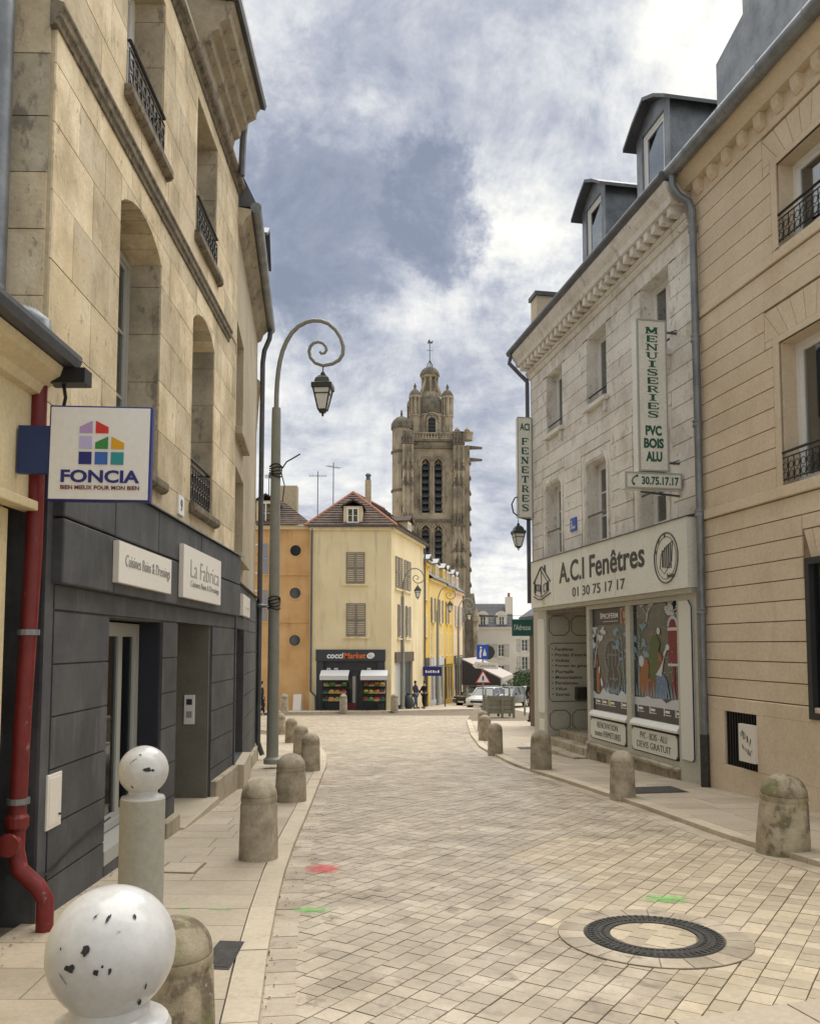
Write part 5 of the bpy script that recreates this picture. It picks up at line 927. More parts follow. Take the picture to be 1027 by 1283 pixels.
mb = MB(); roof_slope(mb, e0, e1, ap, ap, 14); roof_slope(mb, e1, e2, rg2, ap, 14); roof_slope(mb, e3, e0, ap, (1, 9.7, 11.65), 14); mb.add([(5.3 + .225 * 10.1, 9.7, ev), (-.3, 9.7, ev), rg2], [(0, 1, 2)]); KR = build(mb, 'roof', 'tile_roof', K)
for a, b in ((e0, ap), (e1, ap), (ap, rg2)): build(MB().tube([a, b], .09, 6), 'ridge_tile', 'tile_ridge', KR)
def small_dormer(par, xc, w, z0, z1, y, m, rm='tile_roof', loc=None, ang=0, wm='white_pvc', dep=2.0):
    d = MB(); d.box(xc - w / 2, xc + w / 2, y, y + dep, z0, z1); d = build(d, 'dormer', m, par); r = MB(); r.prism([(xc - w / 2 - .15, z1 - .05), (xc, z1 + .35), (xc + w / 2 + .15, z1 - .05), (xc + w / 2 + .15, z1 + .03), (xc, z1 + .45), (xc - w / 2 - .15, z1 + .03)], y - .15, y + dep); rr = build(r, 'dormer_roof', rm, d)
    wn = window(par, xc - w * .32, xc + w * .32, z0 + .1, z1 - .1, y - .03, wm, 2, 1, 'car_glass', .05, None, room=False)
    if loc: place(d, loc, ang); place(wn, loc, ang)
small_dormer(K, 2.6, 1.15, 8.95, 10.1, -.1, 'cream_render'); small_dormer(K, 6.0, 1.2, 8.95, 10.0, .2, 'cream_render', 'tile_roof', (4.96, 0), CA)
build(MB().box(3.1, 3.5, 4.2, 4.7, 10.5, 12.6), 'chimney', 'mortar', K); build(MB().lathe([(.16, 12.6), (.14, 12.9), (.2, 12.92), (.2, 13.0), (.1, 13.1)], 10, (3.3, 4.45, 0)), 'chimney_pot', 'zinc_dark', KR)
def aerial(loc, h, label, seed):
    t = thing('tv_aerial', loc, R(20 * seed), label, 'aerial', 'aerials on the roofs'); z = loc[2]
    build(MB().tube([(0, 0, z - .9), (0, 0, z + h)], .03, 6), 'mast', 'zinc_dark', t); mb = MB(); mb.tube([(-.55, 0, z + h * .9), (.55, 0, z + h * .9)], .018, 5)
    for k in range(6): mb.tube([(-.5 + k * .2, -.28, z + h * .9), (-.5 + k * .2, .28, z + h * .9)], .012, 5)
    build(mb, 'antenna', 'zinc_dark', t)
aerial((-5.9, 52, 9.8), 2.9, 'bare aerial mast on the valley between the orange and pale yellow houses', 0); aerial((-5.0, 53, 10.6), 2.9, 'taller aerial with crossbars left of the pale yellow roof peak', 2); aerial((-9.2, 53, 10.6), 2.2, 'aerial on the orange house roof behind the lamp post', 5)
# market shopfront
mb = MB(); mb.box(.43, 4.58, .18, .3, -3, 1.3); build(mb, 'shop_back', 'shop_charcoal', K)
for nm, x0, x1, z0, z1 in (('pilaster', .43, .85, -3, .6), ('pilaster', 4.15, 4.58, -3, .6)): build(MB().box(x0, x1, -.05, .2, z0, z1), nm, 'shop_charcoal', K)
FB = build(MB().box(.40, 4.61, -.12, .2, .62, 1.32), 'fascia_board', 'shop_charcoal', K); text('lettering', 'cocci', 1.07, 2.08, .78, 1.12, -.12, 'white', FB, .03, .02, .15); text('lettering', 'Market', 2.1, 3.42, .78, 1.12, -.12, 'orange_letter', FB, .02, .02, .15)
build(MB().prism(ell(3.72, .95, .24, .18, 20, .3), -.14, -.1), 'round_emblem', 'white', FB); text('emblem_mark', 'Cc', 3.6, 3.84, .86, 1.02, -.141, 'letter_dark', FB)
for x in (1.05, 1.5, 3.5): b_ = build(MB().box(x, x + .22, .1, .2, -.02, .2), 'price_sign', 'white', K); build(MB().box(x + .07, x + .15, .09, .11, .06, .12), 'mark', 'letter_dark', b_)
DRK = build(MB().walls(2.15, 2.95, -2.4, .0, .1, .16, [(2.22, 2.5, -2.3, -.08), (2.56, 2.88, -2.3, -.08)]), 'door', 'dark_frame', K); block('pane', 'car_glass', DRK, 2.22, 2.5, .12, .13, -2.3, -.08); block('pane', 'car_glass', DRK, 2.56, 2.88, .12, .13, -2.3, -.08)
build(MB().box(2.3, 2.85, .02, .1, -2.35, -1.9), 'advert', 'maroon', K); build(MB().box(2.62, 2.8, .08, .1, -2.0, -.3), 'door_poster', 'shutter_pale', K)
mb = MB(); mb.box(1.0, 6.0, .15, .3, -3.3, 1.1); s_ = place(build(mb, 'side_shop_back', 'shop_charcoal', K), (4.96, 0), CA)
for x0, x1 in ((1.15, 2.0), (2.1, 2.95), (3.05, 3.9)): place(block('shop_pane', 'shutter_pale', K, x0, x1, .05, .1, -2.2, .5), (4.96, 0), CA).location = Vector((4.96, 0, 0)) + Matrix.Rotation(CA, 3, 'Z') @ Vector((x0, .05, -2.2 - ZB[K.name]))
place(build(MB().box(.9, 6.1, -.08, .2, .5, 1.15), 'side_fascia', 'wood_dark', K), (4.96, 0), CA)
build(MB().tube([(.12, -.12, 8.7), (.1, -.1, 8.3), (.1, -.1, -1.2), (.4, -.1, -1.5), (.42, -.1, -2.4)], .06, 8), 'downpipe', 'zinc_dark', K); place(build(MB().tube([(9.6, -.12, 8.7), (9.6, -.1, -2.9)], .06, 8), 'downpipe', 'zinc_dark', K), (4.96, 0), CA)
# orange house
OH = thing('orange_house', (-14.1, 50.15, -2.3), 0, 'orange rendered house with three round windows in a column', 'building')
cz_ = (7.38, 4.76, 1.87)
mb = MB(); mb.walls(0, 7.98, -2.9, 8.9, 0, .3, [(6.63, 7.53, z - .45, z + .45) for z in cz_])
for z in cz_:
    for k in range(4):
        A_ = arc(7.08, z, .36, 90 * k, 90 * k + 90, 5); sx, sz = ((1, 1), (-1, 1), (-1, -1), (1, -1))[k]; E0 = [(7.08 + .455 * math.cos(R(90 * k)), z + .455 * math.sin(R(90 * k))), (7.08 + .455 * sx, z + .455 * sz), (7.08 + .455 * math.cos(R(90 * k + 90)), z + .455 * math.sin(R(90 * k + 90)))]; mb.prism(E0 + A_[::-1], .0015, .3)
build(mb, 'wall', 'orange_render', OH)
for z in cz_:
    o = build(MB().lathe([(.34, -.04), (.39, -.04), (.42, 0), (.42, .03), (.34, .03), (.34, -.04)], 24, cap=False), 'round_window', 'orange_render'); o.data.flip_normals(); o.parent = OH; o.rotation_euler = (R(90), 0, 0); o.location = (7.08, -.01, z - ZB[OH.name])
    g2 = build(MB().lathe([(.001, .0), (.38, .0), (.38, .02), (.001, .02)], 20), 'pane', 'car_glass'); g2.parent = o; g2.location = (0, 0, -.16)
for z in (5.85, 2.95): build(MB().box(-.02, 7.98, -.06, .0, z, z + .12), 'string_course', 'orange_render', OH)
build(MB().box(-.02, 7.98, -.2, .0, 8.68, 8.92), 'cornice', 'cream_render', OH)
for z0 in (5.95, 3.1):
    window(OH, 4.5, 4.9, z0, z0 + 1.85, -.02, 'white_pvc', 1, 2, 'car_glass', .05, None, room=False); shutter(OH, 4.95, 5.4, z0, z0 + 1.85, -.06, 'shutter_blue'); shutter(OH, 4.02, 4.46, z0, z0 + 1.85, -.06, 'shutter_blue')
build(MB().box(5.65, 6.1, -.04, .1, -2.6, .7), 'door', 'shop_charcoal', OH)
mb = MB(); roof_slope(mb, (-.2, -.35, 8.95), (8.1, -.35, 8.95), (5.6, 3.2, 11.1), (-.2, 3.2, 11.1), 13); roof_slope(mb, (8.1, -.35, 8.95), (8.1, 7, 8.95), (5.6, 5, 11.1), (5.6, 3.2, 11.1), 13); build(mb, 'roof', 'tile_roof', OH)
small_dormer(OH, 5.2, 1.15, 8.95, 10.5, .1, 'cream_render')
build(MB().box(4.6, 6.3, 6, 6.8, 9, 12.6), 'chimney', 'mortar', OH)
# terrace of houses along the cross street
def side_house(name, label, s0, s1, ze, m, wins, sm, dormers=(), rm='slate', shopm='shop_charcoal', shopc=None, doorz=.6):
    p = np.array([-1.14 + .225 * s0 / 1.025, 50 + s0 / 1.025]); L_ = s1 - s0; zb = gz(p[1]) - .3; t = thing(name, (p[0], p[1], zb), CA, label, 'building', 'terrace houses along the cross street')
    mb = MB(); mb.walls(.02, L_ - .02, zb - .6, ze, 0, .3, [(.4, L_ - .4, zb - 1, doorz)]); mb.box(.02, L_ - .02, 5, 5.3, zb - .6, ze); mb.box(.02, .2, .3, 5, zb, ze); mb.box(L_ - .2, L_ - .02, .3, 5, zb, ze); build(mb, 'wall', m, t)
    for x0, x1, z0, z1, sh in wins:
        window(t, x0, x1, z0, z1, -.02, 'white_pvc', 1 if x1 - x0 < .7 else 2, 2, 'car_glass', .05, None, room=False)
        if sh: w = (x1 - x0) * .52; shutter(t, x0 - w, x0 - .02, z0, z1, -.07, sm, 10); shutter(t, x1 + .02, x1 + w, z0, z1, -.07, sm, 10)
        build(MB().box(x0 - .1, x1 + .1, -.12, 0, z0 - .12, z0 - .03), 'sill', m, t)
    build(MB().box(0, L_, -.2, 0, ze - .2, ze), 'cornice', m, t); build(MB().tube([(0, -.28, ze + .05), (L_, -.28, ze + .05)], .07, 6), 'gutter', 'zinc_dark', t)
    mb = MB(); roof_slope(mb, (0, -.3, ze + .05), (L_, -.3, ze + .05), (L_, 2.6, ze + 2.3), (0, 2.6, ze + 2.3), 10); mb.add([(0, 2.6, ze + 2.3), (L_, 2.6, ze + 2.3), (L_, 5.4, ze), (0, 5.4, ze)], [(0, 1, 2, 3)]); build(mb, 'roof', rm, t)
    for xc in dormers: small_dormer(t, xc, 1.3, ze + .1, ze + 1.5, .25, m, 'zinc')
    build(MB().box(.4, L_ - .4, .16, .3, zb - .6, doorz), 'shop_back', shopm, t); fb = build(MB().box(.3, L_ - .3, -.1, .2, doorz - .6, doorz + .05), 'fascia_board', shopc or shopm, t)
    n = max(2, int(L_ / 1.4))
    for k in range(n): x = .5 + (L_ - 1) * k / n; build(MB().walls(x, x + (L_ - 1) / n - .1, zb, doorz - .65, .02, .14, [(x + .12, x + (L_ - 1) / n - .22, zb + .7, doorz - .8)]), 'shop_frame', shopc or shopm, t); block('pane', 'car_glass', t, x + .12, x + (L_ - 1) / n - .22, .06, .08, zb + .7, doorz - .8)
    return t
side_house('narrow_house', 'narrow deep yellow house beside the pale yellow corner house', 9.75, 11.7, 7.6, 'yellow_deep', [(.7, 1.2, 4.9, 6.3, 0), (.7, 1.2, 2.2, 3.8, 0)], 'shutter_grey')
Y1 = side_house('terrace_house', 'yellow terrace house with grey shutters and white dormers', 11.75, 18.0, 6.6, 'yellow_render', [(1.0, 1.9, 3.35, 5.2, 1), (4.2, 5.1, 3.35, 5.2, 1), (.6, 1.1, .75, 2.6, 0), (2.6, 3.1, .75, 2.6, 0), (5.0, 5.5, .75, 2.6, 0)], 'shutter_grey', (1.3, 4.6), 'zinc', 'shop_charcoal', 'awning_white')
side_house('terrace_house', 'deep yellow terrace house with ochre shopfront', 18.05, 22.4, 6.5, 'yellow_deep', [(.9, 1.6, 3.35, 5.2, 1), (2.9, 3.5, 3.35, 5.2, 0), (.9, 1.5, .7, 2.6, 0), (2.8, 3.4, .7, 2.6, 0)], 'shutter_grey', (1.4, 3.2), 'zinc', 'yellow_deep', 'yellow_deep')
side_house('terrace_house', 'peach terrace house with pale shutters next to the church tower', 22.45, 27.5, 6.4, 'peach_render', [(1.2, 2.0, 3.3, 5.1, 1), (3.4, 4.2, 3.3, 5.1, 1), (1.0, 1.6, .6, 2.5, 0), (3.2, 3.8, .6, 2.5, 0)], 'shutter_pale', (1.6, 3.8), 'zinc', 'shop_charcoal', 'shop_charcoal')
bs = thing('shop_sign', (.9, 58.6, -.4), R(0), 'small dark blue projecting shop sign on the terrace', 'sign'); build(MB().box(0, 1.35, 0, .1, -.6, .05), 'case', 'navy', bs); [build(MB().box(.2 + .17 * k, .3 + .17 * k + .02 * (k % 2), -.004, .0, -.38, -.2 - .05 * (k % 3 == 1)), 'lettering', 'white', bs) for k in range(6)]
# ------------------------------------------------------------------ church tower
CT = thing('church_tower', (2.95, 105, -4.4), R(4), 'tall weathered gothic church tower with lantern dome and stair turret', 'tower')
def tpart(mb, n, m='church_stone', **k):
    mb.v = [(x, y, z if z < 28 else 28 + (z - 28) * .81) for x, y, z in mb.v]; return build(mb, n, m, CT, **k)
HWd = 3.3
lan = [(-1.62, -.25, 18.6, 24.9), (.05, 1.42, 18.6, 24.9)]; lan2 = [(-1.62, -.25, 10.6, 16.2), (.05, 1.42, 10.6, 16.2)]
mb = MB(); mb.walls(-HWd, HWd, -5, 28, 0, 1.0, [(a, b, c, d + .95) for a, b, c, d in lan + lan2]); mb.box(-HWd, -HWd + .9, 1, 7.4, -5, 28); mb.box(HWd - .9, HWd, 1, 7.4, -5, 28); mb.box(-HWd, HWd, 6.6, 7.4, -5, 28); mb.box(-HWd, HWd, 1, 6.6, 27.2, 28); tpart(mb, 'shaft')
for a, b, c, d in lan + lan2:
    xc = (a + b) / 2; hw = (b - a) / 2; n = 8                       # pointed heads
    L_ = [(a + hw * 2 * (1 - math.cos(math.pi / 3 * k / n)), d + hw * 1.4 * math.sin(math.pi / 3 * k / n) / math.sin(math.pi / 3)) for k in range(n + 1)]
    for sx in (0, 1):
        P = [(a, d + .95)] + L_ + [(xc, d + .95)]; P = [((2 * xc - u) if sx else u, v) for u, v in P]; tpart(MB().prism(P, 0.0, .95), 'spandrel')
    fm = MB(); full = L_ + [(2 * xc - u, v) for u, v in L_[::-1]][1:]
    fm.tube([(a, -.05, c)] + [(u, -.05, v) for u, v in full] + [(b, -.05, c)], .13, 6); fm.tube([(a + .17, .35, c)] + [(u * .8 + xc * .2, .35, v - .05) for u, v in full] + [(b - .17, .35, c)], .09, 6); tpart(fm, 'window_moulding')
    fm = MB().tube([(a - .22, -.12, d - .3)] + [((u - xc) * 1.3 + xc, -.12, v + .25) for u, v in full] + [(b + .22, -.12, d - .3)], .1, 5); tpart(fm, 'hood_mould')
    tpart(MB().box(a, b, .8, .9, c, d + 1), 'bell_void', 'tower_void')
    for k in range(7): zz = c + .3 + (d - c) * k / 7; tpart(MB().prism([(.25, zz), (.75, zz + .55), (.75, zz + .65), (.25, zz + .1)], a + .1, b - .1, 'x'), 'louvre_board', 'louvre')
    tr = MB(); tr.tube([(xc, .3, d + .1), (xc, .3, d + .9)], .06, 5); tr.tube([(a + .15, .3, d - .1), (xc, .3, d + .5), (b - .15, .3, d - .1)], .07, 5); tpart(tr, 'tracery')
for x0 in (-4.1, 2.45):                                           # clasping buttresses with set-offs and pinnacle carving
    for z0, z1, e in ((-5, 17.6, .0), (17.6, 28.2, .12)):
        mb = MB(); mb.box(x0 + e, x0 + 1.65 - e, -1.0 + e, .2, z0, z1); tpart(mb, 'buttress')
        for xx in (x0 + .25, x0 + .82, x0 + 1.4): tpart(MB().tube([(xx, -1.02 + e, max(z0, 2)), (xx, -1.02 + e, z1 - .9)], .16, 6), 'buttress_shaft')
        for zz, w in ((z1 - .8, .14), (z1 - 4.2, .22), (z1 - 6.2, .12)):
            cr = MB(); cr.box(x0 + e - .08, x0 + 1.73 - e, -1.16 + e, .1, zz, zz + .25)
            for k in range(4): cr.lathe([(.24, zz + .25), (.16, zz + .8), (.2, zz + .9), (.05, zz + 1.7)], 6, (x0 + .28 + k * .37, -1.0 + e, 0))
            tpart(cr, 'carved_set_off', 'church_dark')
mb = MB(); mb.box(3.9, 4.9, .5, 2.4, -5, 27.6); mb.box(3.3, 4.3, 1, 6.5, -5, 27.0); tpart(mb, 'side_buttress')
for k in range(14): tpart(MB().lathe([(.14, 0), (.2, .3), (.05, .7)], 6, (4.92, .6, -1 + k * 2.0)), 'crocket', 'church_dark')
for zz in (27.2, 25.6): tpart(MB().prism([(4.5, zz), (6.6, zz + .12), (6.6, zz + .35), (4.5, zz + .55)], .8, 1.2), 'gargoyle', 'church_dark')
tpart(MB().prism([(4.5, 5.2), (8.5, 5.2), (8.5, 5.4), (4.5, 5.6)], .8, 1.1), 'gargoyle', 'church_dark')
for z, e in ((27.0, .25), (17.4, .2), (27.9, .35)): tpart(MB().box(-HWd - .15, HWd + .15, -.12 - e, .3, z, z + .35), 'string_course', 'church_dark')
bal = MB(); bal.box(-2.6, 2.6, -.45, -.2, 28.25, 28.4); bal.box(-2.6, 2.6, -.48, -.17, 29.15, 29.3); tpart(bal, 'balustrade_rail', 'church_stone')
for k in range(14): tpart(MB().lathe([(.1, 28.4), (.16, 28.6), (.07, 28.85), (.14, 29.15)], 6, (-2.45 + k * .377, -.32, 0)), 'baluster')
for x in (-3.3, 3.2, 4.5): tpart(MB().lathe([(.75, 28.2), (.75, 29.3), (.85, 29.35), (.85, 29.5), (.3, 29.6), (.36, 29.9), (.05, 30.3)], 8, (x, .0, 0)), 'pinnacle')
# stair turret
mb = MB(); mb.lathe([(1.3, -5), (1.3, 30.2)], 8, (-4.0, .8, 0), R(22.5)); tpart(mb, 'stair_turret')
for z in (30.0, 26.4, 21.3, 16.1, 10.5): tpart(MB().lathe([(1.3, z), (1.48, z + .1), (1.48, z + .25), (1.3, z + .4)], 8, (-4.0, .8, 0), R(22.5)), 'turret_band', 'church_dark')
tpart(MB().lathe([(1.4, 30.3), (1.36, 30.9), (1.1, 31.5), (.7, 31.95), (.2, 32.2), (.12, 32.4), (.2, 32.6), (.12, 32.8), (.14, 33), (.02, 33.3)], 12, (-4.0, .8, 0)), 'turret_dome', 'church_dark', smooth=True)
for z in (27.5, 23, 18.5): tpart(MB().box(-4.06, -3.94, -.55, -.3, z, z + .9), 'slit_window', 'tower_void')
# upper octagon, corner turrets, dome, flying ribs, lantern
cy = 3.4
tpart(MB().lathe([(2.75, 28), (2.75, 32.4), (2.9, 32.5), (2.9, 32.8), (2.55, 32.9)], 8, (-.05, cy, 0), R(22.5)), 'octagon')
ow = MB(); ow.prism([(-.62, 29.2), (.52, 29.2), (.52, 31.6)] + arc(-.05, 31.6, .57, 0, 180, 8) + [(-.62, 31.6)], cy - 2.72, cy - 2.5); tpart(ow, 'octagon_window', 'tower_void'); tpart(MB().tube([(-.66, cy - 2.7, 29.2), (-.66, cy - 2.7, 31.6)] + [(u, cy - 2.7, v) for u, v in arc(-.05, 31.6, .61, 180, 0, 8)] + [(.56, cy - 2.7, 29.2)], .14, 6), 'window_moulding')
tpart(MB().tube([(-1.0, cy - 2.75, 31.3)] + [(u, cy - 2.75, v) for u, v in arc(-.05, 31.9, 1.0, 180, 0, 8)] + [(.9, cy - 2.75, 31.3)], .12, 6), 'hood_mould')
for k in range(4): tpart(MB().box(-.6, .5, cy - 2.74, cy - 2.68, 29.5 + k * .6, 29.62 + k * .6), 'louvre_board', 'louvre')
tpart(MB().lathe([(2.5, 32.8), (2.45, 33.8), (2.2, 34.9), (1.7, 35.9), (1.1, 36.5)], 16, (-.05, cy, 0)), 'dome', 'church_dark', smooth=True)
for sx in (-1, 1):
    for sy in (-1, 1):
        x = -.05 + sx * 2.15; y = cy + sy * 2.0
        tt = MB(); tt.lathe([(.72, 28), (.72, 32.3), (.85, 32.4), (.85, 32.6), (.5, 32.62), (.5, 35.4), (.85, 35.5), (.85, 35.8), (.72, 35.85)], 8, (x, y, 0), R(22.5)); tpart(tt, 'corner_turret')
        for k in range(8): a_ = R(45 * k); tpart(MB().tube([(x + .68 * math.cos(a_), y + .68 * math.sin(a_), 32.6), (x + .68 * math.cos(a_), y + .68 * math.sin(a_), 35.5)], .11, 6), 'column')
        tpart(MB().lathe([(.8, 35.8), (.74, 36.2), (.5, 36.7), (.18, 37.0), (.16, 37.2), (.22, 37.4), (.03, 38.0)], 10, (x, y, 0)), 'turret_cap', 'church_dark', smooth=True)
        tpart(MB().tube([(x - sx * .4, y - sy * .4, 35.9), (x - sx * .8, y - sy * .8, 36.4), (-.05 + sx * .95, cy + sy * .95, 37.8), (-.05 + sx * .6, cy + sy * .6, 39.2)], [.28, .24, .22, .22], 6), 'flying_rib')
tpart(MB().lathe([(1.5, 36.0), (1.3, 37.0), (.7, 37.1), (.65, 39.5), (1.2, 39.6), (1.3, 39.8), (1.2, 40.1)], 8, (-.05, cy, 0), R(22.5)), 'lantern')
for k in range(8): a_ = R(45 * k); tpart(MB().tube([(-.05 + 1.0 * math.cos(a_), cy + 1.0 * math.sin(a_), 37.0), (-.05 + 1.0 * math.cos(a_), cy + 1.0 * math.sin(a_), 39.6)], .15, 6), 'column')
tpart(MB().lathe([(1.35, 40.0), (1.3, 40.5), (1.0, 41.1), (.5, 41.5), (.2, 41.6)], 12, (-.05, cy, 0)), 'lantern_dome', 'church_dark', smooth=True)
fin = MB(); fin.tube([(-.05, cy, 41.3), (-.05, cy, 45.8)], .06, 6); fin.tube([(-.5, cy, 44.4), (.4, cy, 44.4)], .05, 5)
for k in range(4): a_ = R(90 * k + 45); fin.tube([(-.05 + .5 * math.cos(a_), cy + .5 * math.sin(a_), 41.2), (-.05 + .45 * math.cos(a_), cy + .45 * math.sin(a_), 41.9), (-.05, cy, 42.8)], .05, 5)
fin.prism([(-.35, 45.6), (.3, 45.6), (.45, 46.1), (.1, 45.9), (-.1, 46.3), (-.3, 46.0)], cy - .04, cy + .04); tpart(fin, 'cross_and_weathercock', 'zinc_dark')
nv = MB(); nv.box(3.3, 6.2, 5, 9, -5, 6.5); nv.box(-4, 5.3, -2.2, 0, -5, 5.5); nv.prism([(-2.2, 5.5), (0, 8.2), (0, 5.5)], -4, 5.3, 'x'); tpart(nv, 'porch', 'church_dark')
for k in range(6): tpart(MB().lathe([(.35, -3), (.35, 4.5), (.5, 4.6), (.5, 5), (.1, 6.4)], 6, (-3.6 + k * 1.75, -2.3, 0)), 'porch_pinnacle')
# ------------------------------------------------------------------ white houses on the square
def far_house(label, x0, x1, y, ze, zr, bays, rows, dorm, arches=(), chim=None, zb=-5.0):
    t = thing('square_house', (x0, y, zb), R(-2), label, 'building', 'white houses on the square'); L_ = x1 - x0
    holes = [(b - .48, b + .48, r0, r1) for b in bays for r0, r1 in rows]
    mb = MB(); mb.walls(0, L_, zb - 1, ze, 0, .4, holes); mb.box(0, .3, .4, 8, zb - 1, ze); mb.box(L_ - .3, L_, .4, 8, zb - 1, ze); build(mb, 'wall', 'far_white', t)
    for (a, b, c, d), k in zip(holes, range(99)):
        window(t, a, b, c, d, .15, 'white_pvc', 2, 2, 'car_glass', .06, None, room=False); build(MB().box(a - .15, b + .15, -.12, .1, c - .18, c - .02), 'sill', 'far_white', t)
        for q0, q1 in ((a - .62, a - .04), (b + .04, b + .62)): shutter(t, q0, q1, c, d, -.07, 'shutter_pale', 8)
    build(MB().box(-.1, L_ + .05, -.3, 0, ze - .1, ze + .15), 'cornice', 'far_white', t); build(MB().box(0, L_, -.08, 0, rows[-1][0] - .95, rows[-1][0] - .7), 'string_course', 'far_white', t)
    for xc in arches:
        A_ = arc(xc, -2.75, .75, 0, 180, 10); build(MB().prism([(xc - .75, zb), (xc + .75, zb)] + A_, -.03, .05), 'arched_door', 'dark_frame', t); build(MB().tube([(xc + .82, -.04, zb)] + [(u * 1.0 + (u - xc) * .1, -.04, v) for u, v in A_] + [(xc - .82, -.04, zb)], .09, 5), 'arch_moulding', 'far_white', t)
    mb = MB(); roof_slope(mb, (-.1, -.3, ze + .1), (L_ + .05, -.3, ze + .1), (L_ + .05, 3.0, zr), (-.1, 3.0, zr), 14, .02); mb.add([(-.1, 3, zr), (L_, 3, zr), (L_, 8.2, ze), (-.1, 8.2, ze)], [(0, 1, 2, 3)]); build(mb, 'roof', 'slate', t)
    for xc in dorm:
        d_ = build(MB().box(xc - .75, xc + .75, .1, 2.5, ze + .15, ze + 1.6), 'dormer', 'far_white', t); build(MB().prism(arc(xc, ze + 1.55, .85, 0, 180, 8), -.05, 2.4), 'dormer_roof', 'far_white', d_)
        window(t, xc - .42, xc + .42, ze + .35, ze + 1.7, .04, 'white_pvc', 2, 1, 'car_glass', .06, None, room=False)
    if chim: c_ = build(MB().box(chim[0], chim[0] + 1.0, 1.5, 2.6, zr - 2.2, zr + .9), 'chimney', 'far_white', t); build(MB().lathe([(.2, zr + .9), (.16, zr + 1.5)], 8, (chim[0] + .5, 2, 0)), 'chimney_pot', 'tile_ridge', c_)
    return t
far_house('white house with steep slate roof and arched dormers across the square', 6.2, 14.4, 115, 3.95, 7.5, (.9, 2.3, 4.35, 6.5), ((-.05, 1.7), (-3.0, -1.2)), (4.35, 1.9, 6.6) and (4.0, 6.6), (), (7.3,))
far_house('lower white house with arched ground floor doors across the square', 14.45, 24, 115.3, 3.4, 5.3, (1.6, 4.1, 6.6), ((.7, 2.4), (-1.9, .0)), (), (.7, 2.6, 4.6))
# ------------------------------------------------------------------ street furniture
def lamp(loc, ang, label, s=1.0, group='swan-neck street lamps'):
    t = thing('street_lamp', (loc[0], loc[1], loc[2]), ang, label, 'street lamp', group, z0=0)
    build(MB().lathe([(.16, 0), (.16, .08), (.11, .12), (.10, 3.0), (.085, 6.3), (.08, 6.42)], 12), 'post', 'lamp_paint', t, smooth=True)
    pts = [(150, 400), (150, 350), (152, 300), (156, 255), (162, 215), (172, 175), (186, 140), (206, 106), (232, 80), (262, 64), (290, 58), (320, 60), (350, 72), (378, 97), (398, 130), (408, 165), (406, 195), (392, 217), (366, 231), (330, 237), (300, 226), (281, 205), (275, 180), (280, 160), (292, 148), (310, 143), (328, 149), (340, 162), (343, 176), (336, 188), (324, 190), (317, 182)]
    k = .331 / 69.7; z = lambda b: 6.42 + (400 - b) * k * 1.0
    xs = [((a - 150) * k, 0, z(b)) for a, b in pts]; rr = [.045 - .02 * i / (len(xs) - 1) for i in range(len(xs))]
    build(MB().tube(xs, rr, 10), 'scroll_arm', 'lamp_paint', t, smooth=True)
    lx = (330 - 150) * k; lz = z(237); la = MB(); la.tube([(lx, 0, lz), (lx, 0, lz - .2)], .012, 6); la.lathe([(.035, lz - .2), (.05, lz - .16), (.03, lz - .12)], 10, (lx, 0, 0)); build(la, 'hanger', 'lantern_black', t)
    b = MB(); sq = R(45); f = math.sqrt(2)
    b.lathe([(.07 * f, lz - .2), (.10 * f, lz - .24), (.115 * f, lz - .25), (.14 * f, lz - .33), (.185 * f, lz - .36), (.185 * f, lz - .44), (.165 * f, lz - .45)], 4, (lx, 0, 0), sq)
    LB = build(b, 'lantern', 'lantern_black', t); zt, zb = lz - .45, lz - .83
    cg = MB(); w0, w1 = .155, .075
    for sx in (-1, 1):
        for sy in (-1, 1): cg.tube([(lx + sx * w0, sy * w0, zt), (lx + sx * w1, sy * w1, zb)], .014, 5)
    for w, zz in ((w1, zb), (w0 * .75 + w1 * .25, zt * .75 + zb * .25)): cg.tube([(lx + a * w, c * w, zz) for a, c in ((-1, -1), (1, -1), (1, 1), (-1, 1), (-1, -1))], .011, 5)
    cg.lathe([(.06, zb - .05), (.08, zb), (.03, zb + .02)], 8, (lx, 0, 0)); cg.lathe([(.008, zb - .12), (.025, zb - .09), (.012, zb - .05)], 8, (lx, 0, 0))
    build(cg, 'lantern_cage', 'lantern_black', LB)
    for i in range(4):
        c, s_ = math.cos(R(90 * i)), math.sin(R(90 * i)); P = [(w0 - .01, -w0, zt), (w0 - .01, w0, zt), (w1 - .008, w1, zb), (w1 - .008, -w1, zb)]; gmb = MB().add([(lx + x * c - y * s_, x * s_ + y * c, zz) for x, y, zz in P], [(0, 1, 2, 3)]); build(gmb, 'pane', 'milk_glass', LB)
    t.scale = (s, s, s); return t
L0 = lamp((-2.44, 14.74, -.50), R(-4), 'grey swan-neck street lamp standing on the left pavement beside the bollards')
for z0 in (5.15, 2.75):
    cb = MB()
    for k in range(5): cb.tube([(.11 * math.cos(a), .11 * math.sin(a), z0 + k * .05 + .02 * math.sin(a * 2 + k)) for a in [2 * math.pi * q / 12 for q in range(13)]], .012, 5)
    if z0 < 5: build(cb, 'cable_bundle', 'black_iron', L0); continue
    cb.tube([(.12, 0, 5.3), (.2, .0, 5.42), (.45, 0, 5.56)], .014, 5); cb.tube([(.11, 0, 5.2), (.16, .02, 5.0), (.13, .02, 4.7)], .01, 5); build(cb, 'cable_bundle', 'black_iron', L0)
def far_lamp(x, y, s, label, ang=0):
    c = copy_tree(L0); c.location = (x, y, gz(y) + .08); c.scale = (s, s, s); c.rotation_euler = (0, 0, ang); c['label'] = label
    for ch in list(c.children):
        if ch.name.startswith('cable'): bpy.data.objects.remove(ch)
    return c
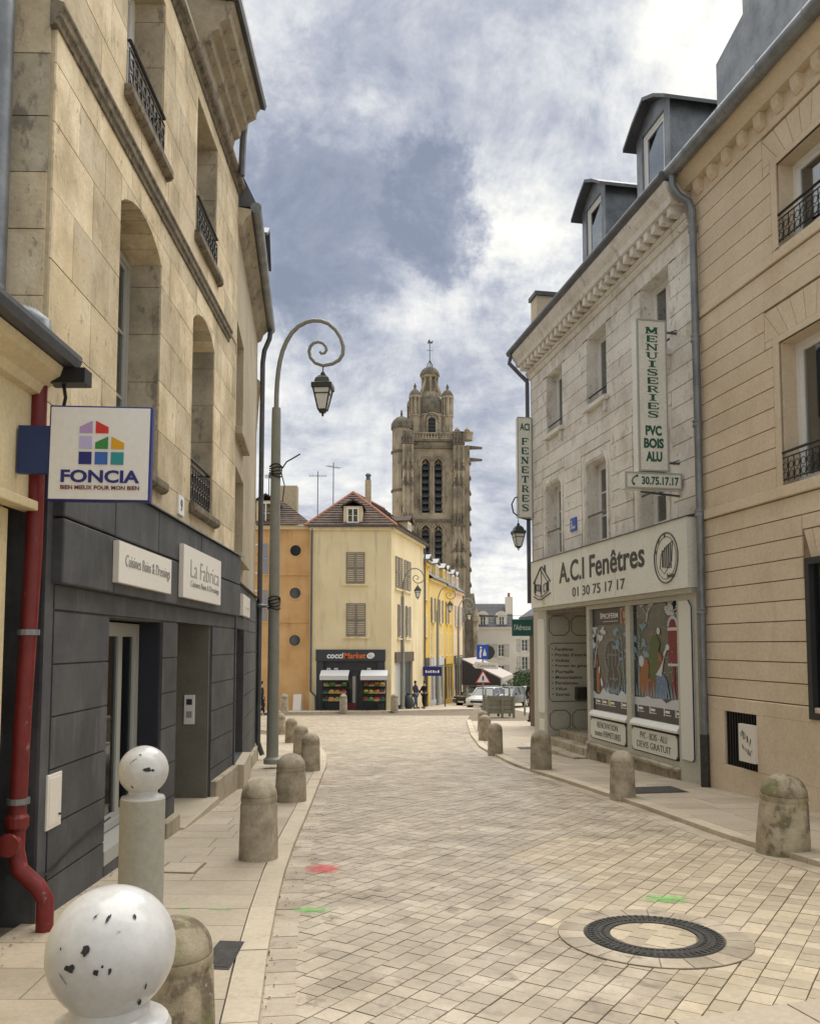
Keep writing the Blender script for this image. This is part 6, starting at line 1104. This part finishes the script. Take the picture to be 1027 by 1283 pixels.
far_lamp(-.46, 52.6, 1.12, 'swan-neck street lamp at the pale yellow corner house', R(6)); far_lamp(2.1, 62.5, 1.12, 'swan-neck street lamp in front of the yellow terrace', R(8)); far_lamp(4.2, 71.5, 1.12, 'swan-neck street lamp farthest along the terrace by the awning', R(8))
# wall lantern on the corner of the white house
p_ = on_r(.05, -.04); WL = thing('wall_lantern', (p_[0], p_[1], 4.0), BA, 'small wall lantern on a scroll bracket under the corner blade sign', 'lantern')
build(MB().tube([(0, 0, 4.62), (-.12, 0, 4.62), (-.3, 0, 4.66), (-.46, 0, 4.78), (-.5, 0, 4.98), (-.42, 0, 5.14), (-.3, 0, 5.18)], .018, 6), 'scroll_arm', 'lantern_black', WL, smooth=True)
for c in [c for c in L0.children if c.name.startswith(('lantern', 'hanger'))]:
    n_ = copy_tree(c, WL); n_.scale = (.8, .8, .8); lx = (330 - 150) * .331 / 69.7; lz = 6.42 + (400 - 237) * .331 / 69.7; n_.location = (-.34 - lx * .8, 0, .62 - lz * .8)
def stone_bollard(x, y, label, d=.33, h=.66, m='bollard_stone', tilt=(0, 0), dz=.05, taper=1.06, seed=0):
    z = gz(y) + dz - .01; t = thing('stone_bollard', (x, y, z), R(seed * 37), label, 'bollard', 'stone bollards along the kerbs'); r = d / 2; hc = h - r * .85
    build(MB().lathe([(r * taper, z - .05), (r * taper, z + .02), (r * 1.0, z + hc - .07), (r * .99, z + hc - .065), (r * .965, z + hc - .055), (r * .965, z + hc - .048), (r * .99, z + hc - .04), (r * .985, z + hc)], 24), 'shaft', m, t, smooth=True)
    build(MB().lathe([(r * .93, z + hc - .001), (r * .97, z + hc + .015)] + [(max(.002, r * .95 * math.cos(a)), z + hc + .02 + r * .82 * math.sin(a)) for a in [math.pi / 2 * k / 7 for k in range(1, 8)]], 24), 'cap', m, t, smooth=True)
    t.rotation_euler = (R(tilt[0]), R(tilt[1]), R(seed * 37)); return t
stone_bollard(-1.06, 3.8, 'lichen-grey stone bollard right behind the nearest white ball bollard', .35, .48, 'bollard_mossy', seed=1)
stone_bollard(-1.32, 7.3, 'stone bollard with dark stained shaft, second along the left kerb', .32, .68, seed=2)
stone_bollard(-1.53, 10.7, 'broad pale stone bollard, third along the left kerb', .38, .60, seed=3)
stone_bollard(-1.71, 14.3, 'slim stone bollard nearest the road just past the lamp post', .32, .64, seed=4)
stone_bollard(-2.3, 17.5, 'stone bollard, fifth along the left kerb beyond the lamp', .31, .62, seed=5)
stone_bollard(-3.0, 21.0, 'stone bollard, sixth along the left kerb as it curves away', .31, .62, seed=6)
stone_bollard(-3.8, 24.3, 'farthest stone bollard on the left kerb', .31, .62, seed=7)
stone_bollard(2.29, 26.0, 'farthest stone bollard on the right kerb', .33, .64, seed=8); stone_bollard(1.97, 21.8, 'stone bollard, second farthest on the right kerb', .33, .66, seed=9); stone_bollard(1.83, 17.8, 'stone bollard on the right kerb before the bend', .31, .64, seed=10)
stone_bollard(2.30, 14.6, 'stone bollard in front of the shop entrance steps', .36, .67, seed=11); stone_bollard(2.83, 11.1, 'stone bollard in front of the shop display window', .32, .60, seed=12); stone_bollard(3.45, 7.75, 'stout leaning mossy stone bollard in front of the tan house', .42, .68, 'bollard_mossy', (0, -3), taper=1.12, seed=13)
for i, (x, y, lb) in enumerate(((-3.75, 46.6, 'short stone bollard before the left fruit stall of the market'), (-.9, 47.9, 'short stone bollard at the corner of the market'), (-7.0, 46.2, 'short stone bollard in front of the orange house'))): stone_bollard(x, y, lb, .42, 1.0, dz=.1, seed=20 + i)
def patch(par, c, r, d, w, h, ang, seed, m='chip', dr=.0022):
    d = Vector(d).normalized(); up = Vector((0, 0, 1)); a = up.cross(d).normalized(); b = d.cross(a); r_ = random.Random(seed); n = 12; vs = []
    for k in range(n):
        t = 2 * math.pi * k / n; q = r_.uniform(.5, 1.2); u, v = w * math.cos(t) * q, h * math.sin(t) * q; u, v = u * math.cos(ang) - v * math.sin(ang), u * math.sin(ang) + v * math.cos(ang)
        p = (d * r + a * u + b * v).normalized() * (r + dr); vs.append(tuple(Vector(c) + p))
    vs.append(tuple(Vector(c) + d * (r + dr))); build(MB().add(vs, [(k, (k + 1) % n, n) for k in range(n)]), 'paint_chip', m, par)
def ball_bollard(x, y, zc, label, chips, r=.13):
    zg = gz(y) + .05; t = thing('ball_bollard', (x, y, zg), 0, label, 'bollard', 'white ball-topped bollards')
    build(MB().lathe([(.116, zg - .05), (.116, zc - .1485), (.112, zc - .146), (.05, zc - .146)], 32, (0, 0, 0)), 'post', 'bollard_post', t, smooth=True)
    build(MB().lathe([(.112, zc - .146), (.11, zc - .137), (.085, zc - .130), (.074, zc - .118), (.076, zc - .108)] + [(max(.001, r * math.cos(a)), zc + r * math.sin(a)) for a in [R(-54 + 144 * k / 22) for k in range(23)]], 40), 'ball', 'white_gloss', t, smooth=True)
    B_ = bpy.data.objects[[c.name for c in t.children if c.name.startswith('ball')][0]]
    for i, (d, w, h, a) in enumerate(chips): patch(B_, (0, 0, zc), r, d, w, h, a, i + int(y * 10))
    return t
ball_bollard(-.583, 1.65, 1.005, 'large white ball bollard with chipped paint, nearest at lower left', [((-.052, -.946, .32), .009, .013, -.3), ((-.276, -.959, .065), .012, .008, .2), ((.127, -.991, .029), .006, .007, 0), ((.314, -.949, .024), .003, .008, -.2), ((.213, -.971, .107), .002, .003, 0), ((.181, -.687, .704), .003, .012, -.4), ((-.013, -.674, .738), .002, .006, -.6), ((.525, -.516, .676), .003, .007, .1), ((.739, -.59, -.325), .002, .008, 0), ((-.38, -.92, -.1), .001, .016, .75), ((-.467, -.826, .315), .002, .003, 0), ((.62, -.5, -.6), .004, .012, .4)], .121)
ball_bollard(-1.425, 4.45, .931, 'white ball bollard with a chipped streak standing behind the nearest one', [((.38, -.9, .15), .03, .012, .05), ((.079, -.697, .712), .008, .007, 0), ((-.15, -.85, .48), .024, .002, .75), ((-.233, -.441, .867), .004, .003, 0), ((-.175, -.847, -.55), .006, .01, .3), ((.55, -.7, .1), .016, .007, 0)])
for i, (x, y, h, lb) in enumerate(((3.95, 57.0, 1.3, 'slim metal post left of the silver car'), (4.53, 49.5, 1.35, 'slim metal post beside the road sign pole'), (4.98, 49.2, 1.35, 'slim metal post behind the planter, left'), (5.55, 48.8, 1.35, 'slim metal post behind the planter, right'), (5.1, 42.4, 1.45, 'slim metal post just right of the planter'), (5.88, 42.4, 1.45, 'slim metal post near the white house corner'))):
    t = thing('metal_post', (x, y, gz(y) + .02), 0, lb, 'post', 'slim metal posts along the square'); z = gz(y) + .02; build(MB().lathe([(.05, z - .1), (.05, z + h - .04), (.045, z + h), (.01, z + h + .03)], 10), 'post', 'metal_pole', t, smooth=True)
# road signs on one pole
SP = thing('sign_post', (4.25, 48.1, gz(48.1)), 0, 'grey sign pole with blue square, direction and triangle road signs', 'road sign'); z = gz(48.1)
build(MB().tube([(0, 0, z - .1), (0, 0, z + 3.95)], .045, 8), 'pole', 'metal_pole', SP)
o = build(MB().box(-.36, .32, -.06, -.03, z + 3.1, z + 3.95), 'zone_sign', 'sign_blue', SP, bevel=.01); fg = MB(); fg.box(-.2, -.1, -.07, -.06, z + 3.2, z + 3.55); fg.box(-.17, -.06, -.072, -.061, z + 3.5, z + 3.7); fg.ball((-.12, -.066, z + 3.78), .06, 8); fg.box(.0, .2, -.07, -.06, z + 3.3, z + 3.45); fg.prism([(.02, z + 3.45), (.18, z + 3.45), (.1, z + 3.75)], -.07, -.06); build(fg, 'pictogram', 'white', o)
dk = build(MB().tube([(.28, .0, z + 3.5), (.28, .03, z + 3.5)], .42, 24), 'round_sign_back', 'cast_iron', SP)
dr_ = build(MB().prism([(-.6, z + 2.72), (-.45, z + 2.58), (.85, z + 2.52), (.9, z + 2.6), (.9, z + 2.82), (.8, z + 2.88), (-.45, z + 2.95)], -.06, -.03), 'direction_sign', 'sign_cream', SP); text('lettering', 'Cathédrale', -.35, .75, z + 2.64, z + 2.82, -.06, 'letter_grey', dr_, .02)
tr_ = build(MB().prism([(-.45, z + 1.72), (.45, z + 1.72), (0, z + 2.48)], -.05, -.03), 'warning_sign', 'logo_red', SP); build(MB().prism([(-.35, z + 1.775), (.35, z + 1.775), (0, z + 2.37)], -.056, -.045), 'face', 'white', tr_); build(MB().box(-.05, .05, -.06, -.05, z + 1.86, z + 2.12), 'pictogram', 'letter_dark', tr_)
pc = thing('pay_post', (3.35, 58.8, gz(58.8) + .1), 0, 'slim brown pole on the pavement before the terrace shops', 'post'); build(MB().tube([(0, 0, gz(58.8)), (0, 0, gz(58.8) + 3.5)], .05, 8), 'pole', 'wood_dark', pc); pc.location.x = 2.5
# slatted planter
zz = gz(39.0) + .05; PL = thing('planter', (4.2, 39.0, zz), R(6), 'square slatted wooden planter box on short legs at the kerb', 'planter')
for sy in (-.4, .4):
    for k in range(4): build(MB().box(-.6, .6, sy - .02, sy + .02, zz + .2 + k * .2, zz + .385 + k * .2), 'slat', 'planter_wood', PL)
for sx in (-.6, .6):
    for k in range(4): build(MB().box(sx - .02, sx + .02, -.38, .38, zz + .2 + k * .2, zz + .385 + k * .2), 'slat', 'planter_wood', PL)
for sx in (-.6, .05, .6):
    for sy in (-.43, .43): build(MB().box(sx - .05, sx + .05, sy - .04, sy + .04, zz, zz + 1.05), 'leg', 'planter_wood', PL)
build(MB().box(-.57, .57, -.37, .37, zz + .3, zz + .85), 'soil', 'bark', PL)
# ------------------------------------------------------------------ market stalls
FR_ = ['fruit_orange', 'fruit_red', 'fruit_yellow', 'fruit_green', 'fruit_violet']
def stall(x0, x1, y, label, rows, seed, white):
    zb = gz(y) + .1; t = thing('fruit_stall', (x0, y, zb), 0, label, 'market stall', 'fruit stalls before the market'); L_ = x1 - x0
    for x in (0, L_):
        build(MB().box(x - .03, x + .03, -.03, .03, zb, zb + 1.0), 'frame_leg', 'black_iron', t); build(MB().box(x - .03, x + .03, .87, .93, zb, zb + 2.2), 'frame_leg', 'black_iron', t)
    for k in range(rows): yy, zz = .05 + k * .3, zb + .55 + k * .42; build(MB().prism([(yy - .05, zz - .06), (yy + .35, zz + .02), (yy + .35, zz - .04), (yy - .05, zz - .12)], 0, L_, 'x'), 'shelf', 'black_iron', t)
    aw = MB(); aw.prism([(.95, zb + 2.35), (-.05, zb + 2.05), (-.05, zb + 1.8), (-.03, zb + 1.8), (-.03, zb + 2.02), (.95, zb + 2.31)], -.12, L_ + .12, 'x'); aw.prism([(.95, zb + 2.33), (-.04, zb + 2.03), (-.04, zb + 1.82), (.6, zb + 2.0)], -.121, -.1, 'x'); build(aw, 'awning', 'awning_white', t)
    r_ = random.Random(seed)
    for k in range(rows):
        n = 4; w = (L_ - .06) / n
        for i in range(n):
            yy, zz = .05 + k * .3, zb + .55 + k * .42; xa = x0 + .03 + i * w; fr_ = r_.choice(FR_)
            c = thing('fruit_crate', (xa, y + yy, zz), 0, f'crate of {fr_[6:]} produce on {white} market stall, {("bottom", "middle", "upper")[k]} shelf, number {i + 1} from the left'.replace('number 1', 'first').replace('number 2', 'second').replace('number 3', 'third').replace('number 4', 'fourth'), 'crate', 'produce crates on the market stalls')
            c.rotation_euler = (R(10), 0, 0); z = zz
            build(MB().walls(.01, w - .01, 0, .3, z, z + .12, [(.03, w - .03, .02, .28)]) if False else MB().box(.01, w - .01, 0, .3, z, z + .03).box(.01, .03, 0, .3, z + .03, z + .12).box(w - .03, w - .01, 0, .3, z + .03, z + .12).box(.03, w - .03, 0, .02, z + .03, z + .12).box(.03, w - .03, .28, .3, z + .03, z + .12), 'crate_box', r_.choice(['crate_wood', 'crate_green', 'crate_wood']), c)
            fb = MB()
            for q in range(22): fb.ball((r_.uniform(.06, w - .06), r_.uniform(.05, .25), z + .1 + r_.uniform(0, .07)), .045, 6)
            build(fb, 'fruit', fr_, c, kind='stuff')
    return t
stall(-5.2, -3.75, 48.6, 'left fruit stall with tilted white awning before the market', 3, 5, 'left'); stall(-2.8, -1.45, 48.6, 'right fruit stall with white awning before the market', 3, 8, 'right')
bb = thing('rubbish_bag', (-.1, 53.4, gz(53.4) + .1), 0, 'dark grey bin bag beside the two standing people', 'bin bag'); z = gz(53.4) + .1; build(MB().lathe([(.2, z), (.32, z + .15), (.34, z + .5), (.25, z + .8), (.1, z + .9), (.16, z + 1.0)], 10), 'bag', 'shop_charcoal', bb, smooth=True)
ab = thing('a_board', (-6.75, 49.4, gz(49.4) + .1), R(-10), 'small cream pavement board leaning by the orange house', 'board'); z = gz(49.4) + .1; build(MB().prism([(-.05, z), (.1, z + .95), (.14, z + .95), (.0, z)], -.25, .25, 'x'), 'panel', 'sign_cream', ab); build(MB().prism([(.35, z), (.14, z + .95), (.18, z + .95), (.4, z)], -.25, .25, 'x'), 'back_panel', 'sign_cream', ab)
# ------------------------------------------------------------------ cars
def car(x, y, ang, body, label):
    z0 = gz(y); t = thing('parked_car', (x, y, z0), ang, label, 'car', 'cars parked on the square', z0=0)
    low = [(-2.05, .32), (-2.1, .6), (-2.0, .82), (-1.0, .95), (1.7, .98), (2.05, .9), (2.1, .55), (2.05, .3)]
    b = MB(); b.prism(low, -.86, .86); build(b, 'body', body, t, smooth=True, bevel=.09, seg=3)
    g = MB(); P0 = [(-1.05, .93), (1.85, .95)]; P1 = [(-.35, 1.45), (1.35, 1.45)]
    g.add([(P0[0][0], -.8, P0[0][1]), (P0[1][0], -.8, P0[1][1]), (P0[1][0], .8, P0[1][1]), (P0[0][0], .8, P0[0][1]), (P1[0][0], -.62, 1.43), (P1[1][0], -.62, 1.43), (P1[1][0], .62, 1.43), (P1[0][0], .62, 1.43)], [(0, 1, 5, 4), (1, 2, 6, 5), (2, 3, 7, 6), (3, 0, 4, 7), (4, 5, 6, 7)]); build(g, 'glasshouse', 'car_glass', t)
    r = MB(); r.box(-.38, 1.4, -.64, .64, 1.42, 1.48)
    for sy in (-1, 1):
        r.tube([(-1.06, sy * .8, .95), (-.36, sy * .625, 1.45)], .035, 6); r.tube([(1.86, sy * .8, .96), (1.36, sy * .625, 1.45)], .05, 6); r.tube([(.45, sy * .805, .95), (.45, sy * .63, 1.45)], .035, 6)
    build(r, 'roof', body, t, smooth=True, bevel=.02)
    for wx in (-1.3, 1.3):
        for sy in (-1, 1): w = build(MB().tube([(wx, sy * .68, .31), (wx, sy * .88, .31)], .31, 18), 'wheel', 'tyre', t); build(MB().tube([(wx, sy * .86, .31), (wx, sy * .892, .31)], .2, 14), 'rim', 'rim', w)
    for sy in (-1, 1):
        build(MB().prism([(-2.1, .62), (-1.98, .8), (-1.75, .84), (-1.9, .66)], sy * .5 if sy > 0 else -.86, .865 if sy > 0 else -.5), 'headlight', 'headlight', t); build(MB().box(-.85, -.68, sy * .98 - .09, sy * .98 + .09, .95, 1.08), 'mirror', body, t)
    build(MB().box(-2.125, -2.05, -.5, .5, .5, .66), 'grille', 'dark_frame', t); build(MB().box(-2.135, -2.1, -.26, .26, .4, .5), 'number_plate', 'white', t); return t
car(5.45, 58.4, R(66), 'car_white', 'silver white car parked facing the street, left in the row'); car(7.3, 61.5, R(60), 'car_dark', 'black car parked behind the silver white car'); car(9.2, 65, R(60), 'car_white', 'white car farthest right behind the white house corner'); car(5.2, 63, R(48), 'car_dark', 'dark car mostly hidden behind the silver white car')
# ------------------------------------------------------------------ cafe awning, hedge and shrubs
aw = thing('cafe_awning', (4.15, 66.0, gz(66)), CA, 'dark cafe awning with pale stripe sloping over the hedge', 'awning', z0=0); zo = lambda z: z - gz(66)
m_ = MB(); m_.prism([(.0, zo(.5)), (-3.2, zo(-1.0)), (-3.2, zo(-1.35)), (-3.18, zo(-1.05)), (.0, zo(.42))], 0, 9, 'x'); build(m_, 'canopy', 'awning_cafe', aw); build(MB().prism([(0, zo(.4)), (-3.1, zo(-1.06)), (-3.1, zo(-1.6)), (0, zo(-1.6))], -.01, .03, 'x'), 'side_curtain', 'awning_dark', aw); build(MB().tube([(.0, -3.1, zo(-1.1)), (0, -3.1, 0)], .05, 6), 'post', 'metal_pole', aw); build(MB().tube([(9, -3.1, zo(-1.1)), (9, -3.1, 0)], .05, 6), 'post', 'metal_pole', aw)
def foliage(c, rx, ry, rz, n, seed, size=.09):
    r_ = random.Random(seed); mb = MB(); lumps = [(r_.uniform(-.6, .6), r_.uniform(-.6, .6), r_.uniform(-.5, .7), r_.uniform(.35, .6)) for _ in range(9)]
    for _ in range(n):
        l = r_.choice(lumps); d = Vector((r_.gauss(0, 1), r_.gauss(0, 1), r_.gauss(0, 1))).normalized() * l[3] * r_.uniform(.6, 1.05)
        p = Vector((c[0] + (l[0] + d.x) * rx, c[1] + (l[1] + d.y) * ry, c[2] + (l[2] + d.z) * rz)); a = Vector((r_.gauss(0, 1), r_.gauss(0, 1), r_.gauss(0, .7))).normalized(); b = a.cross(Vector((r_.gauss(0, 1), r_.gauss(0, 1), r_.gauss(0, 1)))).normalized(); s = size * r_.uniform(.6, 1.3); mb.m = 1 if r_.random() < .3 else 0
        mb.add([p - a * s, p + b * s * .45, p + a * s, p - b * s * .45], [(0, 1, 2, 3)])
    return mb
for i, (x, y, rx, ry, h, lb) in enumerate(((5.6, 64.5, 1.3, .6, 1.3, 'clipped hedge in front of the dark cafe awning, left'), (8.2, 66, 1.3, .7, 1.5, 'clipped hedge under the front edge of the cafe awning'), (10.8, 78, 1.9, 1.6, 3.2, 'round dark green shrub before the white square houses'))):
    z = gz(y); t = thing('shrub', (x, y, z), 0, lb, 'shrub', 'shrubs by the cafe'); mb = MB()
    for k in range(5): mb.tube([(0, 0, z), (rx * .3 * math.cos(k * 1.26), ry * .3 * math.sin(k * 1.26), z + h * .5)], [.06, .02], 5)
    build(mb, 'trunk', 'bark', t); build(foliage((0, 0, z + h * .55), rx * .95, ry * .95, h * .5, 2600, i, .12), 'crown', ['leaf', 'leaf_light'], t, kind='stuff')
# ------------------------------------------------------------------ people
def skin_mesh(name, verts, edges, mats_fn=None, sub=1):
    me = bpy.data.meshes.new(name); me.from_pydata([v[:3] for v in verts], edges, []); o = bpy.data.objects.new(name, me); C.objects.link(o)
    md = o.modifiers.new('s', 'SKIN'); md.use_smooth_shade = True
    for i, v in enumerate(verts):
        sv = me.skin_vertices[0].data[i]; sv.radius = (v[3], v[4] if len(v) > 4 else v[3]); sv.use_root = (i == 0)
    sb = o.modifiers.new('d', 'SUBSURF'); sb.levels = sub; sb.render_levels = sub
    dg = bpy.context.evaluated_depsgraph_get(); dg.update(); m2 = bpy.data.meshes.new_from_object(o.evaluated_get(dg)); bpy.data.objects.remove(o); m2.name = name; return m2
def person(x, y, ang, label, jacket, trousers, hair='hair', stride=.06, arms=0.0, bag=False, dz=.1):
    t = thing('person', (x, y, gz(y) + dz), ang, label, 'person', z0=0)
    s = stride; V = [(0, 0, .96, .15, .12), (0, 0, 1.15, .14, .11), (0, .0, 1.35, .17, .12), (0, 0, 1.46, .10, .09), (0, -.01, 1.54, .055, .06), (0, -.02, 1.64, .085, .10), (0, -.02, 1.74, .07, .085),
        (-.19, 0, 1.41, .06), (-.25, .02 - arms * .2, 1.14, .048), (-.22, -.1 - arms * .5, .92 + arms * .25, .036), (-.21, -.14 - arms * .6, .84 + arms * .3, .035), (.19, 0, 1.41, .06), (.25, .02 - arms * .1, 1.14, .048), (.22, -.08 - arms * .4, .92 + arms * .2, .036), (.21, -.1 - arms * .5, .84 + arms * .25, .035),
        (-.09, 0, .88, .09), (-.10, -s, .50, .06), (-.10, s, .09, .045), (-.10, s - .16, .04, .04), (.09, 0, .88, .09), (.10, -s * .4, .50, .06), (.10, -s, .09, .045), (.10, -s - .16, .04, .04)]
    Ed = [(0, 1), (1, 2), (2, 3), (3, 4), (4, 5), (5, 6), (2, 7), (7, 8), (8, 9), (9, 10), (2, 11), (11, 12), (12, 13), (13, 14), (0, 15), (15, 16), (16, 17), (17, 18), (0, 19), (19, 20), (20, 21), (21, 22)]
    me = skin_mesh('body', V, Ed); me.materials.append(MATS['skin']); b = link('body', me, t)
    def grow(idx, k, name, m):
        mp = {i: n for n, i in enumerate(idx)}; vs = [(*V[i][:3], V[i][3] * k + .012, (V[i][4] if len(V[i]) > 4 else V[i][3]) * k + .012) for i in idx]; es = [(mp[a], mp[c]) for a, c in Ed if a in mp and c in mp]
        mm = skin_mesh(name, vs, es); mm.materials.append(MATS[m]); link(name, mm, t)
    grow([0, 1, 2, 3, 7, 8, 9, 11, 12, 13], 1.16, 'jacket', jacket); grow([0, 15, 16, 17, 19, 20, 21], 1.12, 'trousers', trousers)
    build(MB().ball((0, .005, 1.71), .1, 12, 1.12), 'hair', hair, t, smooth=True)
    for sx, yy in ((-.10, s), (.10, -s)): build(MB().ball((sx, yy - .08, .045), .13, 10, .4), 'shoe', 'cloth_black', t, smooth=True).scale = (1, 1, 1)
    return t
person(.35, 54.0, R(60), 'person in dark jacket and jeans standing by the shop, left of two', 'cloth_navy', 'cloth_jeans', arms=.5); person(.95, 54.2, R(-50), 'person in black carrying an armful, right of two by the shop', 'cloth_black', 'cloth_black', arms=.7)
person(4.98, 33.6, R(10), 'person in dark clothes half hidden by the white house corner', 'cloth_black', 'cloth_brown', stride=.14, dz=.05); person(-7.9, 44.0, R(100), 'person in dark clothes walking at the far left behind the lamp post', 'cloth_black', 'cloth_black', stride=.15, dz=0.0)
wr = thing('overhead_wire', (6.3, 104, 5.2), 0, 'thin wire strung from the church tower across the square', 'wire', z0=0); build(MB().tube([(0, 0, 0), (6, -20, -.6), (14, -40, -.3), (22, -66, 0)], .02, 4), 'cable', 'black_iron', wr)
